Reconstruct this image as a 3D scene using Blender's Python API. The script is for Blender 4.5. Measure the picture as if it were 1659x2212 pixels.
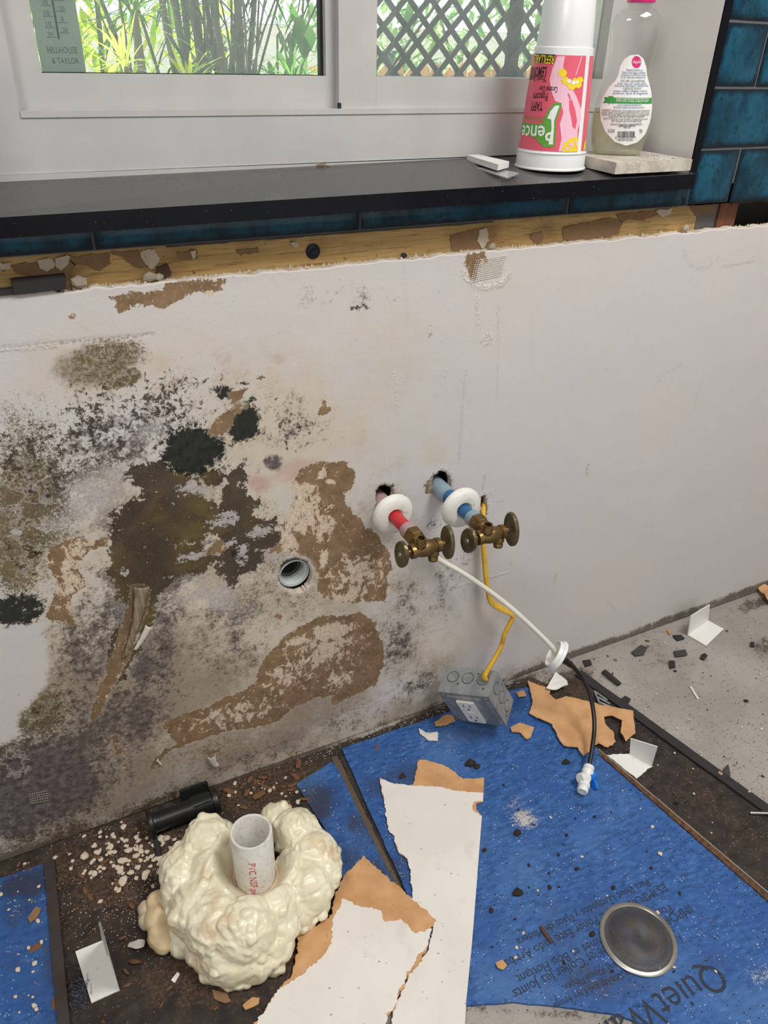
import bpy, bmesh, math, random
import numpy as np
from mathutils import Vector, Matrix, noise as mnoise
from mathutils.geometry import tessellate_polygon

for o in list(bpy.data.objects):
    bpy.data.objects.remove(o)
SC = bpy.context.scene
COL = SC.collection
R = math.radians
rnd = random.Random(7)

# ------------------------------------------------------------------ camera
# x runs along the window wall, y into the wall (its face is y = 0), z up, metres
FPX, CX, CY = 1661.0, 829.5, 1106.0
CAM = np.array([0.0, -0.93, 1.116])
ROT = np.array([[0.89610817, -0.21169198, 0.39009827],     # rows: world x, y, z in camera (right, down, forward)
                [-0.44319243, -0.47409303, 0.76079976],
                [0.02388766, -0.85464748, -0.51865892]])
cd = bpy.data.cameras.new('camera')
cam = bpy.data.objects.new('camera', cd)
COL.objects.link(cam)
cd.sensor_fit = 'VERTICAL'
cd.sensor_height = 24.0
cd.sensor_width = 18.0
cd.lens = 24.0 * FPX / 2212.0
cd.clip_start = 0.02
cd.clip_end = 200
m4 = Matrix.Identity(4)
for i in range(3):
    m4[i][0] = ROT[i][0]
    m4[i][1] = -ROT[i][1]
    m4[i][2] = -ROT[i][2]
    m4[i][3] = CAM[i]
cam.matrix_world = m4
SC.camera = cam

# ------------------------------------------------------------------ world, sun, room lamps, exposure
SC.view_settings.view_transform = 'Standard'
SC.view_settings.look = 'None'
SC.view_settings.exposure = 0.0
SC.view_settings.gamma = 1.0
SC.view_settings.use_curve_mapping = False
wd = bpy.data.worlds.new('sky')
SC.world = wd
wd.use_nodes = True
wn = wd.node_tree
sky = wn.nodes.new('ShaderNodeTexSky')
sky.sky_type = 'HOSEK_WILKIE'
sky.turbidity = 5.0
sky.ground_albedo = 0.4
sky.sun_direction = (0.30, 0.42, 0.86)
wn.links.new(sky.outputs[0], wn.nodes['Background'].inputs['Color'])
wn.nodes['Background'].inputs['Strength'].default_value = 5.0


def lamp(name, kind, loc, target, energy, color=(1, 1, 1), sx=1.0, sy=1.0):
    ld = bpy.data.lights.new(name, kind)
    ld.energy = energy
    ld.color = color
    if kind == 'AREA':
        ld.shape = 'RECTANGLE'
        ld.size, ld.size_y = sx, sy
    o = bpy.data.objects.new(name, ld)
    COL.objects.link(o)
    o.location = loc
    d = Vector(target) - Vector(loc)
    o.rotation_euler = d.to_track_quat('-Z', 'Y').to_euler()
    return o


sun = lamp('sun', 'SUN', (1, 6, 8), (1 - 0.30, 6 - 0.42, 8 - 0.86), 26.0, (1, 0.95, 0.86))
sun.data.angle = R(0.6)
# unseen daylight fill added behind the photographer, then the ceiling lamp
lamp('rear_daylight_fill', 'AREA', (0.9, -3.0, 1.25), (0.5, 0, 0.75), 11, (0.95, 0.98, 1.0), 2.4, 2.0)
lamp('ceiling_area_light', 'AREA', (1.05, -1.0, 2.40), (0.9, -0.8, 0.0), 37, (1.0, 0.985, 0.965), 0.9, 0.5)
lamp('ceiling_area_light', 'AREA', (-0.75, -1.15, 2.40), (-0.2, -0.5, 0.4), 21, (1.0, 0.985, 0.965), 0.6, 0.4)  # second light added to brighten the recess side and left wall

# ------------------------------------------------------------------ survey helpers: rays of the photograph met with real planes


def ray(px, py):
    d = ROT @ np.array([px - CX, py - CY, FPX])
    return d / np.linalg.norm(d)


def hit(px, py, axis, val):
    r = ray(px, py)
    t = (val - CAM[axis]) / r[axis]
    return Vector(CAM + r * t)


def WL(px, py, y=0.0):
    return hit(px, py, 1, y)


def FL(px, py, z=0.0):
    return hit(px, py, 2, z)


def PX(px, py, x):
    return hit(px, py, 0, x)


def camdir(v):                       # a direction given right / down / forward -> world
    return Vector(ROT @ np.array(v, float))


# ------------------------------------------------------------------ mesh helpers
def link(name, me, mat=None, parent=None, label=None, cat=None, group=None, kind=None):
    o = bpy.data.objects.new(name, me)
    COL.objects.link(o)
    if mat is not None and me is not None and len(me.materials) == 0:
        me.materials.append(mat)
    if parent is not None:
        o.parent = parent
    for k, v in (('label', label), ('category', cat), ('group', group), ('kind', kind)):
        if v:
            o[k] = v
    return o


def empty(name, loc, label, cat, group=None):
    o = link(name, None, None, None, label, cat, group)
    o.location = loc
    o.empty_display_size = 0.02
    return o


def mesh(name, verts, faces, smooth=False):
    me = bpy.data.meshes.new(name)
    me.from_pydata([tuple(v) for v in verts], [], faces)
    me.validate()
    if smooth:
        me.polygons.foreach_set('use_smooth', [True] * len(me.polygons))
    me.update()
    return me


def bm_mesh(name, bm, smooth=False, bevel=0.0, seg=2, angle=35):
    if bevel:
        es = [e for e in bm.edges if len(e.link_faces) == 2 and e.calc_face_angle(0) > R(angle)]
        bmesh.ops.bevel(bm, geom=es, offset=bevel, segments=seg, affect='EDGES', profile=0.5, clamp_overlap=True)
    bmesh.ops.recalc_face_normals(bm, faces=bm.faces)
    me = bpy.data.meshes.new(name)
    bm.to_mesh(me)
    bm.free()
    if smooth:
        me.polygons.foreach_set('use_smooth', [True] * len(me.polygons))
        me.set_sharp_from_angle(angle=R(40))
    me.update()
    return me


def box(bm, x0, x1, y0, y1, z0, z1, mtx=None):
    vs = [bm.verts.new((x, y, z)) for z in (z0, z1) for y in (y0, y1) for x in (x0, x1)]
    if mtx is not None:
        for v in vs:
            v.co = mtx @ v.co
    for f in ((0, 2, 3, 1), (4, 5, 7, 6), (0, 1, 5, 4), (1, 3, 7, 5), (3, 2, 6, 7), (2, 0, 4, 6)):
        bm.faces.new([vs[i] for i in f])
    return vs


def bx(name, x0, x1, y0, y1, z0, z1, mat, parent=None, bevel=0.0, mtx=None, seg=2, **kw):
    bm = bmesh.new()
    box(bm, x0, x1, y0, y1, z0, z1, mtx)
    return link(name, bm_mesh(name, bm, smooth=bevel > 0, bevel=bevel, seg=seg), mat, parent, **kw)


def frame_of(axis, up=(0, 0, 1)):
    a = Vector(axis).normalized()
    u = Vector(up)
    if abs(a.dot(u)) > 0.97:
        u = Vector((1, 0, 0))
    s = u.cross(a).normalized()
    return s, a.cross(s).normalized(), a


def lathe_bm(bm, prof, origin=(0, 0, 0), axis=(0, 0, 1), n=32, sx=1.0, sy=1.0, up=(0, 0, 1)):
    """prof: (radius, height) along axis; radius 0 closes to a point"""
    s, t, a = frame_of(axis, up)
    origin = Vector(origin)
    rings = []
    for r, h in prof:
        if r <= 1e-7:
            rings.append([bm.verts.new(origin + a * h)])
        else:
            rings.append([bm.verts.new(origin + a * h + s * (r * sx * math.cos(2 * math.pi * i / n)) + t * (r * sy * math.sin(2 * math.pi * i / n))) for i in range(n)])
    for A, B in zip(rings, rings[1:]):
        if len(A) == 1 and len(B) == 1:
            continue
        for i in range(n):
            j = (i + 1) % n
            if len(A) == 1:
                bm.faces.new((A[0], B[i], B[j]))
            elif len(B) == 1:
                bm.faces.new((A[i], A[j], B[0]))
            else:
                bm.faces.new((A[i], A[j], B[j], B[i]))
    return rings


def lathe(name, prof, mat, parent=None, origin=(0, 0, 0), axis=(0, 0, 1), n=32, sx=1.0, sy=1.0, up=(0, 0, 1), **kw):
    bm = bmesh.new()
    lathe_bm(bm, prof, origin, axis, n, sx, sy, up)
    return link(name, bm_mesh(name, bm, smooth=True), mat, parent, **kw)


def smooth_path(pts, sub=6):
    pts = [Vector(p) for p in pts]
    out = []
    for i in range(len(pts) - 1):
        p0 = pts[max(i - 1, 0)]
        p1, p2 = pts[i], pts[i + 1]
        p3 = pts[min(i + 2, len(pts) - 1)]
        for k in range(sub):
            t = k / sub
            out.append(0.5 * ((2 * p1) + (p2 - p0) * t + (2 * p0 - 5 * p1 + 4 * p2 - p3) * t * t + (3 * p1 - p0 - 3 * p2 + p3) * t ** 3))
    out.append(pts[-1])
    return out


def tube_bm(bm, pts, rad, n=12, flat=1.0, up=(0, 0, 1), cap=True):
    pts = [Vector(p) for p in pts]
    rr = rad if isinstance(rad, (list, tuple)) else [rad] * len(pts)
    rings = []
    side = None
    for i, p in enumerate(pts):
        d = (pts[min(i + 1, len(pts) - 1)] - pts[max(i - 1, 0)]).normalized()
        if side is None:
            side = frame_of(d, up)[0]
        side = (side - d * side.dot(d)).normalized()
        t = d.cross(side)
        rings.append([bm.verts.new(p + side * rr[i] * math.cos(2 * math.pi * k / n) + t * rr[i] * flat * math.sin(2 * math.pi * k / n)) for k in range(n)])
    for A, B in zip(rings, rings[1:]):
        for k in range(n):
            j = (k + 1) % n
            bm.faces.new((A[k], A[j], B[j], B[k]))
    if cap:
        bm.faces.new(rings[0][::-1])
        bm.faces.new(rings[-1])
    return rings


def tube(name, pts, rad, mat, parent=None, n=12, flat=1.0, up=(0, 0, 1), **kw):
    bm = bmesh.new()
    tube_bm(bm, pts, rad, n, flat, up)
    return link(name, bm_mesh(name, bm, smooth=True), mat, parent, **kw)


def rough_poly(pts, amp=0.002, step=0.004, seed=0, straight=()):
    """a torn outline: resample and jitter sideways with fractal noise"""
    pts = [Vector((p[0], p[1])) for p in pts]
    out = []
    n = len(pts)
    for i in range(n):
        a, b = pts[i], pts[(i + 1) % n]
        L = (b - a).length
        k = max(1, int(L / step))
        nrm = Vector((-(b - a).y, (b - a).x)).normalized() if L > 1e-9 else Vector((0, 0))
        for j in range(k):
            p = a.lerp(b, j / k)
            q = Vector((p.x * 90 + seed * 7.1, p.y * 90, seed * 3.3))
            d = mnoise.noise(q) + 0.6 * mnoise.noise(q * 3.1) + 0.35 * mnoise.noise(q * 7.3)
            out.append(p + nrm * d * (0.00015 if i in straight else amp))
    return out


def slab_bm(bm, outline, z0, z1, fn=None):
    """prism over a 2-D outline; fn maps (x, y, z) -> world"""
    f = fn or (lambda x, y, z: (x, y, z))
    A = [bm.verts.new(f(p[0], p[1], z0)) for p in outline]
    B = [bm.verts.new(f(p[0], p[1], z1)) for p in outline]
    n = len(A)
    for tri in tessellate_polygon([[Vector((p[0], p[1], 0)) for p in outline]]):
        if len(set(tri)) == 3:
            bm.faces.new([B[i] for i in tri])
            bm.faces.new([A[i] for i in reversed(tri)])
    for i in range(n):
        j = (i + 1) % n
        bm.faces.new((A[i], A[j], B[j], B[i]))


def slab(name, outline, z0, z1, mat, parent=None, fn=None, **kw):
    bm = bmesh.new()
    slab_bm(bm, outline, z0, z1, fn)
    return link(name, bm_mesh(name, bm), mat, parent, **kw)


# ------------------------------------------------------------------ node helper
class NT:
    def __init__(self, name):
        self.mat = bpy.data.materials.new(name)
        self.mat.use_nodes = True
        self.t = self.mat.node_tree
        self.t.nodes.clear()
        self.out = self.t.nodes.new('ShaderNodeOutputMaterial')
        self._co = None

    def n(self, kind, **kw):
        nd = self.t.nodes.new(kind)
        for k, v in kw.items():
            setattr(nd, k, v)
        return nd

    def put(self, sock, v):
        if v is None:
            return
        if hasattr(v, 'is_output'):
            self.t.links.new(v, sock)
        elif isinstance(v, (tuple, list)) and sock.type == 'RGBA' and len(v) == 3:
            sock.default_value = (*v, 1)
        else:
            sock.default_value = v

    def co(self, kind='Object'):
        if self._co is None:
            self._co = self.n('ShaderNodeTexCoord')
        return self._co.outputs[kind]

    def map(self, scale=(1, 1, 1), rot=(0, 0, 0), loc=(0, 0, 0), kind='Object'):
        m = self.n('ShaderNodeMapping')
        self.put(m.inputs['Vector'], self.co(kind))
        m.inputs['Scale'].default_value = scale
        m.inputs['Rotation'].default_value = rot
        m.inputs['Location'].default_value = loc
        return m.outputs[0]

    def noise(self, scale=5, detail=3, rough=0.55, vec=None, dist=0.0):
        nd = self.n('ShaderNodeTexNoise')
        self.put(nd.inputs['Vector'], vec if vec is not None else self.co())
        nd.inputs['Scale'].default_value = scale
        nd.inputs['Detail'].default_value = detail
        nd.inputs['Roughness'].default_value = rough
        nd.inputs['Distortion'].default_value = dist
        return nd.outputs[0]

    def voro(self, scale=5, vec=None, feature='F1', out=0, rnd_=1.0):
        nd = self.n('ShaderNodeTexVoronoi', feature=feature)
        self.put(nd.inputs['Vector'], vec if vec is not None else self.co())
        nd.inputs['Scale'].default_value = scale
        nd.inputs['Randomness'].default_value = rnd_
        return nd.outputs[out]

    def wave(self, scale=5, vec=None, dist=0, dscale=1.0, kind='BANDS', direction='X'):
        nd = self.n('ShaderNodeTexWave', wave_type=kind)
        if kind == 'BANDS':
            nd.bands_direction = direction
        self.put(nd.inputs['Vector'], vec if vec is not None else self.co())
        nd.inputs['Scale'].default_value = scale
        nd.inputs['Distortion'].default_value = dist
        nd.inputs['Detail'].default_value = 3
        nd.inputs['Detail Scale'].default_value = dscale
        return nd.outputs['Fac']

    def m(self, op, a, b=0.0, c=None, clamp=False):
        nd = self.n('ShaderNodeMath', operation=op, use_clamp=clamp)
        self.put(nd.inputs[0], a)
        self.put(nd.inputs[1], b)
        if c is not None:
            self.put(nd.inputs[2], c)
        return nd.outputs[0]

    def ss(self, v, lo, hi, a=0.0, b=1.0):
        nd = self.n('ShaderNodeMapRange', interpolation_type='SMOOTHSTEP')
        self.put(nd.inputs['Value'], v)
        self.put(nd.inputs['From Min'], lo)
        self.put(nd.inputs['From Max'], hi)
        nd.inputs['To Min'].default_value = a
        nd.inputs['To Max'].default_value = b
        return nd.outputs[0]

    def mix(self, fac, a, b, blend='MIX'):
        nd = self.n('ShaderNodeMix', data_type='RGBA', blend_type=blend)
        self.put(nd.inputs[0], fac)
        self.put(nd.inputs[6], a)
        self.put(nd.inputs[7], b)
        return nd.outputs[2]

    def attr(self, name):
        nd = self.n('ShaderNodeAttribute', attribute_name=name)
        return nd.outputs['Fac']

    def sep(self, vec=None):
        nd = self.n('ShaderNodeSeparateXYZ')
        self.put(nd.inputs[0], vec if vec is not None else self.co())
        return nd.outputs

    def bump(self, h, strength=0.3, dist=0.002, normal=None):
        nd = self.n('ShaderNodeBump')
        nd.inputs['Strength'].default_value = strength
        nd.inputs['Distance'].default_value = dist
        self.put(nd.inputs['Height'], h)
        if normal is not None:
            self.put(nd.inputs['Normal'], normal)
        return nd.outputs[0]

    def bsdf(self, color, rough=0.6, metal=0.0, normal=None, **kw):
        p = self.n('ShaderNodeBsdfPrincipled')
        self.put(p.inputs['Base Color'], color)
        self.put(p.inputs['Roughness'], rough)
        self.put(p.inputs['Metallic'], metal)
        if normal is not None:
            self.put(p.inputs['Normal'], normal)
        for k, v in kw.items():
            self.put(p.inputs[k.replace('_', ' ')], v)
        return p.outputs[0]

    def done(self, shader):
        self.t.links.new(shader, self.out.inputs[0])
        return self.mat


def srgb(r, g, b):
    return tuple(((c / 255) / 12.92 if c / 255 <= 0.04045 else ((c / 255 + 0.055) / 1.055) ** 2.4) for c in (r, g, b))


def simple(name, color, rough=0.5, metal=0.0, var=0.12, scale=30, bump=0.0, bscale=200, **kw):
    """plain painted / moulded surface with slight uneven tone and fine relief"""
    t = NT(name)
    f = t.noise(scale, 4)
    c2 = tuple(c * (1 - var) for c in color)
    c1 = tuple(min(1, c * (1 + var)) for c in color)
    nrm = t.bump(t.noise(bscale, 2), bump, 0.001) if bump else None
    return t.done(t.bsdf(t.mix(f, c2, c1), rough, metal, nrm, **kw))
# ------------------------------------------------------------------ materials of the shell
def m_plaster(name, col):
    t = NT(name)
    n1 = t.noise(6, 5)
    n2 = t.noise(220, 3)
    c = t.mix(t.ss(n1, 0.3, 0.7), tuple(k * 0.95 for k in col), col)
    return t.done(t.bsdf(c, 0.72, normal=t.bump(n2, 0.12, 0.001)))


M_PAINT = m_plaster('white_wall_paint', srgb(208, 206, 202))
M_CEIL = m_plaster('ceiling_paint', srgb(225, 223, 218))


def m_vinyl():
    t = NT('white_vinyl_frame')
    n = t.noise(9, 4)
    c = t.mix(t.ss(n, 0.35, 0.75), srgb(180, 179, 176), srgb(190, 189, 185))
    sp = t.ss(t.noise(160, 2), 0.74, 0.8)
    c = t.mix(t.m('MULTIPLY', sp, 0.35), c, srgb(140, 130, 115))
    return t.done(t.bsdf(c, 0.42))


M_VINYL = m_vinyl()


def m_sill():
    t = NT('black_stone')
    n = t.noise(14, 6, 0.6)
    n2 = t.noise(120, 4)
    c = t.mix(t.ss(n, 0.35, 0.7), srgb(10, 12, 18), srgb(17, 18, 24))
    dust = t.ss(t.m('ADD', t.m('MULTIPLY', n, 0.6), t.m('MULTIPLY', n2, 0.4)), 0.5, 0.72)
    up = t.ss(t.sep(t.n('ShaderNodeNewGeometry').outputs['Normal'])[2], 0.7, 0.95)
    c = t.mix(t.m('MULTIPLY', up, t.ss(dust, 0, 1, .55, .9)), c, srgb(92, 91, 90))  # dust on the top, with window reflection painted into the same grey
    sp = t.ss(t.noise(330, 2), 0.72, 0.77)
    c = t.mix(t.m('MULTIPLY', sp, 0.35), c, srgb(170, 168, 160))
    return t.done(t.bsdf(c, t.ss(dust, 0, 1, 0.25, 0.45), normal=t.bump(n2, 0.05, 0.001), Specular_IOR_Level=0.16))


M_SILL = m_sill()


def m_tile():
    t = NT('glazed_teal_tile')
    oi = t.n('ShaderNodeObjectInfo').outputs['Random']
    off = t.n('ShaderNodeVectorMath', operation='ADD')
    t.put(off.inputs[0], t.co())
    cmb = t.n('ShaderNodeCombineXYZ')
    t.put(cmb.inputs[0], t.m('MULTIPLY', oi, 30))
    t.put(off.inputs[1], cmb.outputs[0])
    mp = t.n('ShaderNodeMapping')
    t.put(mp.inputs[0], off.outputs[0])
    mp.inputs['Scale'].default_value = (1, 1, 0.6)
    v = mp.outputs[0]
    n1 = t.noise(18, 5, 0.6, v)
    n2 = t.noise(70, 5, 0.65, v)
    n3 = t.noise(260, 3, 0.6, v)
    c = t.mix(t.ss(n1, 0.32, 0.66), srgb(8, 40, 56), srgb(26, 82, 106))
    c = t.mix(t.ss(n2, 0.45, 0.75), c, srgb(20, 68, 80))
    pits = t.ss(t.m('ADD', n3, t.m('MULTIPLY', t.m('SUBTRACT', n2, 0.5), 0.6)), 0.62, 0.7)
    c = t.mix(t.m('MULTIPLY', pits, 0.85), c, srgb(8, 26, 36))
    # glaze thins to a dark line along the edges of each tile
    e = t.attr('edge')
    em = t.ss(t.m('ADD', e, t.m('MULTIPLY', t.m('SUBTRACT', n2, 0.5), 0.016)), 0.001, 0.010)
    c = t.mix(em, srgb(12, 30, 40), c)
    h = t.m('ADD', t.m('MULTIPLY', n1, 1.0), t.m('MULTIPLY', n2, 0.4))
    return t.done(t.bsdf(c, 0.2, normal=t.bump(h, 0.22, 0.004), Specular_IOR_Level=0.28))


M_TILE = m_tile()
M_GROUT = simple('grey_grout', srgb(92, 90, 90), 0.9, var=0.25, bump=0.4)
M_BLACKTRIM = simple('black_trim', srgb(9, 11, 18), 0.35, Specular_IOR_Level=0.15)
M_CEMENT = simple('grey_cement_board', srgb(98, 96, 95), 0.95, var=0.2, bump=0.5)
M_MEMBRANE = simple('dark_grey_membrane', srgb(62, 60, 58), 0.8, var=0.3, bump=0.4, bscale=90)
M_DARKCAV = simple('dark_sheathing', srgb(52, 44, 36), 0.9, var=0.3)


def m_pine(name, a, b, c3, axis='X'):
    t = NT(name)
    sc = (3, 40, 40) if axis == 'X' else (40, 40, 3)
    v = t.map(scale=sc)
    n1 = t.noise(2.0, 6, 0.6, v, 0.6)
    n2 = t.noise(7.0, 4, 0.6, v)
    c = t.mix(t.ss(n1, 0.3, 0.7), a, b)
    c = t.mix(t.m('MULTIPLY', t.ss(n2, 0.55, 0.75), 0.8), c, c3)
    st = t.ss(t.noise(9, 5), 0.46, 0.68)
    c = t.mix(t.m('MULTIPLY', st, 0.6), c, srgb(112, 80, 42))
    gl = t.ss(t.noise(5, 5, .7, t.map(scale=(2, 60, 60) if axis == 'X' else (60, 60, 2)), .8), .52, .66)
    c = t.mix(t.m('MULTIPLY', gl, .55), c, srgb(104, 66, 34))
    sp = t.ss(t.noise(150, 3), 0.66, 0.72)
    c = t.mix(t.m('MULTIPLY', sp, 0.8), c, srgb(50, 36, 22))
    return t.done(t.bsdf(c, 0.7, normal=t.bump(n1, 0.3, 0.002)))


M_PINE = m_pine('yellowed_pine', srgb(178, 144, 86), srgb(202, 168, 110), srgb(120, 88, 46))
M_STUD = m_pine('red_brown_stud', srgb(104, 56, 38), srgb(138, 84, 58), srgb(80, 44, 30), 'Z')
M_SCREENBLK = simple('black_gasket', srgb(22, 26, 28), 0.6)


def m_glass():
    t = NT('window_glass')
    tr = t.n('ShaderNodeBsdfTransparent')
    tr.inputs[0].default_value = (0.93, 0.97, 0.96, 1)
    gl = t.n('ShaderNodeBsdfGlossy')
    gl.inputs['Roughness'].default_value = 0.02
    fr = t.n('ShaderNodeFresnel')
    fr.inputs[0].default_value = 1.45
    mx = t.n('ShaderNodeMixShader')
    t.put(mx.inputs[0], fr.outputs[0])
    t.put(mx.inputs[1], tr.outputs[0])
    t.put(mx.inputs[2], gl.outputs[0])
    # dried water spots and dust on the pane, plus an even painted haze
    df = t.n('ShaderNodeBsdfDiffuse')
    df.inputs[0].default_value = (0.8, 0.82, 0.82, 1)
    tl = t.n('ShaderNodeBsdfTranslucent')
    tl.inputs[0].default_value = (0.8, 0.85, 0.85, 1)
    ad = t.n('ShaderNodeMixShader')
    ad.inputs[0].default_value = 0.6
    t.put(ad.inputs[1], df.outputs[0])
    t.put(ad.inputs[2], tl.outputs[0])
    sp = t.ss(t.noise(420, 2), 0.66, 0.74)
    patch = t.ss(t.noise(7, 3), 0.42, 0.66)
    fac = t.m('ADD', t.m('MULTIPLY', t.m('MULTIPLY', sp, patch), 0.35), 0.075)
    m2 = t.n('ShaderNodeMixShader')
    t.put(m2.inputs[0], fac)
    t.put(m2.inputs[1], mx.outputs[0])
    t.put(m2.inputs[2], ad.outputs[0])
    return t.done(m2.outputs[0])


M_GLASS = m_glass()


def m_insect():
    t = NT('insect_screen_mesh')
    x, y, z = t.sep()
    def bars(s):
        f = t.m('FRACT', t.m('MULTIPLY', s, 620.0))
        return t.ss(t.m('ABSOLUTE', t.m('SUBTRACT', f, 0.5)), 0.36, 0.42)
    k = t.m('MAXIMUM', bars(x), bars(z))
    df = t.n('ShaderNodeBsdfDiffuse')
    df.inputs[0].default_value = (0.6, 0.64, 0.66, 1)
    tr = t.n('ShaderNodeBsdfTransparent')
    mx = t.n('ShaderNodeMixShader')
    t.put(mx.inputs[0], t.m('MULTIPLY', k, 0.35))
    t.put(mx.inputs[1], tr.outputs[0])
    t.put(mx.inputs[2], df.outputs[0])
    return t.done(mx.outputs[0])


M_INSECT = m_insect()

# ------------------------------------------------------------------ room shell
RX0, RX1, RY0, RZ1 = -1.7, 2.7, -3.25, 2.46
WX0, WX1, WZ1 = -0.05, 0.970, 2.02          # window opening
bx('ceiling', RX0 - .1, RX1 + .1, RY0 - .1, 0.45, RZ1, RZ1 + .12, M_CEIL, kind='structure', label='white painted ceiling of the kitchen')
bx('sun_block_overhang', RX0 - .3, RX1 + .3, 0.46, 1.12, RZ1 + .02, RZ1 + .12, M_CEIL, kind='structure', label='added white overhang, out of view, blocking sun from the window')  # overhang added out of view so no sun enters the window
bx('wall_left', RX0 - .1, RX0, RY0 - .1, 0.2, 0, RZ1, M_PAINT, kind='structure', label='white painted side wall')
bx('wall_right', RX1, RX1 + .1, RY0 - .1, 0.2, 0, RZ1, M_PAINT, kind='structure', label='white painted side wall beyond the tiled wall')
bx('wall_front', RX0, RX1, RY0 - .1, RY0, 0, RZ1, M_PAINT, kind='structure', label='white painted wall behind the photographer')
# masonry of the window wall: beside, above and below the opening
bm = bmesh.new()
box(bm, RX0, WX0, 0.002, 0.2, 0.93, RZ1)
box(bm, WX1 + 0.001, RX1, 0.002, 0.2, 0.93, RZ1)
box(bm, WX0, WX1 + 0.001, 0.002, 0.2, WZ1, RZ1)
box(bm, RX0, RX1, 0.102, 0.2, -0.35, 0.93)
wall_upper = link('wall_back', bm_mesh('wall_back', bm), M_CEMENT, label='tiled upper part of the window wall on grey cement board', kind='structure')
bx('trim_1', WX1, WX1 + 0.0135, -0.0135, 0.003, 0.9445, WZ1 + .013, M_BLACKTRIM, bevel=0.0008, kind='structure', label='black metal tile edge trim beside the window recess')
bx('trim_2', WX1 - 0.0005, WX1 + 0.001, -0.011, 0.2, 0.955, WZ1, m_plaster('brightened_recess_paint', srgb(226, 224, 220)), kind='structure', label='white plastered side of the window recess')  # paint made paler than the walls to make up for weak light


# teal tiles, each its own piece
def tile(x0, x1, z0, z1, k):
    r = random.Random(k * 13 + 5)
    y0, y1 = -0.0115 + r.uniform(-.0006, .0006), 0.002
    NX, NZ = max(4, int((x1 - x0) / 0.012)), max(3, int((z1 - z0) / 0.008))
    vs, fs, ed = [], [], []
    for j in range(NZ + 1):
        for i in range(NX + 1):
            x = x0 + (x1 - x0) * i / NX
            z = z0 + (z1 - z0) * j / NZ
            e = min(x - x0, x1 - x, z - z0, z1 - z)
            wob = 0.0007 * mnoise.noise(Vector((x * 40 + k, z * 40, 1)))
            y = y0 + wob + 0.0022 * math.exp(-e / 0.0016)
            vs.append((x, y, z))
            ed.append(e)
    for j in range(NZ):
        for i in range(NX):
            a = j * (NX + 1) + i
            fs.append((a, a + 1, a + NX + 2, a + NX + 1))
    rim = [i for i in range(NX + 1)] + [j * (NX + 1) + NX for j in range(1, NZ + 1)] + [NZ * (NX + 1) + i for i in range(NX - 1, -1, -1)] + [j * (NX + 1) for j in range(NZ - 1, 0, -1)]
    b0 = len(vs)
    for q in rim:
        vs.append((vs[q][0], y1, vs[q][2]))
        ed.append(0.0)
    n = len(rim)
    for q in range(n):
        fs.append((rim[(q + 1) % n], rim[q], b0 + q, b0 + (q + 1) % n))
    me = mesh('tile', vs, fs, True)
    me.set_sharp_from_angle(angle=R(50))
    at = me.attributes.new('edge', 'FLOAT', 'POINT')
    at.data.foreach_set('value', ed)
    return link('tile', me, M_TILE, wall_upper)


k = 0
zb = 0.9165
for x0, x1 in ((-0.70, -0.2165), (-0.2135, 0.1045), (0.1075, 0.4255), (0.4285, 0.7505), (0.7535, 0.969)):
    tile(x0, x1, zb, 0.9440, k)
    k += 1
tile(0.9695, 0.9838, zb, 0.9440, k + 30)
tile(0.9845, 1.0700, zb, 0.9925, k)
tile(1.0735, 1.3900, zb - 0.0010, 0.9925, k + 1)
tile(1.3935, 1.7100, zb, 0.9925, k + 2)
k += 3
for rr, zr in enumerate((0.9962, 1.0772, 1.1582, 1.2392, 1.3202)):
    xs = (WX1 + 0.0145, 1.2300, 1.5480) if rr % 2 == 0 else (WX1 + 0.0145, 1.0700, 1.3900, 1.71)
    for a, b in zip(xs, xs[1:]):
        tile(a + 0.001, b - 0.002, zr, zr + 0.0775, k)
        k += 1
bx('grout', -0.7, 1.72, -0.0085, 0.0025, 0.9150, 0.9440, M_GROUT, wall_upper)
bx('grout', WX1 + 0.013, 1.72, -0.0085, 0.0025, 0.9150, 1.41, M_GROUT, wall_upper)
# dark lip of adhesive and profile left under the lowest tile row
bm = bmesh.new()
for a, b in ((0.185, 0.62), (1.085, 1.75)):
    xs = np.arange(a, b, 0.012)
    for x in xs:
        hh = 0.0042 + 0.0016 * mnoise.noise(Vector((x * 40, 3, 0)))
        box(bm, x, x + 0.0121, -0.006, 0.006, 0.9165 - hh, 0.9168)
link('adhesive_strip', bm_mesh('adhesive_strip', bm), M_MEMBRANE, wall_upper)


# ------------------------------------------------------------------ sill
def sill_z(x, y):
    return 0.9596 + 0.0057 * x + (y + 0.035) / 0.17 * (0.009 + 0.0041 * x)


bm = bmesh.new()
vs = box(bm, -0.07, 0.9600, -0.035, 0.20, 0, 1)
for v in vs:
    v.co.z = sill_z(v.co.x, v.co.y) - (0.0202 if v.co.z < 0.5 else 0)
sill = link('window_sill', bm_mesh('window_sill', bm, True, 0.0012), M_SILL, label='black stone window sill under the white window', kind='structure')

# ------------------------------------------------------------------ window
YF = 0.135
win = link('window_1', None, label='white vinyl sliding window over the black sill', kind='structure')
win.empty_display_size = .05


def wpart(name, x0, x1, y0, y1, z0, z1, mat=M_VINYL, bev=0.002, zfun=False, parent=win):
    bm = bmesh.new()
    vs = box(bm, x0, x1, y0, y1, z0, z1)
    if zfun:
        for v in vs:
            if v.co.z < (z0 + z1) / 2:
                v.co.z = sill_z(v.co.x, YF) + z0
    return link(name, bm_mesh(name, bm, True, bev), mat, parent)


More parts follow.
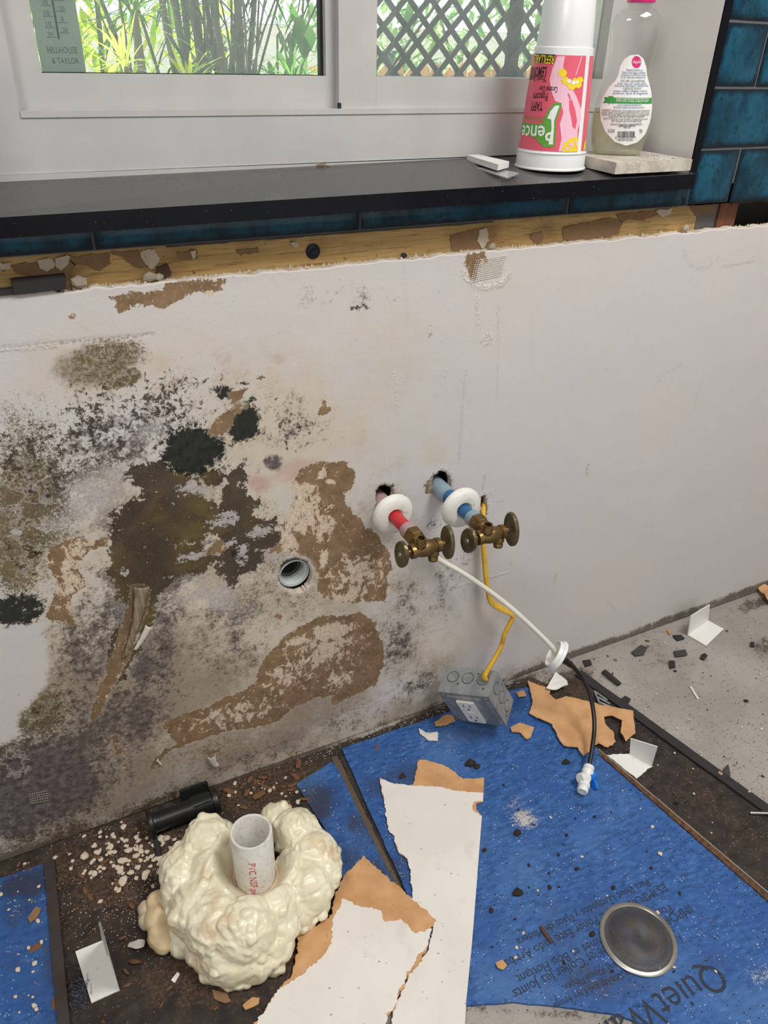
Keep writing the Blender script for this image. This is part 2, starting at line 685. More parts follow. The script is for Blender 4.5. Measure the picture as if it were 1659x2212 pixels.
ZT = 1.0400                                   # top of the bottom track
wpart('bottom_rail', WX0, WX1, YF, 0.195, 0.0008, ZT, zfun=True)
wpart('bottom_bead', WX0, WX1, YF - 0.003, YF + 0.002, 0.0002, 0.9765, zfun=True, bev=0.0008)
wpart('track_lip', 0.0665, WX1, YF - 0.0015, YF + 0.0065, ZT - 0.0045, ZT + 0.0022, bev=0.0008)
wpart('side_jamb', WX0, 0.0670, YF, 0.195, ZT, 2.0)
wpart('side_jamb', 0.905, WX1, YF + .004, 0.195, ZT, 2.0)
wpart('head_rail', 0.0670, 0.905, YF, 0.195, 1.95, 2.0)
# sliding sash on the left, its rails and stiles mitred
YS = 0.150
sash = link('sliding_sash', None, parent=win)
wpart('sash_stile', 0.0672, 0.0985, YS, YS + .03, ZT, 1.95, parent=sash, bev=0.003)
wpart('sash_rail', 0.0985, 0.4500, YS + .0003, YS + .03, ZT, 1.0795, parent=sash, bev=0.004)
wpart('sash_stile', 0.4500, 0.4690, YS + .0006, YS + .03, ZT, 1.95, parent=sash, bev=0.003)
wpart('glass_pane', 0.094, 0.4520, YS + .016, YS + .020, 1.075, 1.94, M_GLASS, 0, parent=sash)
wpart('gasket', 0.4462, 0.4502, YS + .010, YS + .021, 1.0795, 1.94, M_SCREENBLK, 0, parent=sash)
wpart('gasket', 0.0985, 0.4500, YS + .012, YS + .0205, 1.0793, 1.0803, M_SCREENBLK, 0, parent=sash)
# meeting stile and fixed light on the right
fx = link('fixed_sash', None, parent=win)
wpart('sash_stile', 0.4625, 0.5170, YF + .002, 0.185, ZT, 1.95, parent=fx, bev=0.004)
wpart('sash_rail', 0.5176, 0.905, YF + .004, 0.185, ZT, 1.0795, parent=fx, bev=0.004)
wpart('glass_pane', 0.515, 0.906, YF + .024, YF + .028, 1.075, 1.94, M_GLASS, 0, parent=fx)
wpart('drain_slot', 0.4608, 0.4650, YF + .0005, YF + .004, ZT + .0015, ZT + .009, M_SCREENBLK, 0.0012, parent=fx)
wpart('insect_screen', 0.075, 0.905, 0.1925, 0.1930, 1.05, 1.94, M_INSECT, 0)

# ------------------------------------------------------------------ the opened strip between tiles and drywall
plate = link('wood_plate', None, label='yellowed pine plate exposed between teal tiles and drywall', kind='structure')
bx('beam', -1.0, 1.0330, 0.0132, 0.050, 0.790, 0.9300, M_PINE, plate, bevel=0.0015)
bx('wall_stud', 1.083, 1.125, 0.0150, 0.098, 0.01, 0.9300, M_STUD, None, bevel=0.0015, label='red-brown stud behind the drywall beside the pine plate', kind='structure')
bx('membrane', -1.6, 2.6, 0.0900, 0.1010, -0.05, 0.9290, M_MEMBRANE, None, label='dark grey sheathing inside the wall', kind='structure')
bx('backer', 1.036, 1.0825, 0.018, 0.060, 0.700, 0.9300, simple('grey_felt', srgb(112, 108, 104), .9, var=.2), plate)
# ------------------------------------------------------------------ drywall with mould, peeled paper and pipe holes
GX0, GX1, GZ1 = -0.30, 1.80, 0.8735
STEP = 0.0025
nx, nz = int((GX1 - GX0) / STEP), int(GZ1 / STEP)
gx, gz = np.meshgrid(np.linspace(GX0, GX1, nx + 1), np.linspace(0.0, GZ1, nz + 1))
PTS = np.stack([gx.ravel(), gz.ravel()], 1)


def vnoise(p, scale, seed=0, octaves=3):
    """cheap value noise on 2-D points, 0..1"""
    out = np.zeros(len(p))
    amp, tot = 1.0, 0.0
    for o in range(octaves):
        q = p * scale * 2 ** o + seed * 17.3 + o * 5.1
        i = np.floor(q).astype(np.int64)
        fr = q - i
        w = fr * fr * (3 - 2 * fr)

        def h(a, b):
            n = (a * 374761393 + b * 668265263 + seed * 974711 + o * 7919) & 0x7fffffff
            n = ((n ^ (n >> 13)) * 1274126177) & 0x7fffffff
            return ((n ^ (n >> 16)) & 0xffff) / 65535.0
        a, b = i[:, 0], i[:, 1]
        v = (h(a, b) * (1 - w[:, 0]) + h(a + 1, b) * w[:, 0]) * (1 - w[:, 1]) + (h(a, b + 1) * (1 - w[:, 0]) + h(a + 1, b + 1) * w[:, 0]) * w[:, 1]
        out += v * amp
        tot += amp
        amp *= 0.5
    return out / tot


def to_wall(px):
    return np.array([[WL(*p).x, WL(*p).z] for p in px])


def sdist(p, poly):
    """signed distance to a polygon, positive inside"""
    n = len(poly)
    d = np.full(len(p), 1e9)
    ins = np.zeros(len(p), bool)
    for i in range(n):
        a, b = poly[i], poly[(i + 1) % n]
        e = b - a
        w = p - a
        t = np.clip((w @ e) / max(e @ e, 1e-12), 0, 1)
        d = np.minimum(d, ((w - t[:, None] * e) ** 2).sum(1))
        c = (a[1] > p[:, 1]) != (b[1] > p[:, 1])
        xi = a[0] + (p[:, 1] - a[1]) / (b[1] - a[1] if abs(b[1] - a[1]) > 1e-12 else 1e-12) * (b[0] - a[0])
        ins ^= c & (p[:, 0] < xi)
    d = np.sqrt(d)
    return np.where(ins, d, -d)


def poly_field(p, polys, to=to_wall):
    f = np.full(len(p), -0.2)
    for q in polys:
        w = to(q)
        lo, hi = w.min(0) - 0.03, w.max(0) + 0.03
        k = np.where(((p > lo) & (p < hi)).all(1))[0]
        if len(k):
            f[k] = np.maximum(f[k], sdist(p[k], w))
    return f


def blob_field(p, blobs, to=to_wall):
    """soft ellipses: (px, py, half width, half height, tilt deg, strength, hardness)"""
    f = np.zeros(len(p))
    for (bx_, by, rx, ry, ang, st, hard) in blobs:
        c_, s_ = math.cos(R(ang)), math.sin(R(ang))
        w = to([(bx_, by), (bx_ + rx * c_, by + rx * s_), (bx_ - ry * s_, by + ry * c_)])
        A = np.stack([w[1] - w[0], w[2] - w[0]], 1)
        q = (p - w[0]) @ np.linalg.inv(A).T
        r = np.sqrt((q ** 2).sum(1))
        v = st * np.clip((1.25 - r) / (1.25 - hard), 0, 1)
        f = np.maximum(f, v)
    return f


PEEL = [
    [(650, 1010), (690, 1000), (715, 993), (750, 1000), (770, 1020), (765, 1045), (745, 1065), (748, 1090), (760, 1105), (775, 1120), (790, 1140), (815, 1150), (828, 1175), (845, 1195), (848, 1230), (835, 1245), (840, 1270), (835, 1300), (800, 1297), (750, 1305), (700, 1290), (685, 1275), (690, 1240), (670, 1213), (650, 1200), (615, 1190), (580, 1195), (600, 1180), (610, 1160), (600, 1140), (620, 1120), (625, 1090), (640, 1070), (628, 1045)],
    [(355, 1560), (400, 1540), (450, 1525), (480, 1510), (520, 1495), (550, 1475), (560, 1440), (590, 1400), (620, 1370), (650, 1350), (690, 1330), (720, 1330), (780, 1325), (810, 1345), (820, 1370), (830, 1400), (830, 1440), (810, 1480), (770, 1500), (720, 1525), (715, 1505), (680, 1510), (640, 1525), (600, 1560), (560, 1570), (500, 1580), (450, 1592), (400, 1612), (360, 1628), (330, 1662), (322, 1656), (350, 1620), (385, 1605), (365, 1590), (350, 1570)],
    [(230, 640), (290, 630), (350, 628), (358, 610), (420, 603), (490, 600), (485, 615), (470, 632), (455, 640), (440, 632), (420, 628), (400, 640), (390, 652), (350, 665), (320, 660), (290, 665), (260, 675), (243, 668), (250, 655)],
    [(1003, 546), (1047, 541), (1052, 562), (1032, 588), (1026, 608), (1010, 592), (1003, 570)],
    [(495, 850), (520, 835), (537, 838), (525, 860), (500, 872)],
    [(450, 930), (470, 902), (490, 885), (515, 872), (533, 875), (510, 895), (500, 920), (480, 942), (455, 942)],
    [(683, 880), (700, 876), (713, 886), (705, 898), (690, 896)],
    [(552, 815), (566, 810), (571, 818), (558, 823)], [(592, 862), (606, 855), (604, 866)], [(698, 869), (703, 867), (702, 872)],
    [(110, 1180), (160, 1160), (230, 1165), (235, 1180), (200, 1190), (170, 1220), (190, 1260), (160, 1290), (150, 1320), (165, 1345), (140, 1350), (95, 1335), (110, 1300), (125, 1270), (105, 1230), (95, 1200)],
    [(287, 1262), (325, 1270), (312, 1340), (288, 1400), (252, 1470), (217, 1545), (190, 1562), (195, 1530), (225, 1460), (255, 1390), (270, 1320)],
    [(238, 1585), (256, 1588), (263, 1625), (250, 1632), (240, 1605)], [(262, 1652), (276, 1650), (274, 1668), (263, 1666)],
    [(445, 1628), (476, 1614), (480, 1620), (450, 1634)], [(595, 1325), (612, 1330), (605, 1338), (596, 1333)], [(600, 1295), (607, 1285), (604, 1305), (598, 1312)],
    [(148, 682), (158, 678), (172, 676), (165, 686), (153, 690)], [(915, 1050), (935, 1025), (942, 1045), (935, 1068), (918, 1066)],
    [(440, 1185), (475, 1168), (490, 1182), (470, 1200), (446, 1198)], [(585, 1190), (598, 1178), (600, 1195)],
]
SCUFF = [  # pale torn fibre showing inside the brown peels
    (652, 1062, 28, 20, 0, 1.0, 0.6), (697, 1024, 11, 13, 0, 1.0, 0.5), (712, 1040, 14, 5, 0, .9, .5), (650, 1110, 55, 42, -40, .85, .5), (700, 1130, 30, 45, 20, .7, .3), (700, 1205, 10, 22, 0, .9, .5),
    (770, 1240, 75, 48, -12, .66, .3), (745, 1290, 60, 18, -5, .7, .3), (620, 1170, 24, 30, -40, .9, .5),
    (715, 1365, 48, 20, -12, 1.0, .6), (700, 1405, 90, 42, -22, .68, .3), (620, 1460, 70, 32, -22, .6, .3), (500, 1545, 100, 30, -12, .55, .3), (735, 1465, 40, 26, -35, .6, .3), (640, 1385, 24, 12, -20, .9, .5),
    (165, 1240, 60, 90, 10, .68, .3), (190, 1170, 40, 12, 0, .6, .3), (455, 640, 14, 11, 0, 1.0, .7),
    (300, 1380, 20, 40, 20, .7, .3), (245, 1500, 14, 60, 25, .55, .3), (1040, 575, 10, 22, 10, .8, .4),
]
OLIVE = [  # damp olive-brown staining with sharp margins
    [(245, 1110), (290, 1080), (330, 1065), (400, 1058), (440, 1075), (472, 1092), (480, 1060), (500, 1010), (532, 998), (527, 1050), (560, 1082), (545, 1105), (560, 1122), (602, 1115), (592, 1150), (540, 1160), (480, 1168), (440, 1150), (425, 1172), (350, 1180), (310, 1200), (270, 1240), (240, 1262), (232, 1200), (250, 1150)],
    [(455, 1175), (520, 1160), (560, 1150), (620, 1140), (600, 1185), (575, 1200), (560, 1235), (520, 1245), (515, 1280), (490, 1260), (460, 1230), (480, 1200)],
    [(262, 1010), (330, 985), (355, 1000), (350, 1040), (300, 1050), (262, 1040)],
    [(238, 1250), (268, 1195), (340, 1172), (425, 1176), (478, 1205), (440, 1235), (385, 1252), (345, 1290), (330, 1345), (300, 1420), (262, 1470), (240, 1480), (232, 1420), (258, 1330)],
    [(300, 1000), (345, 985), (372, 1010), (420, 1040), (440, 1072), (380, 1082), (318, 1072), (285, 1050), (268, 1022)],
    [(60, 1180), (100, 1188), (92, 1200), (62, 1198)], [(440, 1020), (470, 1012), (492, 1025), (470, 1042), (446, 1040)],
]
BROWNISH = [  # broad damp tinge
    (60, 1090, 110, 190, 0, .95, .35), (225, 782, 92, 44, -14, .62, .7), (262, 818, 40, 18, -12, 1.5, .85), (130, 1000, 150, 120, 0, .5, .2), (70, 930, 90, 40, 0, .55, .3),
    (90, 1545, 75, 50, -40, .85, .6), (30, 1650, 60, 60, 0, 1.0, .5), (380, 830, 60, 26, 0, .4, .3), (40, 1190, 60, 110, 0, 1.0, .5), (620, 1225, 120, 90, 0, .35, .2), (430, 1120, 180, 80, 0, .5, .3),
]
BLACK = [
    (418, 972, 70, 55, -10, 1.3, .62), (526, 915, 36, 48, 25, 1.25, .55), (483, 848, 30, 18, 10, .95, .5), (525, 828, 18, 6, -5, .8, .3), (545, 862, 12, 10, 0, .9, .3), (405, 1010, 40, 20, 0, .8, .4),
    (38, 1318, 66, 38, -6, 1.0, .6), (75, 1195, 22, 6, 0, .7, .3), (505, 1195, 16, 12, 30, .75, .3),
]
GREY = [
    (250, 950, 220, 110, -12, .72, .35), (330, 930, 140, 70, -20, .72, .3), (170, 1060, 130, 110, 0, .72, .3), (590, 998, 26, 20, -8, .98, .5), (640, 920, 120, 80, 10, .48, .2),
    (300, 1300, 140, 120, -20, .85, .4), (360, 1220, 130, 60, -15, 1.0, .5), (210, 1400, 130, 130, 0, .78, .3), (330, 1430, 90, 110, 10, .8, .3), (240, 1560, 170, 100, -15, .85, .4),
    (330, 1235, 110, 62, -15, 1.5, .6), (290, 1310, 60, 90, 10, 1.35, .5), (310, 1440, 40, 60, 0, 1.1, .4), (90, 1640, 60, 40, -20, 1.3, .4), (350, 1130, 140, 60, 0, 1.0, .4), (150, 1620, 140, 60, -30, .95, .4), (480, 1400, 200, 90, -15, .5, .2), (640, 1290, 60, 60, 0, .4, .2),
    (90, 1700, 170, 120, -10, 1.15, .55), (60, 1760, 120, 60, -18, 1.0, .5), (200, 1660, 150, 80, -15, .75, .3), (420, 1600, 170, 90, -18, .42, .2), (560, 1640, 180, 60, -20, .4, .2), (350, 1740, 160, 50, -20, .6, .2),
    (860, 1390, 46, 85, 10, .72, .3), (880, 1300, 40, 50, 0, .5, .2), (930, 1130, 36, 28, 0, .5, .2), (900, 1480, 90, 40, -20, .6, .2), (760, 1560, 120, 40, -20, .5, .2), (500, 1320, 110, 55, -15, .68, .3),
    (430, 1400, 80, 60, -10, .5, .2), (540, 1130, 60, 50, 0, .5, .2), (300, 1155, 60, 70, 0, .9, .4), (1090, 1500, 130, 26, -20, .5, .2), (760, 640, 150, 46, -6, .30, .2), (980, 1250, 60, 120, 25, .34, .2),  # the patch slanting left-down below the valves paints in their wall shadow
]
SPECK = [
    (300, 930, 260, 140, -10, 1.0, .5), (110, 1000, 150, 120, 0, 1.0, .5), (600, 930, 150, 110, 0, .7, .3), (420, 820, 130, 50, 0, .75, .3), (430, 1000, 120, 120, 0, .9, .4), (60, 1180, 90, 120, 0, .8, .4),
    (500, 1180, 160, 90, 0, .85, .4), (330, 1440, 200, 160, 0, .6, .3), (100, 1530, 90, 60, -30, .8, .4), (780, 665, 32, 10, -6, 1.0, .6), (460, 1300, 120, 70, 0, .7, .3), (560, 1480, 250, 120, -15, .35, .2),
    (780, 960, 120, 120, 0, .35, .2), (850, 1380, 90, 120, 0, .6, .3), (700, 1620, 260, 60, -20, .45, .2), (240, 790, 110, 60, -14, .6, .4), (0, 1640, 100, 80, 0, .8, .4),
]
CREAM = [
    (620, 950, 240, 200, 0, .95, .3), (820, 850, 160, 200, 0, .55, .1), (500, 1250, 420, 260, 0, .9, .5), (450, 1500, 460, 200, -15, 1.0, .5), (260, 800, 220, 140, 0, .6, .3), (920, 1420, 110, 130, 0, .6, .3),
    (760, 1600, 260, 70, -20, .9, .4), (160, 1390, 80, 90, 0, 1.0, .5), (940, 980, 40, 36, -40, .75, .4), (560, 1660, 340, 60, -20, 1.0, .5), (120, 1720, 260, 120, -15, .9, .4), (1090, 620, 60, 26, 0, .5, .2),
]
PALE = [  # bleached, flaking islands
    (488, 1122, 44, 22, -10, .95, .5), (560, 1150, 46, 20, -15, .9, .4), (520, 1200, 20, 34, 10, .85, .4), (450, 1190, 90, 12, -18, .9, .4), (580, 1195, 40, 30, 0, .75, .3), (200, 1070, 80, 62, -30, .9, .4), (250, 1015, 60, 40, 0, .8, .3),
    (120, 1130, 50, 34, 0, .8, .3), (420, 1060, 60, 16, 5, .9, .4), (470, 1290, 110, 44, 20, .8, .3), (415, 1045, 12, 10, 0, 1.2, .7), (270, 1235, 14, 10, -30, 1.0, .5), (35, 1150, 16, 7, 0, 1.1, .6), (330, 930, 60, 40, 0, .6, .2), (60, 1290, 60, 14, -10, .7, .3), (385, 1290, 50, 30, 0, .6, .2),
]
TAN = [  # damp film
    (220, 785, 100, 48, -14, .85, .7), (300, 1500, 330, 200, -15, .95, .4), (560, 1560, 360, 130, -18, .8, .4), (170, 1700, 280, 140, -15, 1.0, .5), (330, 1050, 300, 160, 0, .55, .3), (560, 1250, 300, 160, 0, .62, .3), (860, 1400, 130, 170, 0, .6, .2),
    (760, 1150, 160, 180, 0, .4, .2), (120, 1100, 200, 200, 0, .55, .3), (900, 1520, 160, 50, -20, .7, .3), (1130, 1450, 120, 30, -20, .4, .2), (500, 900, 260, 130, 0, .4, .2),
]
PINK = [(640, 1015, 60, 30, -15, .8, .4), (600, 775, 24, 18, 0, .6, .5), (560, 1045, 30, 26, 0, 1.0, .4), (660, 950, 70, 70, 0, .3, .2), (1060, 1400, 120, 80, 0, .15, .1)]
CLEAN = [[(-120, 1345), (60, 1348), (96, 1343), (102, 1400), (104, 1480), (70, 1520), (48, 1545), (40, 1590), (5, 1612), (-120, 1625)]]
DIRT = [(60, 1850, 200, 28, -18, 1.2, .5), (240, 1790, 160, 22, -19, 1.1, .4), (0, 1870, 130, 60, -18, .9, .4), (300, 1760, 200, 32, -20, .85, .3), (600, 1660, 160, 22, -20, .7, .3), (900, 1545, 220, 16, -20, .7, .3), (1250, 1414, 200, 13, -20, 1.0, .6), (1480, 1331, 200, 13, -20, 1.0, .6), (1640, 1272, 160, 13, -20, 1.0, .6), (100, 1830, 200, 40, -18, .9, .4)]
LINES = [  # scratches, scores and pencil marks: polyline, half width m, strength
    ([(0, 752), (120, 742), (220, 733), (330, 722)], .0011, .9), ([(1005, 800), (998, 880), (990, 1000)], .0008, .5), ([(1075, 660), (1076, 760), (1072, 860)], .0006, .35),
    ([(1476, 545), (1492, 575), (1520, 584), (1545, 566), (1552, 556)], .0016, .35), ([(1560, 578), (1628, 566)], .0007, .5), ([(1270, 1005), (1267, 1028)], .0009, .9), ([(1200, 1240), (1196, 1268)], .0007, .8),
    ([(1104, 1222), (1102, 1212)], .0009, .7), ([(903, 1250), (898, 1295)], .0007, .7), ([(950, 1230), (953, 1268)], .0007, .7), ([(968, 1225), (967, 1265)], .0006, .5), ([(958, 1265), (962, 1350)], .0008, .7),
    ([(1042, 1060), (1046, 1030)], .0008, .8), ([(880, 1380), (970, 1356)], .0007, .5), ([(930, 722), (926, 728)], .0012, .9), ([(1420, 830), (1440, 806), (1480, 784)], .0006, .3), ([(1520, 800), (1500, 880), (1490, 900)], .0006, .22),
    ([(250, 1540), (262, 1640), (330, 1648), (360, 1640)], .0007, .6), ([(350, 1730), (410, 1680), (418, 1640)], .0006, .5), ([(210, 1660), (262, 1622)], .0006, .5), ([(505, 900), (520, 960)], .0006, .3), ([(558, 1008), (557, 1024)], .0012, .9),
    ([(1310, 1300), (1330, 1318)], .001, .35), ([(1150, 690), (1148, 790)], .0005, .25), ([(870, 560), (880, 700)], .0022, .16), ([(760, 590), (762, 650)], .0025, .14),
]
RIDGE = [  # pale raised paint and filler ridges
    ([(1030, 640), (1032, 700)], .0009, 1.0), ([(1040, 735), (1056, 722), (1062, 728), (1050, 742)], .002, .8), ([(985, 1268), (1100, 1236)], .0009, .8), ([(1010, 600), (1020, 612), (1048, 622), (1085, 612), (1098, 596)], .0028, 1.0),
    ([(1003, 575), (1001, 592), (1010, 606)], .002, .9), ([(700, 1485), (730, 1470)], .0009, 1.0), ([(735, 1465), (760, 1452)], .001, 1.0), ([(1060, 1000), (1062, 1070)], .0006, .4), ([(850, 805), (862, 900)], .0015, .35), ([(960, 800), (935, 880)], .002, .25),
    ([(0, 757), (120, 746)], .0008, .8), ([(1062, 1060), (1070, 1082), (1085, 1080), (1090, 1070)], .0012, .6),
]


def line_field(p, lines, to=to_wall):
    f = np.zeros(len(p))
    for pl, hw, st in lines:
        w = to(pl)
        lo, hi = w.min(0) - 0.012, w.max(0) + 0.012
        k = np.where(((p > lo) & (p < hi)).all(1))[0]
        if not len(k):
            continue
        d = np.full(len(k), 1e9)
        for a, b in zip(w, w[1:]):
            e = b - a
            q = p[k] - a
            t = np.clip((q @ e) / (e @ e), 0, 1)
            d = np.minimum(d, ((q - t[:, None] * e) ** 2).sum(1))
        f[k] = np.maximum(f[k], st * np.clip(1.6 - np.sqrt(d) / (hw + 0.0012), 0, 1))
    return f


# ragged holes
def ragged(cx, cy, rx, ry, seed, amp=0.14, n=40):
    return [(cx + rx * math.cos(a) * (1 + amp * (mnoise.noise(Vector((math.cos(a) * 2.2, math.sin(a) * 2.2, seed))) + 0.6 * mnoise.noise(Vector((math.cos(a) * 6, math.sin(a) * 6, seed))))), cy + ry * math.sin(a) * (1 + amp * mnoise.noise(Vector((math.cos(a) * 2.5, math.sin(a) * 2.5, seed + 9))))) for a in [2 * math.pi * i / n for i in range(n)]]


HOLES = [
    ragged(638, 1243, 36, 37, 1, .07),
    [(812, 1062), (818, 1052), (830, 1047), (840, 1052), (851, 1046), (849, 1058), (852, 1068), (848, 1086), (838, 1096), (826, 1098), (814, 1092), (811, 1078)],
    [(936, 1030), (946, 1022), (952, 1017), (962, 1020), (970, 1028), (975, 1040), (975, 1060), (965, 1076), (952, 1072), (942, 1066), (936, 1058), (934, 1044)],
    [(1040, 1072), (1048, 1070), (1051, 1084), (1053, 1100), (1050, 1112), (1042, 1108), (1038, 1090)],
]
hs = [sdist(PTS, to_wall(h)) for h in HOLES]
hole_sd = np.max(np.stack(hs), 0)
pos = PTS.copy()
# torn top edge of the board
top = vnoise(np.stack([gx.ravel() * 1.0, np.zeros(gx.size)], 1), 60, 3, 4) - 0.5
wt = np.clip((gz.ravel() - (GZ1 - 0.012)) / 0.012, 0, 1)
pos[:, 1] += wt * (top * 0.006 - 0.0012 + 0.002 * (gx.ravel() < 0.06))
# snap vertices just outside each hole onto its outline
for h in HOLES:
    w = to_wall(h)
    sd = sdist(PTS, w)
    k = np.where((sd > -STEP * 1.1) & (sd < STEP * 0.6))[0]
    for i in k:
        best = None
        for a, b in zip(w, np.roll(w, -1, 0)):
            e = b - a
            t = min(max(((PTS[i] - a) @ e) / (e @ e), 0), 1)
            q = a + t * e
            dd = ((q - PTS[i]) ** 2).sum()
            if best is None or dd < best[0]:
                best = (dd, q)
        pos[i] = best[1]
idx = np.arange((nx + 1) * (nz + 1)).reshape(nz + 1, nx + 1)
quads = np.stack([idx[:-1, :-1], idx[:-1, 1:], idx[1:, 1:], idx[1:, :-1]], -1).reshape(-1, 4)
keep = ~(hole_sd[quads] > 0).any(1)
quads = quads[keep]
# rim edges (holes and outer border) -> walls of the board's thickness
ed = np.concatenate([quads[:, [i, (i + 1) % 4]] for i in range(4)])
key = np.sort(ed, 1)
kk = key[:, 0].astype(np.int64) * 4000000 + key[:, 1]
u, inv, cnt = np.unique(kk, return_inverse=True, return_counts=True)
rim = ed[cnt[inv] == 1]
rv = np.unique(rim)
remap = -np.ones(len(pos), np.int64)
remap[rv] = len(pos) + np.arange(len(rv))
yy = (vnoise(PTS, 9, 11, 3) - 0.5) * 0.0012
front = np.stack([pos[:, 0], yy, pos[:, 1]], 1)
back = np.stack([pos[rv, 0], np.full(len(rv), 0.0127), pos[rv, 1]], 1)
allv = np.concatenate([front, back])
sides = np.stack([rim[:, 1], rim[:, 0], remap[rim[:, 0]], remap[rim[:, 1]]], 1)
allf = np.concatenate([quads, sides])
me = bpy.data.meshes.new('drywall')
me.vertices.add(len(allv))
me.vertices.foreach_set('co', allv.astype(np.float32).ravel())
me.loops.add(allf.size)
me.loops.foreach_set('vertex_index', allf.astype(np.int32).ravel())
me.polygons.add(len(allf))
me.polygons.foreach_set('loop_start', np.arange(0, allf.size, 4, dtype=np.int32))
me.polygons.foreach_set('material_index', np.concatenate([np.zeros(len(quads)), np.ones(len(sides))]).astype(np.int32))
me.update()
me.validate()


def put_attr(me, name, val, pad):
    a = me.attributes.new(name, 'FLOAT', 'POINT')
    a.data.foreach_set('value', np.concatenate([val, val[pad]]).astype(np.float32))


clean = np.clip(poly_field(PTS, CLEAN) / 0.012 + 0.2 + 0.5 * (vnoise(PTS, 90, 5, 3) - .5), 0, 1)
cl = 1 - clean
hole_halo = np.clip(1 + hole_sd / 0.012, 0, 1)
put_attr(me, 'peel', np.where(clean > .5, -.1, poly_field(PTS, PEEL)), rv)
put_attr(me, 'scuff', blob_field(PTS, SCUFF), rv)
put_attr(me, 'olive', poly_field(PTS, OLIVE), rv)
put_attr(me, 'tinge', blob_field(PTS, BROWNISH) * cl, rv)
put_attr(me, 'black', blob_field(PTS, BLACK), rv)
put_attr(me, 'grey', blob_field(PTS, GREY) * cl, rv)
put_attr(me, 'speck', blob_field(PTS, SPECK) * cl, rv)
put_attr(me, 'cream', blob_field(PTS, CREAM) * cl, rv)
put_attr(me, 'tan', blob_field(PTS, TAN) * cl, rv)
put_attr(me, 'pale', blob_field(PTS, PALE) * cl, rv)
put_attr(me, 'pink', blob_field(PTS, PINK) * cl, rv)
put_attr(me, 'dirt', blob_field(PTS, DIRT) * cl, rv)
put_attr(me, 'mark', line_field(PTS, LINES), rv)
put_attr(me, 'ridge', np.maximum(line_field(PTS, RIDGE), 0.8 * hole_halo), rv)


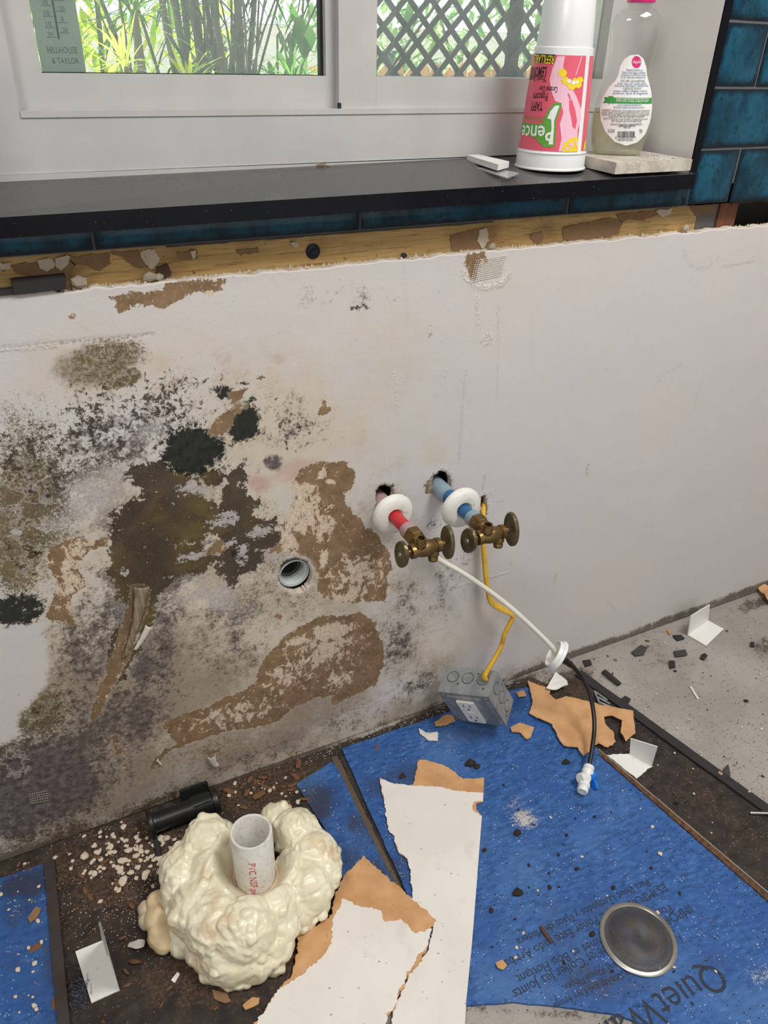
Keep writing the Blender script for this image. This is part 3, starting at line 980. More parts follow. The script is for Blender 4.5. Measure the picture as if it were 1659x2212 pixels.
def m_drywall():
    t = NT('mouldy_drywall_paint')
    A = t.attr
    boost = lambda v: t.m('SUBTRACT', t.ss(v, 0.30, 0.70), 0.5)          # noise spread out to -0.5 .. 0.5
    nL = boost(t.noise(11, 4, 0.6))
    nM = boost(t.noise(38, 5, 0.65))
    nS = boost(t.noise(95, 4, 0.7))
    nF = boost(t.noise(230, 3, 0.7))
    nV = boost(t.noise(620, 1, 0.7))
    sc = lambda v, k: t.m('MULTIPLY', v, k)
    add = lambda *a: a[0] if len(a) == 1 else t.m('ADD', a[0], add(*a[1:]))
    pos01 = lambda v: t.m('ADD', v, 0.5)
    gate = lambda nm, v: t.m('MULTIPLY', v, t.ss(A(nm), 0.0, 0.22))      # growth only where there is any
    base = t.mix(t.ss(t.noise(3.2, 4), 0.35, 0.7), srgb(200, 196, 195), srgb(204, 197, 193))
    # yellowed paint
    crm = add(A('cream'), sc(nM, .35), sc(nL, .35))
    c = t.mix(gate('cream', sc(t.ss(crm, 0.1, 1.0), 0.55)), base, srgb(200, 184, 152))
    c = t.mix(gate('pink', sc(t.ss(add(A('pink'), sc(nM, .4)), 0.2, 1.0), 0.6)), c, srgb(186, 142, 132))
    # tan-grey damp film over the lower wall
    tn = add(A('tan'), sc(nL, .35), sc(nM, .35), sc(nS, .2), sc(nF, .2))
    c = t.mix(gate('tan', sc(t.ss(tn, 0.15, 0.95), 0.85)), c, t.mix(pos01(nM), srgb(128, 113, 96), srgb(158, 143, 124)))
    # broad olive tinge, granular
    tg = add(A('tinge'), sc(nV, .5), sc(nF, .6), sc(nS, .4), sc(nM, .3))
    tcol = t.mix(pos01(nL), srgb(84, 76, 48), srgb(116, 103, 70))
    c = t.mix(gate('tinge', sc(t.ss(tg, 0.22, 0.85), 0.95)), c, tcol)
    # grey-violet sooty growth and the painted valve shadow
    g = add(A('grey'), sc(nM, .55), sc(nF, .4), sc(nS, .45), sc(nL, .3))
    gcol = t.mix(pos01(nS), srgb(110, 101, 102), srgb(62, 51, 48))
    c = t.mix(gate('grey', sc(t.ss(g, 0.32, 1.0), 0.92)), c, gcol)
    # speckled colonies
    sp = add(A('speck'), sc(nS, .9), sc(nF, .55), sc(nL, .4))
    scol = t.mix(pos01(nL), srgb(72, 66, 54), srgb(58, 50, 50))
    c = t.mix(gate('speck', sc(t.ss(sp, 0.98, 1.22), 0.88)), c, scol)
    # bleached veins and blisters running through the growth
    ve = t.m('ABSOLUTE', add(t.noise(26, 4, .62), -0.5))
    vm = t.m('MULTIPLY', t.ss(ve, 0.035, 0.0), t.ss(A('tinge'), .72, .95))
    c = t.mix(sc(vm, .5), c, srgb(190, 180, 170))
    # damp olive-brown islands with a bleached margin
    oN = add(A('olive'), sc(nM, 0.016), sc(nS, .012), sc(nF, 0.005), sc(nL, 0.012))
    om = t.ss(oN, -0.0004, 0.0012)
    ocol = t.mix(t.ss(t.noise(7, 3), .42, .60), srgb(58, 46, 37), srgb(92, 78, 40))
    ocol = t.mix(sc(t.ss(nM, -.1, .4), .6), ocol, srgb(52, 40, 33))
    ocol = t.mix(sc(t.ss(nV, .2, .45), .35), ocol, srgb(120, 106, 72))
    c = t.mix(sc(t.ss(oN, -0.007, -0.001), 0.35), c, srgb(186, 178, 168))
    c = t.mix(sc(om, 0.95), c, ocol)
    isl = t.m('MULTIPLY', t.ss(add(sc(nS, .6), sc(nM, .6)), .34, .46), om)
    c = t.mix(sc(isl, .75), c, srgb(176, 168, 156))
    pl = add(A('pale'), sc(nM, .7), sc(nS, .75), sc(nF, .45))
    c = t.mix(gate('pale', sc(t.ss(pl, .66, .86), .9)), c, t.mix(pos01(nF), srgb(196, 190, 190), srgb(168, 160, 158)))
    # black-green colonies
    b = add(A('black'), sc(nM, .40), sc(nS, .60), sc(nF, 0.45), sc(nV, 0.15))
    bcol = t.mix(pos01(nF), srgb(13, 16, 14), srgb(36, 41, 33))
    c = t.mix(gate('black', sc(t.ss(b, 0.40, 0.80), 0.97)), c, bcol)
    # peeled facing paper
    pN = add(A('peel'), sc(nM, 0.006), sc(nS, 0.006), sc(nF, .003), sc(nV, 0.001))
    pm = t.ss(pN, 0.0, 0.0006)
    pcol = t.mix(pos01(nM), srgb(114, 92, 68), srgb(142, 116, 88))
    pcol = t.mix(sc(t.ss(g, .5, 1.2), .55), pcol, srgb(84, 66, 46))
    pcol = t.mix(sc(t.ss(nF, .1, .45), .3), pcol, srgb(166, 138, 108))
    fl = boost(t.noise(60, 5, .72, t.map(scale=(1.3, 1, 1.0), rot=(0, R(25), 0)), .5))
    sf = add(A('scuff'), .14, sc(fl, 1.15), sc(nF, .4), sc(nV, .2))
    pcol = t.mix(sc(t.ss(sf, 0.55, 0.72), 0.92), pcol, t.mix(pos01(nF), srgb(226, 212, 194), srgb(192, 168, 144)))
    rimm = t.m('MULTIPLY', t.ss(pN, -0.0018, -0.0003), t.m('SUBTRACT', 1.0, pm))
    c = t.mix(sc(rimm, .35), c, srgb(214, 204, 190))
    c = t.mix(pm, c, pcol)
    # grime along the foot of the wall, scratches, raised ridges
    dN = add(A('dirt'), sc(nM, .5), sc(nF, .5))
    c = t.mix(gate('dirt', sc(t.ss(dN, .25, .95), .85)), c, srgb(82, 68, 52))
    c = t.mix(sc(t.m('MULTIPLY', A('mark'), t.ss(nF, -.2, .2)), .5), c, srgb(100, 92, 86))
    rd = t.m('MULTIPLY', A('ridge'), t.ss(nF, -.3, .1))
    c = t.mix(sc(rd, .6), c, srgb(222, 216, 208))
    # scattered pin specks and dull smears
    pins = t.ss(t.voro(46, None, 'F1'), 0.05, 0.09)
    pk = t.ss(t.noise(30, 2), 0.52, 0.6)
    c = t.mix(t.m('MULTIPLY', t.m('SUBTRACT', 1.0, pins), sc(pk, .32)), c, srgb(104, 90, 74))
    h = add(sc(nF, .16), sc(pm, -1.2), sc(rd, 1.2), sc(om, -.25), sc(t.noise(330, 1), .15), sc(A('mark'), -.4), sc(nL, .6))
    return t.done(t.bsdf(c, 0.66, normal=t.bump(h, 0.55, 0.0016), Specular_IOR_Level=0.25))


M_DRY = m_drywall()
M_GYP = simple('crumbling_gypsum', srgb(204, 192, 176), 0.95, var=0.22, scale=90, bump=0.6, bscale=160)
me.materials.append(M_DRY)
me.materials.append(M_GYP)
me.polygons.foreach_set('use_smooth', np.concatenate([np.ones(len(quads)), np.zeros(len(sides))]).astype(bool))
drywall = link('wall_lower', me, None, None, 'mouldy white drywall with peeled brown paper under the window', None, None, 'structure')
for a, b in ((RX0, GX0), (GX1, RX1)):
    bx('drywall_end', a, b, 0.0, 0.0127, 0.0, GZ1, M_PAINT, drywall)
# ------------------------------------------------------------------ floor
FX0, FX1, FY0, FY1, FS = -0.40, 2.30, -0.95, 0.10, 0.005
fnx, fny = int((FX1 - FX0) / FS), int((FY1 - FY0) / FS)
fx_, fy_ = np.meshgrid(np.linspace(FX0, FX1, fnx + 1), np.linspace(FY0, FY1, fny + 1))
FP = np.stack([fx_.ravel(), fy_.ravel()], 1)


def to_floor(px):
    return np.array([[FL(*p).x, FL(*p).y] for p in px])


DARK = [
    [(-200, 1940), (0, 1858), (330, 1738), (640, 1638), (738, 1606), (950, 1530), (1140, 1462), (1180, 1476), (1240, 1462), (1300, 1500), (1659, 1758), (1800, 1860), (1900, 2060), (1659, 1940), (1290, 1625), (1180, 1560), (900, 1700), (960, 1980), (880, 2110), (760, 2330), (-200, 2400)],
]
EDGE = [(1400, 1350, 300, 8, -20, .9, .3), (1000, 1515, 220, 18, -20, 1., .4), (600, 1660, 200, 40, -20, 1., .5), (1230, 1470, 70, 30, -10, 1., .4), (1640, 1300, 60, 16, -20, .9, .4), (1650, 1395, 30, 26, 0, .75, .4), (1440, 1420, 130, 40, 20, .35, .2), (1200, 2190, 260, 12, 4, .6, .3)]
SOIL = [(230, 1850, 220, 90, -15, .9, .4), (220, 1930, 80, 40, 0, 1.2, .5), (560, 1700, 160, 60, -20, 1.0, .5), (430, 2120, 160, 80, 0, .9, .4), (400, 1960, 120, 60, 0, .7, .3), (700, 1700, 60, 60, 0, .8, .4), (1230, 1480, 90, 40, 10, .9, .4), (1560, 1760, 160, 40, 38, .5, .3), (620, 2050, 60, 90, 0, .9, .4)]
me = bpy.data.meshes.new('floor')
fz = (vnoise(FP, 30, 4, 3) - .5) * 0.0016
dk = poly_field(FP, DARK, to_floor)
soil = blob_field(FP, SOIL, to_floor)
fz += np.clip(soil, 0, 1) * np.clip(dk / 0.01, 0, 1) * (vnoise(FP, 60, 8, 4)) * 0.004
fz[(fx_.ravel() < FX0 + .001) | (fx_.ravel() > FX1 - .001) | (fy_.ravel() < FY0 + .001) | (fy_.ravel() > FY1 - .001)] = 0
fid = np.arange((fnx + 1) * (fny + 1)).reshape(fny + 1, fnx + 1)
fq = np.stack([fid[:-1, :-1], fid[:-1, 1:], fid[1:, 1:], fid[1:, :-1]], -1).reshape(-1, 4)
# outer floor, coarse
ring = [(RX0, RY0), (RX1, RY0), (RX1, FY1), (RX0, FY1)]
n0 = len(FP)
ov = np.concatenate([np.stack([fx_.ravel(), fy_.ravel(), fz - 0.0005], 1), [(a, b, -.0008) for a, b in ring], [(FX0, FY0, -.0008), (FX1, FY0, -.0008), (FX1, FY1, -.0008), (FX0, FY1, -.0008)]])
oq = np.array([(n0, n0 + 1, n0 + 5, n0 + 4), (n0 + 1, n0 + 2, n0 + 6, n0 + 5), (n0 + 3, n0, n0 + 4, n0 + 7)])
af = np.concatenate([fq, oq])
me.vertices.add(len(ov))
me.vertices.foreach_set('co', ov.astype(np.float32).ravel())
me.loops.add(af.size)
me.loops.foreach_set('vertex_index', af.astype(np.int32).ravel())
me.polygons.add(len(af))
me.polygons.foreach_set('loop_start', np.arange(0, af.size, 4, dtype=np.int32))
me.polygons.foreach_set('use_smooth', np.ones(len(af), bool))
me.update()
me.validate()
for nm, v, pv in (('dark', dk, -.2), ('edge', blob_field(FP, EDGE, to_floor), 0), ('soil', soil, 0)):
    a = me.attributes.new(nm, 'FLOAT', 'POINT')
    a.data.foreach_set('value', np.concatenate([v, np.full(8, pv)]).astype(np.float32))


def m_floor():
    t = NT('dirty_grey_floor')
    A = t.attr
    boost = lambda v: t.m('SUBTRACT', t.ss(v, 0.30, 0.70), 0.5)
    nL, nM, nF, nV = boost(t.noise(7, 5)), boost(t.noise(38, 5, .65)), boost(t.noise(190, 3, .7)), boost(t.noise(520, 1, .7))
    sc = lambda v, k: t.m('MULTIPLY', v, k)
    add = lambda *a: a[0] if len(a) == 1 else t.m('ADD', a[0], add(*a[1:]))
    p01 = lambda v: t.m('ADD', v, .5)
    c = t.mix(p01(nL), srgb(148, 141, 134), srgb(166, 159, 152))
    # faint printed grain of the old plank floor
    gr = t.noise(3, 5, .6, t.map(scale=(4, 60, 1), rot=(0, 0, R(38))))
    c = t.mix(sc(t.ss(gr, .5, .75), .3), c, srgb(126, 118, 110))
    c = t.mix(sc(t.ss(add(A('edge'), sc(nM, .6), sc(nF, .4)), .25, .9), .85), c, srgb(70, 60, 50))
    dm = t.ss(add(A('dark'), sc(nM, .006), sc(nF, .003)), -.0008, .0015)
    dcol = t.mix(p01(nM), srgb(42, 36, 34), srgb(66, 57, 51))
    dcol = t.mix(sc(t.ss(add(A('soil'), sc(nM, .7), sc(nF, .6)), .35, 1.0), .85), dcol, t.mix(p01(nF), srgb(44, 32, 25), srgb(96, 76, 58)))
    c = t.mix(dm, c, dcol)
    # plaster dust and grit
    dust = add(sc(nV, .5), sc(nF, .35), sc(nM, .25))
    c = t.mix(sc(t.ss(dust, .42, .54), .5), c, srgb(176, 156, 130))
    grit = t.ss(add(sc(nV, .6), sc(nF, -.4)), .38, .48)
    c = t.mix(sc(grit, .6), c, srgb(62, 52, 44))
    h = add(sc(nF, .5), sc(nV, .3), sc(t.ss(dust, .38, .52), .6))
    return t.done(t.bsdf(c, t.ss(dm, 0, 1, .55, .8), normal=t.bump(h, .45, .002), Specular_IOR_Level=0.3))


me.materials.append(m_floor())
floor = link('floor', me, None, None, 'grey kitchen floor with dark soil and plaster dust', None, None, 'structure')


# blue underlay sheets
def m_underlay():
    t = NT('blue_nonwoven_underlay')
    A = t.attr
    boost = lambda v: t.m('SUBTRACT', t.ss(v, 0.30, 0.70), 0.5)
    v1 = t.map(scale=(1, 2.6, 1), rot=(0, 0, R(32)))
    n1, n2, n3 = boost(t.noise(60, 5, .7, v1)), boost(t.noise(14, 4, .6)), boost(t.noise(240, 3, .7, v1))
    nV = boost(t.noise(430, 1, .7))
    sc = lambda v, k: t.m('MULTIPLY', v, k)
    add = lambda *a: a[0] if len(a) == 1 else t.m('ADD', a[0], add(*a[1:]))
    p01 = lambda v: t.m('ADD', v, .5)
    c = t.mix(p01(n1), srgb(28, 66, 120), srgb(58, 106, 172))
    c = t.mix(sc(t.ss(n2, -.1, .4), .5), c, srgb(40, 86, 154))
    c = t.mix(sc(t.ss(t.noise(5, 4), .5, .7), .45), c, srgb(84, 126, 180))
    rib = t.wave(150, t.map(rot=(0, 0, R(-58))), 1.5)
    c = t.mix(sc(rib, .12), c, srgb(30, 58, 100))
    st = add(A('stain'), sc(n2, .5), sc(n1, .5), sc(n3, .4))
    c = t.mix(sc(t.ss(st, .35, .95), .8), c, srgb(52, 46, 44))
    pd = add(A('powder'), sc(n1, .5), sc(nV, .5))
    c = t.mix(sc(t.ss(pd, .3, 1.1), .85), c, srgb(206, 196, 176))
    blk = t.ss(add(sc(n1, .4), sc(nV, .5), sc(n2, .3)), .44, .56)
    c = t.mix(sc(blk, .7), c, srgb(34, 36, 42))
    wh = t.ss(t.voro(210, None, 'F1'), .24, .12)
    c = t.mix(t.m('MULTIPLY', wh, sc(t.ss(t.noise(60, 3), .5, .62), .8)), c, srgb(208, 206, 200))
    h = add(sc(n1, .4), sc(n3, .4), sc(rib, .3))
    return t.done(t.bsdf(c, .55, normal=t.bump(h, .4, .0012), Specular_IOR_Level=.35))


M_UNDER = m_underlay()
STAIN = [(30, 1960, 70, 60, 0, .75, .3), (110, 2060, 30, 120, 0, .8, .3), (760, 1850, 60, 60, 0, .6, .3), (680, 1740, 70, 70, 0, 1.0, .3), (800, 1900, 60, 70, 0, .95, .3), (50, 1920, 90, 40, -15, 1.0, .4), (90, 1900, 70, 40, -10, .8, .3), (690, 1720, 70, 40, 0, .75, .3), (60, 2050, 80, 100, 0, .4, .2), (1185, 1985, 48, 60, 0, .6, .3), (870, 1680, 150, 40, -20, .6, .3), (830, 1880, 90, 60, 30, .6, .3), (1540, 2090, 90, 50, 0, .3, .2), (1300, 2120, 220, 60, 0, .55, .3), (780, 1800, 50, 90, -30, .6, .3), (1000, 1600, 200, 40, -20, .35, .2), (1250, 2000, 120, 90, 0, .42, .2), (100, 2200, 60, 100, 0, .5, .3)]
POWDER = [(1133, 1772, 36, 24, 20, 1.0, .2), (1110, 1740, 24, 30, 40, .5, .1), (1645, 2110, 40, 26, 0, .6, .2), (960, 1600, 80, 22, -10, .35, .1)]


def sheet(px_out, label, z1=0.0035, seed=0):
    w = to_floor(px_out)
    out = rough_poly(w, 0.0012, 0.008, seed)
    # fine interior so stains and slight waves sit on real vertices
    bm = bmesh.new()
    slab_bm(bm, out, 0.0003, z1)
    lo, hi = w.min(0), w.max(0)
    for ax in (0, 1):
        for s in np.arange(lo[ax] + 0.012, hi[ax], 0.012):
            no = (1, 0, 0) if ax == 0 else (0, 1, 0)
            co = (s, 0, 0) if ax == 0 else (0, s, 0)
            bmesh.ops.bisect_plane(bm, geom=bm.verts[:] + bm.edges[:] + bm.faces[:], plane_co=co, plane_no=no)
    for v in bm.verts:
        if v.co.z > 0.001:
            v.co.z += 0.0006 * (1 + mnoise.noise(Vector((v.co.x * 14, v.co.y * 14, seed))))
    me = bm_mesh('underlay_sheet', bm)
    p = np.array([(v.co.x, v.co.y) for v in me.vertices])
    for nm, bl in (('stain', STAIN), ('powder', POWDER)):
        a = me.attributes.new(nm, 'FLOAT', 'POINT')
        a.data.foreach_set('value', blob_field(p, bl, to_floor).astype(np.float32))
    return link('underlay_sheet', me, M_UNDER, None, label, 'underlay', 'blue underlay sheets')


sheet_main = sheet([(738, 1620), (950, 1547), (1090, 1496), (1142, 1487), (1288, 1619), (1420, 1733), (1554, 1842), (1700, 1965), (1850, 2100), (1700, 2290), (1480, 2235), (1375, 2211), (1321, 2193), (1196, 2176), (1103, 2168), (1000, 2176), (930, 2150), (880, 1935), (800, 1760)], 'large blue underlay sheet printed with black lettering, under the mesh strainer', seed=2)
sheet([(640, 1697), (716, 1648), (733, 1668), (786, 1780), (866, 1938), (850, 2010), (790, 2020), (748, 1930), (712, 1810)], 'narrow blue underlay strip between the foam and the brown seam', seed=5)
sheet([(-120, 1940), (0, 1902), (100, 1866), (112, 1980), (132, 2240), (60, 2300), (-120, 2300)], 'blue underlay sheet beside the white bracket with dark cabinet edge', seed=9)

# printed lettering on the main sheet
M_INK = simple('faded_black_ink', srgb(34, 42, 60), 0.7, var=0.3, scale=60)


def floor_text(txt, a_px, b_px, nchar, name='printed_line', bold=0.0, z=0.0062, parent=sheet_main):
    a, b = FL(*a_px, z), FL(*b_px, z)
    d = (b - a)
    d.z = 0
    d.normalize()
    cu = bpy.data.curves.new(name, 'FONT')
    cu.body = txt
    cu.size = 1.0
    cu.resolution_u = 3
    # size from the run of the first nchar letters between the two surveyed points
    cu.body = txt[:nchar]
    tmp = bpy.data.objects.new(name, cu)
    COL.objects.link(tmp)
    bpy.context.view_layer.update()
    size = (b - a).length / tmp.dimensions.x
    cu.body = txt
    bpy.context.view_layer.update()
    me = bpy.data.meshes.new_from_object(tmp.evaluated_get(bpy.context.evaluated_depsgraph_get()))
    bpy.data.objects.remove(tmp)
    up = Vector((0, 0, 1)).cross(d)
    mt = Matrix(((d.x * size, up.x * size * 1.1, 0, a.x), (d.y * size, up.y * size * 1.1, 0, a.y), (0, 0, 1, 0), (0, 0, 0, 1)))
    me.transform(mt)
    # drape the letters on the sheet
    for v in me.vertices:
        v.co.z = 0.0036 + 0.0006 * (1 + mnoise.noise(Vector((v.co.x * 14, v.co.y * 14, 2)))) + 0.0002
    return link(name, me, M_INK, parent)


floor_text('QuietWalk', (1542, 2074), (1318, 2196), 7, 'printed_name')
floor_text('This Side Up and Tape Seams', (1372, 2086), (1195, 2166), 27)
floor_text('For Laminate and Floating Wood Floors', (1466, 2013), (1220, 2125), 37)
floor_text('IMPORTANT Ce Côté et Coller les Joints', (1488, 1952), (1200, 2092), 27)
floor_text('Pour Planchers Laminés et Bois Flottant', (1446, 1952), (1200, 2066), 29)
floor_text('ES IMPORTANTE Poner Este Lado Arriba', (1434, 1906), (1200, 2019), 24)
floor_text('Para Pisos Laminados y Pisos de Madera', (1398, 1897), (1200, 1988), 29)


# narrow strips between sheet and plank floor
def strip(name, px_a, px_b, half, z0, z1, mat, label, cat, seed=0, wob=.0008):
    a, b = FL(*px_a), FL(*px_b)
    d = (b - a).normalized()
    nrm = Vector((-d.y, d.x, 0))
    o = rough_poly([(a - nrm * half)[:2], (b - nrm * half)[:2], (b + nrm * half)[:2], (a + nrm * half)[:2]], wob, .01, seed)
    return slab(name, o, z0, z1, mat, label=label, cat=cat)


def m_rot():
    t = NT('rotten_wood_edge')
    v = t.map(scale=(1, 1, 1))
    n = t.noise(120, 5, .7)
    c = t.mix(t.ss(n, .35, .65), srgb(62, 42, 30), srgb(112, 78, 52))
    c = t.mix(t.ss(t.noise(40, 4), .55, .7), c, srgb(48, 38, 32))
    return t.done(t.bsdf(c, .85, normal=t.bump(n, .7, .003)))


M_ROT = m_rot()
M_BLACKRUB = simple('black_rubber', srgb(40, 37, 38), .75, var=.25, bump=.4, bscale=120)
M_DARKWOOD = simple('dark_stained_board', srgb(56, 46, 42), .7, var=.3, scale=60, bump=.4)
ws = strip('wood_strip', (1296, 1632), (1830, 2096), .0046, 0.0002, .007, M_ROT, 'rusty brown rotten wood strip along the large blue sheet edge', 'wood strip', 3)
vs_ = strip('veneer', (1291, 1624), (1830, 2082), .0010, 0.0002, .0078, simple('pale_veneer', srgb(150, 132, 112), .6), None, None, 4, .0003)
vs_.parent = ws
strip('rubber_strip', (1248, 1456), (1760, 1826), .010, 0.0002, .005, M_BLACKRUB, 'long black rubber strip between grey planks and dark soil', 'rubber strip', 5)
strip('board_edge', (108, 1866), (142, 2240), .0075, 0.0002, .009, M_DARKWOOD, 'dark brown board edge beside the blue sheet and white bracket', 'board', 6)
strip('seam_strip', (722, 1636), (872, 1948), .0058, 0.0002, .0028, simple('brown_grit_seam', srgb(92, 78, 64), .95, var=.45, scale=220, bump=.8), 'brown gritty seam between the two blue underlay pieces', 'seam', 7, .0015)
# ------------------------------------------------------------------ pipes and fixtures on the wall
def m_brass():
    t = NT('tarnished_brass')
    n = t.noise(60, 5, .65)
    n2 = t.noise(260, 4, .7)
    c = t.mix(t.ss(n, .3, .7), srgb(104, 82, 50), srgb(140, 114, 70))
    c = t.mix(t.ss(n2, .52, .7), c, srgb(78, 62, 40))
    return t.done(t.bsdf(c, t.ss(n2, .3, .7, .28, .55), .85, t.bump(n2, .25, .001)))


def m_bronze_handle():
    t = NT('greenish_tarnished_handle')
    n = t.noise(45, 5, .65)
    n2 = t.noise(220, 4, .7)
    c = t.mix(t.ss(n, .35, .65), srgb(96, 84, 66), srgb(122, 110, 78))
    c = t.mix(t.ss(n2, .5, .68), c, srgb(98, 104, 60))
    return t.done(t.bsdf(c, .38, .7, t.bump(n2, .25, .001)))


def m_dusty_white(name, col=(222, 219, 212), spot=(176, 160, 138), k=.55):
    t = NT(name)
    n = t.noise(120, 5, .7)
    n2 = t.noise(24, 4)
    c = t.mix(t.ss(n2, .35, .7), srgb(*col), tuple(v * .93 for v in srgb(*col)))
    c = t.mix(t.m('MULTIPLY', t.ss(n, .56, .68), k), c, srgb(*spot))
    return t.done(t.bsdf(c, .5, normal=t.bump(n, .15, .001)))


M_BRASS, M_HANDLE = m_brass(), m_bronze_handle()
M_ESC = m_dusty_white('dusty_white_plastic')
M_RED = simple('red_pex_pipe', srgb(186, 40, 48), .4, var=.15, scale=80)
M_BLUE = simple('blue_pex_pipe', srgb(40, 92, 136), .4, var=.2, scale=80)
M_SLV_R = simple('frosted_pink_sleeve', srgb(188, 158, 158), .35, var=.12, Transmission_Weight=0.25)
M_SLV_B = simple('frosted_blue_sleeve', srgb(146, 168, 182), .35, var=.12, Transmission_Weight=0.25)
M_SCREW = simple('dull_steel_screw', srgb(170, 168, 160), .35, .9)


def oval_handle(parent, cx, y, z, side, rx, rz, tilt):
    bm = bmesh.new()
    n = 40
    prof = [(0.0, 0.0026), (0.50, 0.0026), (0.84, 0.0022), (0.93, 0.0036), (0.98, 0.0034), (1.0, 0.0024), (1.0, -0.0016), (0.96, -0.0026), (0.75, -0.0012), (0.45, -0.0016), (0.0, -0.0016)]
    rings = []
    ct, st = math.cos(tilt), math.sin(tilt)
    for r, h in prof:
        if r == 0:
            rings.append([bm.verts.new((cx + side * h, y, z))])
        else:
            ring = []
            for i in range(n):
                a = 2 * math.pi * i / n
                rr = r * (1 + (0.018 * (1 if i % 2 else -1) if r >= 1.0 else 0))
                u_, w_ = rx * rr * math.cos(a), rz * rr * math.sin(a)
                ring.append(bm.verts.new((cx + side * h, y + u_ * ct - w_ * st, z + u_ * st + w_ * ct)))
            rings.append(ring)
    for A_, B_ in zip(rings, rings[1:]):
        for i in range(n):
            j = (i + 1) % n
            if len(A_) == 1:
                bm.faces.new((A_[0], B_[i], B_[j]))
            elif len(B_) == 1:
                bm.faces.new((A_[i], A_[j], B_[0]))
            else:
                bm.faces.new((A_[i], A_[j], B_[j], B_[i]))
    h = link('handle', bm_mesh('handle', bm, smooth=True), M_HANDLE, parent)
    lathe('screw', [(0, .0056), (.0030, .0050), (.0040, .0036), (.0040, .0020)], M_SCREW, h, (cx, y, z), (side, 0, 0), 14)
    return h


def water_valve(x, z, ysleeve, yesc, ysl2, ynut, ybody, mpipe, mslv, label, hx0, hx1, tilts, droop=0.0):
    t = empty('water_valve', (x, 0, z), label, 'valve', 'brass water valves on the drywall')

    def part(name, prof, mat, n=28, axis=(0, -1, 0), o=(0, 0, 0), **kw):
        return lathe(name, prof, mat, t, o, axis, n, **kw)
    part('pipe', [(.0, -.06), (.0102, -.06), (.0102, -ynut), (0, -ynut)], mpipe)
    part('sleeve', [(.0104, -.03), (.0140, -.03), (.0142, ysleeve - .004), (.0132, ysleeve), (.0104, ysleeve)], mslv)
    part('sleeve', [(.0103, ysl2), (.0128, ysl2 + .001), (.0134, ysl2 + .004), (.0134, ynut_(ynut)), (.0103, ynut_(ynut))], mslv)
    # shallow domed escutcheon
    e = part('escutcheon', [(.0108, yesc + .003), (.0140, yesc + .0062), (.0200, yesc + .0066), (.0280, yesc + .0046), (.0325, yesc + .0008), (.0344, yesc - .0040), (.0340, yesc - .0062), (.0320, yesc - .0056), (.0220, yesc - .0024), (.0108, yesc - .0016)], M_ESC, 44)
    # compression nut, hexagonal with ring collar
    bm = bmesh.new()
    lathe_bm(bm, [(0, -ynut - .001), (.0135, -ynut - .001), (.0148, -ynut + .001), (.0148, -ynut + .0145), (.0135, -ynut + .0165), (0, -ynut + .0165)], (0, 0, 0), (0, -1, 0), 6)
    link('compression_nut', bm_mesh('compression_nut', bm, True, .0008), M_BRASS, t)
    part('collar', [(0, -ynut + .016), (.0118, -ynut + .016), (.0126, -ynut + .018), (.0118, -ynut + .021), (.0100, -ynut + .022), (0, -ybody)], M_BRASS)
    # cast body lying along the wall with two bonnets
    yb = ybody
    b0, b1 = hx0 - x, hx1 - x
    bod = lathe('valve_body', [(0, b0 + .006), (.0050, b0 + .006), (.0050, b0 + .013), (.0108, b0 + .0135), (.0112, b0 + .0195), (.0096, b0 + .0205), (.0112, b0 + .027), (.0128, b0 + .034), (.0128, b1 - .034), (.0112, b1 - .027), (.0096, b1 - .0205), (.0112, b1 - .0195), (.0108, b1 - .0135), (.0050, b1 - .013), (.0050, b1 - .006), (0, b1 - .006)], M_BRASS, t, (0, yb, 0), (1, 0, 0), 24)
    for sx_, up in ((-.0095, 1), (.0125, -1)):
        o = lathe('outlet', [(.0080, .006), (.0090, .0085), (.0090, .0130), (.0070, .0135), (.0070, .0225), (.0050, .0225), (.0047, .0090), (0, .0090)], M_BRASS, t, (sx_, yb - .001, 0), (0, -.12, up), 20)
        for q in range(3):
            lathe('thread', [(.0070, .0145 + q * .0022), (.0075, .0152 + q * .0022), (.0070, .0159 + q * .0022)], M_BRASS, o, (sx_, yb - .001, 0), (0, -.12, up), 20)
    oval_handle(t, b0, yb, 0, -1, .0165, .0235, tilts[0])
    oval_handle(t, b1, yb, 0, 1, .0165, .0270, tilts[1])
    return t


def ynut_(y):
    return -y


# lathe heights run along -y, so distances from the wall are positive
hot = water_valve(.4749, .4975, .0165, .0380, .0800, -.0960, -.1370, M_RED, M_SLV_R, 'brass double-handled water valve on the red pipe with white collar', .4373, .5120, (R(20), R(-4)))
cold = water_valve(.5766, .5030, .0300, .0720, .0980, -.1120, -.1530, M_BLUE, M_SLV_B, 'brass double-handled water valve on the blue pipe with white collar', .5390, .6125, (R(28), R(-10)))
lathe('pipe_band', [(.0104, .0235), (.0106, .0245), (.0106, .029), (.0104, .030)], M_ESC, hot, (0, 0, 0), (0, -1, 0), 24)

# grey drain fitting inside its hole
dh = WL(638, 1243)
M_PVCG = simple('grey_pvc', srgb(182, 186, 184), .4, var=.12, scale=60)
dr = empty('drain_pipe', (dh.x, .02, dh.z), 'grey threaded drain pipe inside the round hole in the drywall', 'pipe')
lathe('pipe', [(.0250, .060), (.0250, -.014), (.0225, -.0145), (.0220, -.012), (.0220, .060)], M_PVCG, dr, (0, 0, 0), (0, 1, 0), 40)
for q in range(5):
    lathe('thread', [(.0221, -.010 + q * .006), (.0205, -.0085 + q * .006), (.0221, -.007 + q * .006)], M_PVCG, dr, (0, 0, 0), (0, 1, 0), 40)
lathe('stub', [(.0, .05), (.0185, .05), (.0195, .012), (.0185, .010), (.0165, .012), (.0165, .045), (0, .045)], simple('dark_grey_pvc', srgb(92, 94, 92), .5), dr, (0, 0, 0), (0, 1, 0), 32)

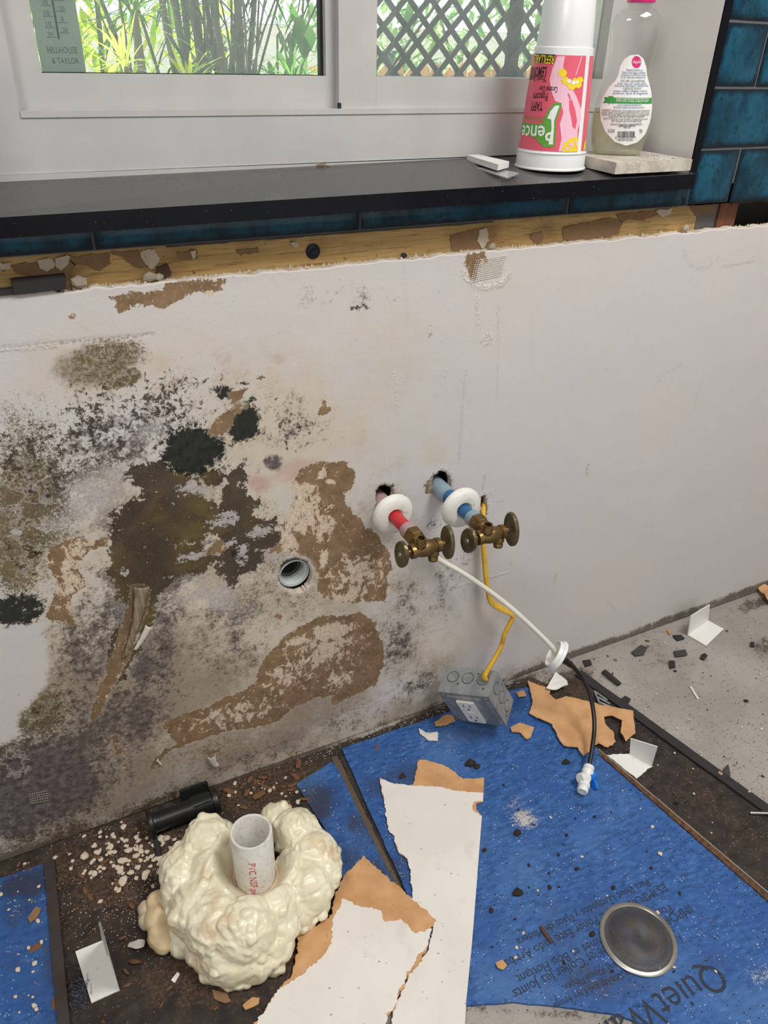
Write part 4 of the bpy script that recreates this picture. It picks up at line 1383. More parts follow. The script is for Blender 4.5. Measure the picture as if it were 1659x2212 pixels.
# ------------------------------------------------------------------ steel junction box hanging on its yellow cable
def m_galv():
    t = NT('galvanised_steel')
    v = t.voro(70, None, 'F1', 1)
    n = t.noise(120, 4, .7)
    f = t.m('ADD', t.m('MULTIPLY', t.sep(v)[0], .5), t.m('MULTIPLY', n, .5))
    c = t.mix(t.ss(f, .25, .75), srgb(132, 136, 139), srgb(154, 158, 161))
    c = t.mix(t.m('MULTIPLY', t.ss(t.noise(30, 4), .6, .72), .6), c, srgb(110, 105, 96))
    return t.done(t.bsdf(c, .45, .35, t.bump(n, .1, .0006)))


M_GALV = m_galv()
M_GALVD = simple('dark_score', srgb(74, 76, 78), .6)
M_IVORY = simple('white_plastic_device', srgb(228, 227, 222), .35, var=.05)
M_SLOT = simple('dark_slot', srgb(20, 20, 20), .6)
ca = camdir((.80, -.024, -.51)).normalized()
cc_ = camdir((.346, -.737, .58)).normalized()
ca = (ca - cc_ * ca.dot(cc_)).normalized()
cb = cc_.cross(ca).normalized()
if cb.z > 0:
    cb = -cb
ZC = 1.412
ctr = Vector(CAM) + Vector(ROT @ (np.array([(1020 - CX) / FPX, (1531 - CY) / FPX, 1.0]) * ZC))
jb = empty('junction_box', (0, 0, 0), 'galvanised steel junction box with white double outlet hanging on yellow cable', 'electrical box')
# local frame: x along the upper edge, z up the cover (minus b), y into the box
jm = Matrix(((ca.x, cc_.x, -cb.x, ctr.x), (ca.y, cc_.y, -cb.y, ctr.y), (ca.z, cc_.z, -cb.z, ctr.z), (0, 0, 0, 1)))
jb.matrix_world = jm
HB, DB = .0505, .0540
bm = bmesh.new()
box(bm, -HB, HB, .004, DB, -HB, HB)
link('box_body', bm_mesh('box_body', bm, True, .0035, 3), M_GALV, jb)
bm = bmesh.new()
box(bm, -HB - .0005, HB + .0005, -.0005, .0050, -HB - .0005, HB + .0005)
link('cover', bm_mesh('cover', bm, True, .004, 3), M_GALV, jb)
bm = bmesh.new()                                     # raised rib in the middle of the cover
box(bm, -.034, .034, -.0045, .000, -.044, .044)
cov = link('raised_panel', bm_mesh('raised_panel', bm, True, .004, 3), M_GALV, jb)
for sx_ in (-1, 1):
    for sz_ in (-1, 1):
        lathe('corner_screw', [(0, .0024), (.0026, .0022), (.0040, .0008), (.0040, 0)], M_SCREW, jb, (sx_ * .0425, -.0005, sz_ * .0425), (0, -1, 0), 12)
bm = bmesh.new()
box(bm, -.0170, .0170, -.0085, -.0040, -.0350, .0350)
dev = link('outlet', bm_mesh('outlet', bm, True, .002, 2), M_IVORY, jb, label='white double outlet face')
for sz_ in (-.0195, .0195):
    for sx_, hh in ((-.0064, .0042), (.0064, .0036)):
        bx('slot', sx_ - .0009, sx_ + .0009, -.0088, -.0080, sz_ + .003 - hh, sz_ + .003 + hh, M_SLOT, dev)
    lathe('ground_hole', [(0, .0088), (.0024, .0088), (.0024, .0080)], M_SLOT, dev, (0, 0, sz_ - .0085), (0, -1, 0), 12)
bx('reset_button', -.006, .006, -.0094, -.0082, -.0028, .0028, M_IVORY, dev, .0006)


def knockout(o, ax, r):
    u_ = (0, 1, 0) if abs(ax[1]) < .5 else (0, 0, 1)
    ko = lathe('knockout', [(r - .0016, .0), (r - .0018, .0009), (r - .004, .0012), (0, .0012)], M_GALV, jb, o, ax, 28, up=u_)
    lathe('score_line', [(r, .0), (r, .0003), (r - .0016, .0003), (r - .0016, 0)], M_GALVD, ko, o, ax, 28, up=u_)


for q in (-.030, .0, .030):
    knockout((q, .033, HB), (0, 0, 1), .0118)
    knockout((HB, .030, q), (1, 0, 0), .0118)
for q, w_ in ((-.016, .020), (.018, .044), (.036, .015)):
    lathe('side_hole', [(0, .0003), (.0016, .0003), (.0016, -.0002)], M_SLOT, jb, (q, w_, HB), (0, 0, 1), 10, up=(0, 1, 0))
for q, w_ in ((-.040, .014), (.014, .048)):
    lathe('side_hole', [(0, .0003), (.0018, .0003), (.0018, -.0002)], M_SLOT, jb, (HB, w_, q), (1, 0, 0), 10)

# yellow cable from the slit in the wall to the box
def m_yellow():
    t = NT('yellow_cable_jacket')
    n = t.noise(160, 5, .7)
    c = t.mix(t.ss(t.noise(30, 3), .3, .7), srgb(204, 160, 40), srgb(220, 178, 62))
    c = t.mix(t.m('MULTIPLY', t.ss(n, .52, .66), .55), c, srgb(120, 92, 44))
    return t.done(t.bsdf(c, .45, normal=t.bump(n, .2, .001)))


kn = jm @ Vector((.034, .036, HB))
cab = smooth_path([WL(1044, 1090, .012), WL(1044, 1108, -.004), WL(1041, 1150, -.012), WL(1045, 1190, -.014), WL(1049, 1240, -.017), WL(1054, 1275, -.020), WL(1060, 1298, -.024), WL(1078, 1312, -.030), WL(1100, 1322, -.036), WL(1108, 1330, -.038), WL(1104, 1342, -.040), WL(1090, 1370, -.044), WL(1080, 1402, -.050), kn + Vector((-.001, .0, .012)), kn], 5)
tube('electric_cable', cab, .0074, m_yellow(), None, 12, .62, up=(0, 1, 0), label='yellow flat electric cable from the drywall slit down to the steel box', cat='cable')

# white tube, its end cap, black tube and push-fit valve
M_TUBE = simple('cream_white_tube', srgb(218, 214, 200), .35, var=.06)
M_BLK = simple('black_tube', srgb(20, 20, 22), .35, var=.2)
M_FIT = simple('white_fitting', srgb(226, 227, 224), .35, var=.05)
M_LEVER = simple('blue_lever', srgb(28, 112, 206), .3, var=.08)
g0 = WL(1203, 1416, -.125)
wt_ = empty('filter_line', WL(935, 1197, -.001), 'white filter water tube with white disc, black tube and small valve', 'tube')
og = wt_.location.copy()
g = g0 - og
pth = smooth_path([Vector((0, .002, 0)), WL(948, 1208, -.012) - og, WL(1000, 1238, -.034) - og, WL(1050, 1272, -.056) - og, WL(1100, 1310, -.076) - og, WL(1150, 1355, -.098) - og, WL(1190, 1395, -.118) - og, g], 5)
tube('white_tube', pth, .0046, M_TUBE, wt_, 12)
da = (WL(1222, 1432, -.142) - WL(1190, 1400, -.118)).normalized()
da = (da + Vector((.35, -.10, .05))).normalized()
lathe('end_disc', [(.0046, -.002), (.0290, -.002), (.0305, 0), (.0305, .0040), (.0290, .0052), (.020, .0056), (.0085, .0066), (.0055, .011), (0, .011)], M_FIT, wt_, g, da, 36)
lathe('disc_lip', [(.0230, -.002), (.0235, -.009), (.0258, -.009), (.0275, -.002)], M_FIT, wt_, g, da, 36)
fl_ = FL(1268, 1693, .012)
s1 = WL(1240, 1442, -.140) - og
s0 = g + da * .009
tube('strain_sleeve', smooth_path([s0, s0.lerp(s1, .5) + Vector((0, 0, .001)), s1], 4), [.0078] * 2 + [.0066, .0074, .0058, .0068, .0054] + [.0048] * 2, M_BLK, wt_, 12)
end = FL(1272, 1658, .026) - og
bp = smooth_path([s0.lerp(s1, .8), s1, WL(1262, 1472, -.155) - og, WL(1278, 1515, -.180) - og, WL(1284, 1565, -.210) - og, WL(1280, 1610, -.238) - og, end], 6)
tube('black_tube', bp, .0040, M_BLK, wt_, 12)
ax = (FL(1254, 1724, .016) - FL(1272, 1658, .026))
L = ax.length
ax.normalize()
bs = end
lathe('fitting_body', [(0.00459, -0.00224), (0.00891, -0.00224), (0.00972, 0.0), (0.00972, 0.00448), (0.0081, 0.0056), (0.0081, 0.00728), (0.01053, 0.0084), (0.01053, 0.01344), (0.00891, 0.01568), (0.00864, 0.0336), (0.01026, 0.03472), (0.01026, 0.04032), (0.0081, 0.04144), (0.0081, 0.04368), (0.00945, 0.0448), (0.00972, 0.04928), (0.00864, 0.05152), (0.00459, 0.05152), (0.00459, 0.04816), (0.0, 0.04816)], M_FIT, wt_, bs, ax, 24)
sd = camdir((-.80, -.05, -.55)).normalized()
hub = lathe('valve_hub', [(0, .0165), (.0085, .0165), (.0096, .0155), (.0096, -.002), (0, -.002)], M_FIT, wt_, bs + ax * .021, sd, 24)
bm = bmesh.new()
s_, t_, a_ = frame_of(-sd, ax)
mm = Matrix(((t_.x, s_.x, a_.x, 0), (t_.y, s_.y, a_.y, 0), (t_.z, s_.z, a_.z, 0), (0, 0, 0, 1)))
mm.translation = bs + ax * .021
lathe_bm(bm, [(0, .0190), (.0080, .0190), (.0090, .0180), (.0090, .002), (0, .002)], (0, 0, 0), (0, 0, 1), 20)
box(bm, .000, .0225, -.0050, .0050, .0110, .0175)
for v in bm.verts:
    v.co = mm @ v.co
link('lever', bm_mesh('lever', bm, True, .0008), M_LEVER, wt_)

# torn paper, mesh tape and curls standing off the drywall
M_PAPERW = simple('torn_white_paper', srgb(206, 198, 188), .9, var=.15, bump=.3)
M_PAPERB = simple('torn_brown_paper', srgb(136, 106, 76), .95, var=.22, scale=80, bump=.5)


def curl(px, w0, w1, h, mat, name='paper_curl', seed=0):
    pts = smooth_path([WL(*p, -.001) for p in px], 5)
    vs, fs = [], []
    n = len(pts)
    NR = 9
    for i, p in enumerate(pts):
        d = (pts[min(i + 1, n - 1)] - pts[max(i - 1, 0)]).normalized()
        s = d.cross(Vector((0, 1, 0))).normalized()
        tt = i / (n - 1)
        w = (w0 + (w1 - w0) * tt) * (1 + .25 * mnoise.noise(Vector((tt * 9, seed, 0))))
        hh = h * (1 - .6 * tt)
        for k_ in range(NR):
            a = math.pi * 1.35 * k_ / (NR - 1) - .2
            vs.append(p + s * (w * math.cos(a)) + Vector((0, -hh * max(0, math.sin(a)) - .0004 * k_ * (.5 + .5 * mnoise.noise(Vector((tt * 20, k_, seed)))), 0)))
    for i in range(n - 1):
        for k_ in range(NR - 1):
            a = i * NR + k_
            fs.append((a, a + 1, a + NR + 1, a + NR))
    me = mesh(name, vs, fs, True)
    o = link(name, me, mat, drywall)
    md = o.modifiers.new('thick', 'SOLIDIFY')
    md.thickness = .0006
    return o


def m_curl():
    t = NT('curled_grey_brown_paper')
    v = t.map(scale=(14, 14, 1.5), rot=(0, R(-22), 0))
    n = t.noise(14, 5, .7, v)
    c = t.mix(t.ss(n, .35, .65), srgb(104, 86, 64), srgb(150, 134, 114))
    return t.done(t.bsdf(c, .9, normal=t.bump(n, .25, .001)))


M_CURL = m_curl()
curl([(306, 1266), (302, 1300), (296, 1335), (285, 1375), (268, 1420)], .0105, .0030, .0050, M_CURL, seed=1)
curl([(322, 1350), (306, 1380), (292, 1402)], .006, .003, .006, M_PAPERW, seed=4)
curl([(338, 1640), (350, 1652)], .002, .001, .003, M_PAPERW, seed=8)
curl([(456, 1632), (462, 1648), (470, 1654)], .007, .004, .006, M_PAPERW, seed=6)
bm = bmesh.new()                                     # glass-fibre joint tape showing through the broken filler
for q in range(13):
    a, b = WL(1030 + q * 5.2, 560 - q * .5, -.0012), WL(1016 + q * 5.4, 612 - q * 1.6, -.0012)
    tube_bm(bm, [a, b], .00032, 4)
for q in range(11):
    a, b = WL(1030 - q * 1.3, 563 + q * 4.6, -.0015), WL(1096 - q * 1.2, 551 + q * 4.3, -.0015)
    tube_bm(bm, [a, b], .00032, 4)
link('mesh_tape', bm_mesh('mesh_tape', bm), simple('white_mesh_tape', srgb(214, 206, 194), .8), drywall)

bm = bmesh.new()                                     # small square of tape left low on the wall
for q in range(8):
    tube_bm(bm, [WL(64 + q * 5, 1714 - q * .8, -.0012), WL(68 + q * 5, 1736 - q * 1.0, -.0012)], .0004, 4)
for q in range(5):
    tube_bm(bm, [WL(63 + q, 1716 + q * 5, -.0014), WL(104 + q, 1708 + q * 5, -.0014)], .0004, 4)
link('mesh_tape', bm_mesh('mesh_tape', bm), simple('grey_mesh_tape', srgb(150, 142, 132), .8), drywall)

# screw head in the pine plate
sw = WL(676, 543, .0130)
ps = empty('plate_screw', sw, 'black washer-head screw driven into the pine plate', 'screw')
lathe('head', [(0, .0045), (.0035, .0045), (.0045, .0030), (.0092, .0018), (.0096, .0004), (.0096, -.001), (0, -.001)], simple('blackened_steel', srgb(34, 36, 46), .4, .6), ps, (0, 0, 0), (0, -1, 0), 24)
lathe('recess', [(0, .0047), (.0018, .0047), (.0018, .0040)], M_SLOT, ps, (0, 0, 0), (0, -1, 0), 6)

# paper, filler and mortar still stuck to the plate
def blotch(px, yb, th, mat, name, parent, seed, amp=.0012):
    w = [(WL(*p, yb).x, WL(*p, yb).z) for p in px]
    o = rough_poly(w, amp * 2.0, .0022, seed)
    return slab(name, o, 0, th, mat, parent, fn=lambda x, y, z: (x, yb - z, y))


M_MORTAR = simple('crusted_pale_mortar', srgb(196, 182, 162), .95, var=.25, scale=120, bump=.8, bscale=140)
YP = .0130
for i, (pp, mt) in enumerate([
    ([(20, 572), (150, 560), (165, 575), (150, 600), (110, 610), (70, 600), (40, 590)], M_PAPERB), ([(80, 562), (112, 556), (118, 575), (100, 585), (85, 578)], M_MORTAR), ([(118, 560), (150, 553), (140, 575), (130, 584), (120, 572)], M_MORTAR),
    ([(0, 566), (24, 566), (18, 580), (0, 585)], M_MORTAR), ([(150, 556), (235, 545), (240, 570), (215, 586), (190, 572), (160, 572)], M_PAPERB), ([(240, 545), (300, 540), (310, 565), (335, 582), (290, 578), (262, 556)], M_PAPERB),
    ([(300, 542), (332, 536), (346, 560), (330, 582), (312, 572)], M_MORTAR), ([(380, 545), (424, 540), (428, 560), (390, 562)], M_PAPERB), ([(410, 542), (422, 540), (418, 560)], M_MORTAR), ([(626, 524), (640, 520), (646, 532), (636, 536)], M_MORTAR),
    ([(508, 540), (556, 533), (560, 545), (520, 552)], M_PAPERB), ([(972, 508), (1040, 494), (1054, 500), (1050, 530), (1020, 545), (980, 545), (974, 530)], M_PAPERB), ([(1034, 496), (1050, 490), (1056, 520), (1040, 538), (1030, 520)], M_MORTAR),
    ([(1145, 508), (1170, 498), (1176, 515), (1158, 528)], M_PAPERB), ([(1215, 490), (1320, 470), (1345, 478), (1335, 505), (1295, 512), (1240, 525), (1215, 515)], M_PAPERB), ([(1330, 462), (1420, 455), (1436, 450), (1432, 462), (1390, 475), (1340, 476)], M_PAPERB),
    ([(1415, 455), (1450, 449), (1446, 460), (1432, 470), (1424, 462)], M_MORTAR), ([(1490, 446), (1545, 440), (1540, 458), (1500, 466)], M_PAPERB), ([(338, 576), (362, 570), (368, 590), (348, 602), (336, 594)], simple('dark_knot', srgb(74, 48, 34), .8)),
]):
    blotch(pp, YP, .0012 if mt is M_PAPERB else .0024, mt, 'paper_scrap' if mt is M_PAPERB else 'mortar_scrap', plate, i)
# ------------------------------------------------------------------ things on the sill
def prof_r(prof, z):
    for (r0, z0), (r1, z1) in zip(prof, prof[1:]):
        if z0 <= z <= z1:
            return r0 + (r1 - r0) * (z - z0) / (z1 - z0)
    return 0.0


class Round:
    """a turned body standing at (x, y): surveys photo points onto its surface and wraps flat print around it"""

    def __init__(self, x, y, z0, prof, wide=(1, 0), k=1.0):
        self.x, self.y, self.z0, self.prof, self.k = x, y, z0, prof, k
        self.w = Vector((wide[0], wide[1])).normalized()
        self.d = Vector((-self.w.y, self.w.x))

    def uz(self, px, py):
        """surface point under a photo point as (angle, height)"""
        r = ray(px, py)
        lo = None
        t0 = math.hypot(self.x, self.y + .93) - .12
        f = lambda t: self.inside(CAM + r * t)
        t = t0
        while t < t0 + .35 and not f(t):
            t += .0015
        if not f(t):                                     # just past the silhouette: step back towards the axis
            c_ = ROT.T @ (np.array([self.x, self.y, self.z0 + .08]) - CAM)
            return self.uz(px + (2 if CX + c_[0] / c_[2] * FPX > px else -2), py)
        a, b = t - .0015, t
        for _ in range(20):
            m = (a + b) / 2
            if f(m):
                b = m
            else:
                a = m
        p = CAM + r * b
        q = Vector((p[0] - self.x, p[1] - self.y))
        return math.atan2(q.dot(self.d) / self.k, q.dot(self.w)) % (2 * math.pi), p[2] - self.z0

    def inside(self, p):
        z = p[2] - self.z0
        R_ = prof_r(self.prof, z)
        q = Vector((p[0] - self.x, p[1] - self.y))
        return R_ > 0 and (q.dot(self.w) / R_) ** 2 + (q.dot(self.d) / (R_ * self.k)) ** 2 < 1

    def at(self, a, z, off=0.0):
        R_ = prof_r(self.prof, z) + off
        v = self.w * (R_ * math.cos(a)) + self.d * (R_ * self.k * math.sin(a))
        return Vector((v.x, v.y, z))                     # local to the body's base

    def patch(self, name, px, mat, parent, off, scale=True, maxlen=.006):
        uz = [self.uz(*p) for p in px]
        return self.patch_uz(name, uz, mat, parent, off, maxlen)

    def patch_uz(self, name, uz, mat, parent, off, maxlen=.006):
        Rm = sum(prof_r(self.prof, z) for _, z in uz) / len(uz)
        bm = bmesh.new()
        V = [bm.verts.new((a * Rm, z, 0)) for a, z in uz]
        for tri in tessellate_polygon([[v.co.copy() for v in V]]):
            if len(set(tri)) == 3:
                bm.faces.new([V[i] for i in tri])
        self._split(bm, maxlen)
        for v in bm.verts:
            v.co = self.at(v.co.x / Rm, v.co.y, off)
        return link(name, bm_mesh(name, bm, smooth=False), mat, parent)

    @staticmethod
    def _split(bm, maxlen):
        for ax in (0, 1):
            c = [v.co[ax] for v in bm.verts]
            s = min(c) + maxlen
            while s < max(c):
                co = (s, 0, 0) if ax == 0 else (0, s, 0)
                bmesh.ops.bisect_plane(bm, geom=bm.verts[:] + bm.edges[:] + bm.faces[:], plane_co=co, plane_no=(1, 0, 0) if ax == 0 else (0, 1, 0))
                s += maxlen

    def text(self, name, txt, a_px, b_px, mat, parent, off, height=None, flip=False, bold=0.0, hk=1.0):
        a, b = self.uz(*a_px), self.uz(*b_px)
        Rm = (prof_r(self.prof, a[1]) + prof_r(self.prof, b[1])) / 2
        A, B = Vector((a[0] * Rm, a[1])), Vector((b[0] * Rm, b[1]))
        cu = bpy.data.curves.new(name, 'FONT')
        cu.body = txt
        cu.size = 1.0
        cu.offset = bold
        cu.resolution_u = 2
        tmp = bpy.data.objects.new(name, cu)
        COL.objects.link(tmp)
        bpy.context.view_layer.update()
        me = bpy.data.meshes.new_from_object(tmp.evaluated_get(bpy.context.evaluated_depsgraph_get()))
        bpy.data.objects.remove(tmp)
        co = [v.co.copy() for v in me.vertices]
        x0, x1 = min(c.x for c in co), max(c.x for c in co)
        h1 = max(c.y for c in co)
        d = (B - A)
        s = d.length / (x1 - x0)
        d.normalize()
        up = Vector((-d.y, d.x))
        sy = (height / h1) if height else s * hk
        for v, c in zip(me.vertices, co):
            q = A + d * ((c.x - x0) * s) + up * (c.y * sy)
            v.co = self.at(q.x / Rm, q.y, off)
        return link(name, me, mat, parent)


M_CUPW = simple('translucent_white_cup', srgb(218, 218, 217), .3, var=.04, scale=12, Subsurface_Weight=0.0)
M_PINKP = simple('pink_print', srgb(222, 92, 112), .4, var=.04)
M_LPINK = simple('pale_pink_print', srgb(238, 186, 204), .4, var=.04)
M_WHITEP = simple('white_print', srgb(236, 234, 232), .4, var=.03)
M_GREENP = simple('green_print', srgb(92, 160, 58), .4, var=.06)
M_YELP = simple('yellow_print', srgb(238, 208, 40), .4, var=.05)
M_BLACKP = simple('black_print', srgb(28, 24, 26), .4, var=.1)

cx_, cy_ = .7556, .049
cz_ = sill_z(cx_, cy_) + .0004
cup = empty('drink_cup', (cx_, cy_, cz_), 'white and pink printed plastic cup standing upside down on the sill', 'cup')
CPROF = [(.0500, 0), (.0506, .0012), (.0506, .0026), (.0492, .0036), (.0488, .0050), (.0486, .0225), (.0478, .0240), (.0472, .0250), (.0398, .1475), (.0394, .1490), (.0376, .1500), (.0374, .1520), (.0335, .2080), (.0322, .2100)]
bm = bmesh.new()
lathe_bm(bm, [(.0455, .0004), (.0480, 0)] + CPROF[1:] + [(.0280, .2104), (.0260, .2085), (0, .2085)], n=64)
link('cup_body', bm_mesh('cup_body', bm, True), M_CUPW, cup)
lathe('bead', [(.0486, .0236), (.0494, .0232), (.0494, .0222), (.0486, .0216)], M_CUPW, cup, n=64)
CR = Round(cx_, cy_, cz_, CPROF)


def zp(X, Y):                     # zoomed survey sheet of the sill corner -> photo pixels
    return (1080 + X / 3.95, Y / 3.95)


# pink wrap: full band in two panels with a white seam on the right
aL, zb_ = CR.uz(*zp(300, 1262))
aR, zt_ = CR.uz(*zp(736, 478))
zb_ = CR.uz(*zp(520, 1296))[1]
zt_ = CR.uz(*zp(520, 470))[1]
aW = CR.uz(*zp(782, 800))[0] if False else aR + .30
n_ = 40
def band(a0, a1, z0, z1, mat, off, name):
    k_ = max(2, int((a1 - a0) / .06))
    uz = [(a0 + (a1 - a0) * i / k_, z0) for i in range(k_ + 1)] + [(a1 + (a0 - a1) * i / k_, z1) for i in range(k_ + 1)]
    return CR.patch_uz(name, uz, mat, cup, off)


band(aR - 4.3, aR, zb_, zt_, M_PINKP, .0002, 'pink_wrap')
band(aR + .20, aR + 1.9, zb_, zt_, M_PINKP, .0002, 'pink_wrap')
CR.patch('jug_print', [zp(*p) for p in [(490, 480), (556, 478), (540, 560), (548, 640), (590, 720), (650, 820), (690, 930), (690, 1010), (660, 1110), (660, 1285), (500, 1290), (525, 1180), (510, 1060), (540, 960), (520, 880), (470, 860), (440, 780), (425, 680), (450, 580)]], M_LPINK, cup, .0004)
CR.patch('jug_handle_print', [zp(*p) for p in [(590, 860), (612, 850), (640, 940), (655, 1030), (640, 1100), (618, 1080), (608, 1010), (590, 930)]], M_PINKP, cup, .0006)
CR.patch('straw_print', [zp(*p) for p in [(575, 800), (588, 796), (606, 850), (594, 852)]], M_PINKP, cup, .0006)
CR.patch('stripe_print', [zp(*p) for p in [(690, 480), (698, 480), (650, 640), (642, 640)]], M_LPINK, cup, .0006)
CR.patch('letter_outline', [zp(*p) for p in [(462, 876), (528, 878), (515, 930), (478, 1030), (474, 1190), (470, 1240), (440, 1258), (370, 1250), (330, 1215), (310, 1180), (240, 1150), (180, 1120), (190, 1040), (250, 1050), (340, 1060), (372, 1040), (385, 990), (420, 930)]], M_GREENP, cup, .0006)
CR.patch('letter_fill', [zp(*p) for p in [(472, 900), (508, 900), (462, 1030), (456, 1160), (452, 1232), (415, 1232), (440, 1100), (438, 1020), (404, 1010), (430, 950)]], M_WHITEP, cup, .0008)
CR.text('brand_letters', "Pence'", zp(462, 1072), zp(170, 1068), M_WHITEP, cup, .0009, .020, bold=.012)
CR.text('small_line', 'FRESH LEMON SHAKE', zp(372, 1002), zp(212, 985), M_GREENP, cup, .0006, .0045)
CR.text('word', 'TAFFY', zp(368, 868), zp(268, 872), M_BLACKP, cup, .0006, .0105, bold=.01)
CR.text('word', 'Popcorn', zp(412, 792), zp(292, 792), M_BLACKP, cup, .0006, .0095, bold=.01)
CR.text('word', 'Caramel Corn', zp(496, 742), zp(342, 732), M_BLACKP, cup, .0006, .0068, bold=.01)
CR.text('word', '"Fresh Squeezed', zp(402, 650), zp(255, 650), M_BLACKP, cup, .0006, .0068, bold=.005)
CR.text('word', 'LEMONADE', zp(402, 572), zp(268, 574), M_BLACKP, cup, .0006, .0115, bold=.015)
CR.patch('word_plate', [zp(*p) for p in [(300, 456), (476, 466), (462, 542), (292, 534)]], M_BLACKP, cup, .0006)
CR.text('word', 'REFILLABLE', zp(468, 476), zp(302, 466), M_YELP, cup, .0009, .0095, bold=.01)


def blob_px(cx, cy, r, n=16, jag=.25, seed=0):
    return [(cx + r * math.cos(2 * math.pi * i / n) * (1 + jag * math.sin(i * 2.9 + seed)), cy + r * math.sin(2 * math.pi * i / n) * (1 + jag * math.cos(i * 3.7 + seed))) for i in range(n)]


for i, (X, Y, r) in enumerate([(535, 622, 36), (560, 690, 34), (610, 730, 36), (660, 720, 34), (682, 680, 26), (640, 690, 26)]):
    CR.patch('popcorn_print', [zp(*p) for p in blob_px(X, Y, r, seed=i)], M_YELP, cup, .00065 + i * .00004)
for X, Y, r in ((590, 690, 18), (625, 705, 16), (655, 700, 12)):
    CR.patch('popcorn_print', [zp(*p) for p in blob_px(X, Y, r, seed=3)], M_WHITEP, cup, .0010)
lem = [(530, 1296), (538, 1240), (575, 1195), (625, 1172), (662, 1172), (662, 1292)]
CR.patch('lemon_print', [zp(*p) for p in lem], M_YELP, cup, .0006)
for seg_ in ([(556, 1284), (560, 1250), (600, 1270)], [(575, 1235), (615, 1205), (622, 1265)], [(632, 1200), (654, 1198), (652, 1270)]):
    CR.patch('lemon_print', [zp(*p) for p in seg_], M_LPINK, cup, .0008)
CR.patch('lemon_print', [zp(*p) for p in [(706, 1280), (716, 1220), (738, 1180), (742, 1272)]], M_YELP, cup, .0006)

# marble slab
t = NT('grey_veined_marble')
nn = t.noise(16, 6, .65, None, 1.2)
vv = t.ss(t.m('ABSOLUTE', t.m('SUBTRACT', t.noise(11, 5, .6, None, 1.5), .5)), .06, .0)
c = t.mix(t.ss(nn, .35, .7), srgb(206, 200, 188), srgb(182, 174, 160))
c = t.mix(t.m('MULTIPLY', vv, .45), c, srgb(138, 128, 114))
M_MARBLE = t.done(t.bsdf(c, .3))
bm = bmesh.new()
mz = sill_z(.87, .03) + .0006
slab_bm(bm, [(.8060, -.0335), (.9480, -.0340), (.9500, .0920), (.8160, .0960)], mz, mz + .0150)
marble = link('marble_slab', bm_mesh('marble_slab', bm, True, .0022), M_MARBLE, None, 'pale veined marble slab under the soap bottle on the sill', 'slab')
bm = bmesh.new()
for i in range(46):
    x, y = rnd.uniform(.885, .944), rnd.uniform(-.026, .075)
    lathe_bm(bm, [(0, -.0001), (.0007 * rnd.uniform(.5, 1.2), 0), (.0005, .0004), (0, .0006)], (x, y, mz + .0150), (0, 0, 1), 6)
link('seed_grit', bm_mesh('seed_grit', bm), simple('black_grit', srgb(30, 28, 26), .8), None, 'black grit scattered over the marble slab', 'grit', kind='stuff')


# soap bottle
def m_clear(name, tint, gloss=1.0, milky=.05):
    t = NT(name)
    tr = t.n('ShaderNodeBsdfTransparent')
    tr.inputs[0].default_value = (*tint, 1)
    gl = t.n('ShaderNodeBsdfGlossy')
    gl.inputs['Roughness'].default_value = .05
    lw = t.n('ShaderNodeLayerWeight')
    lw.inputs[0].default_value = .35
    f = t.m('MULTIPLY', t.m('POWER', lw.outputs['Facing'], 2.2), .75 * gloss)
    f = t.m('ADD', f, .03)
    mx = t.n('ShaderNodeMixShader')
    t.put(mx.inputs[0], f)
    t.put(mx.inputs[1], tr.outputs[0])
    t.put(mx.inputs[2], gl.outputs[0])
    df = t.n('ShaderNodeBsdfDiffuse')
    df.inputs[0].default_value = (.8, .8, .78, 1)
    m2 = t.n('ShaderNodeMixShader')
    m2.inputs[0].default_value = milky
    t.put(m2.inputs[1], mx.outputs[0])
    t.put(m2.inputs[2], df.outputs[0])
    return t.done(m2.outputs[0])


M_CLEAR = m_clear('clear_plastic', (.97, .975, .97), 1.0, .025)
bxx, byy = .8720, .044
bz = mz + .0152
bot = empty('soap_bottle', (bxx, byy, bz), 'clear dish soap bottle with white back label and pink cap on marble', 'bottle')
BPROF = [(.0300, 0), (.0345, .0020), (.0385, .012), (.0418, .028), (.0430, .045), (.0420, .060), (.0385, .077), (.0345, .095), (.0318, .116), (.0312, .129), (.0325, .141), (.0347, .152), (.0352, .161), (.0335, .169), (.0285, .1765), (.0215, .1815), (.0165, .1840), (.0150, .1865), (.0150, .1930)]
BR_ = Round(bxx, byy, bz, BPROF, (.88, -.475), .58)
fine = []
for (r0, z0), (r1, z1), in zip(BPROF, BPROF[1:]):
    fine += [(r0, z0), ((r0 + r1) / 2, (z0 + z1) / 2)]
fine.append(BPROF[-1])
ang = math.atan2(-.475, .88)


def oval_lathe(name, prof, mat, parent, k, n=56, sub=False):
    bm = bmesh.new()
    rings = []
    for r, h in prof:
        if r <= 0:
            rings.append([bm.verts.new((0, 0, h))])
        else:
            rings.append([bm.verts.new((r * math.cos(2 * math.pi * i / n) * .88 + r * k * math.sin(2 * math.pi * i / n) * .475, -r * math.cos(2 * math.pi * i / n) * .475 + r * k * math.sin(2 * math.pi * i / n) * .88, h)) for i in range(n)])
    for A_, B_ in zip(rings, rings[1:]):
        for i in range(n):
            j = (i + 1) % n
            if len(A_) == 1:
                bm.faces.new((A_[0], B_[i], B_[j]))
            elif len(B_) == 1:
                bm.faces.new((A_[i], A_[j], B_[0]))
            else:
                bm.faces.new((A_[i], A_[j], B_[j], B_[i]))
    return link(name, bm_mesh(name, bm, True), mat, parent)


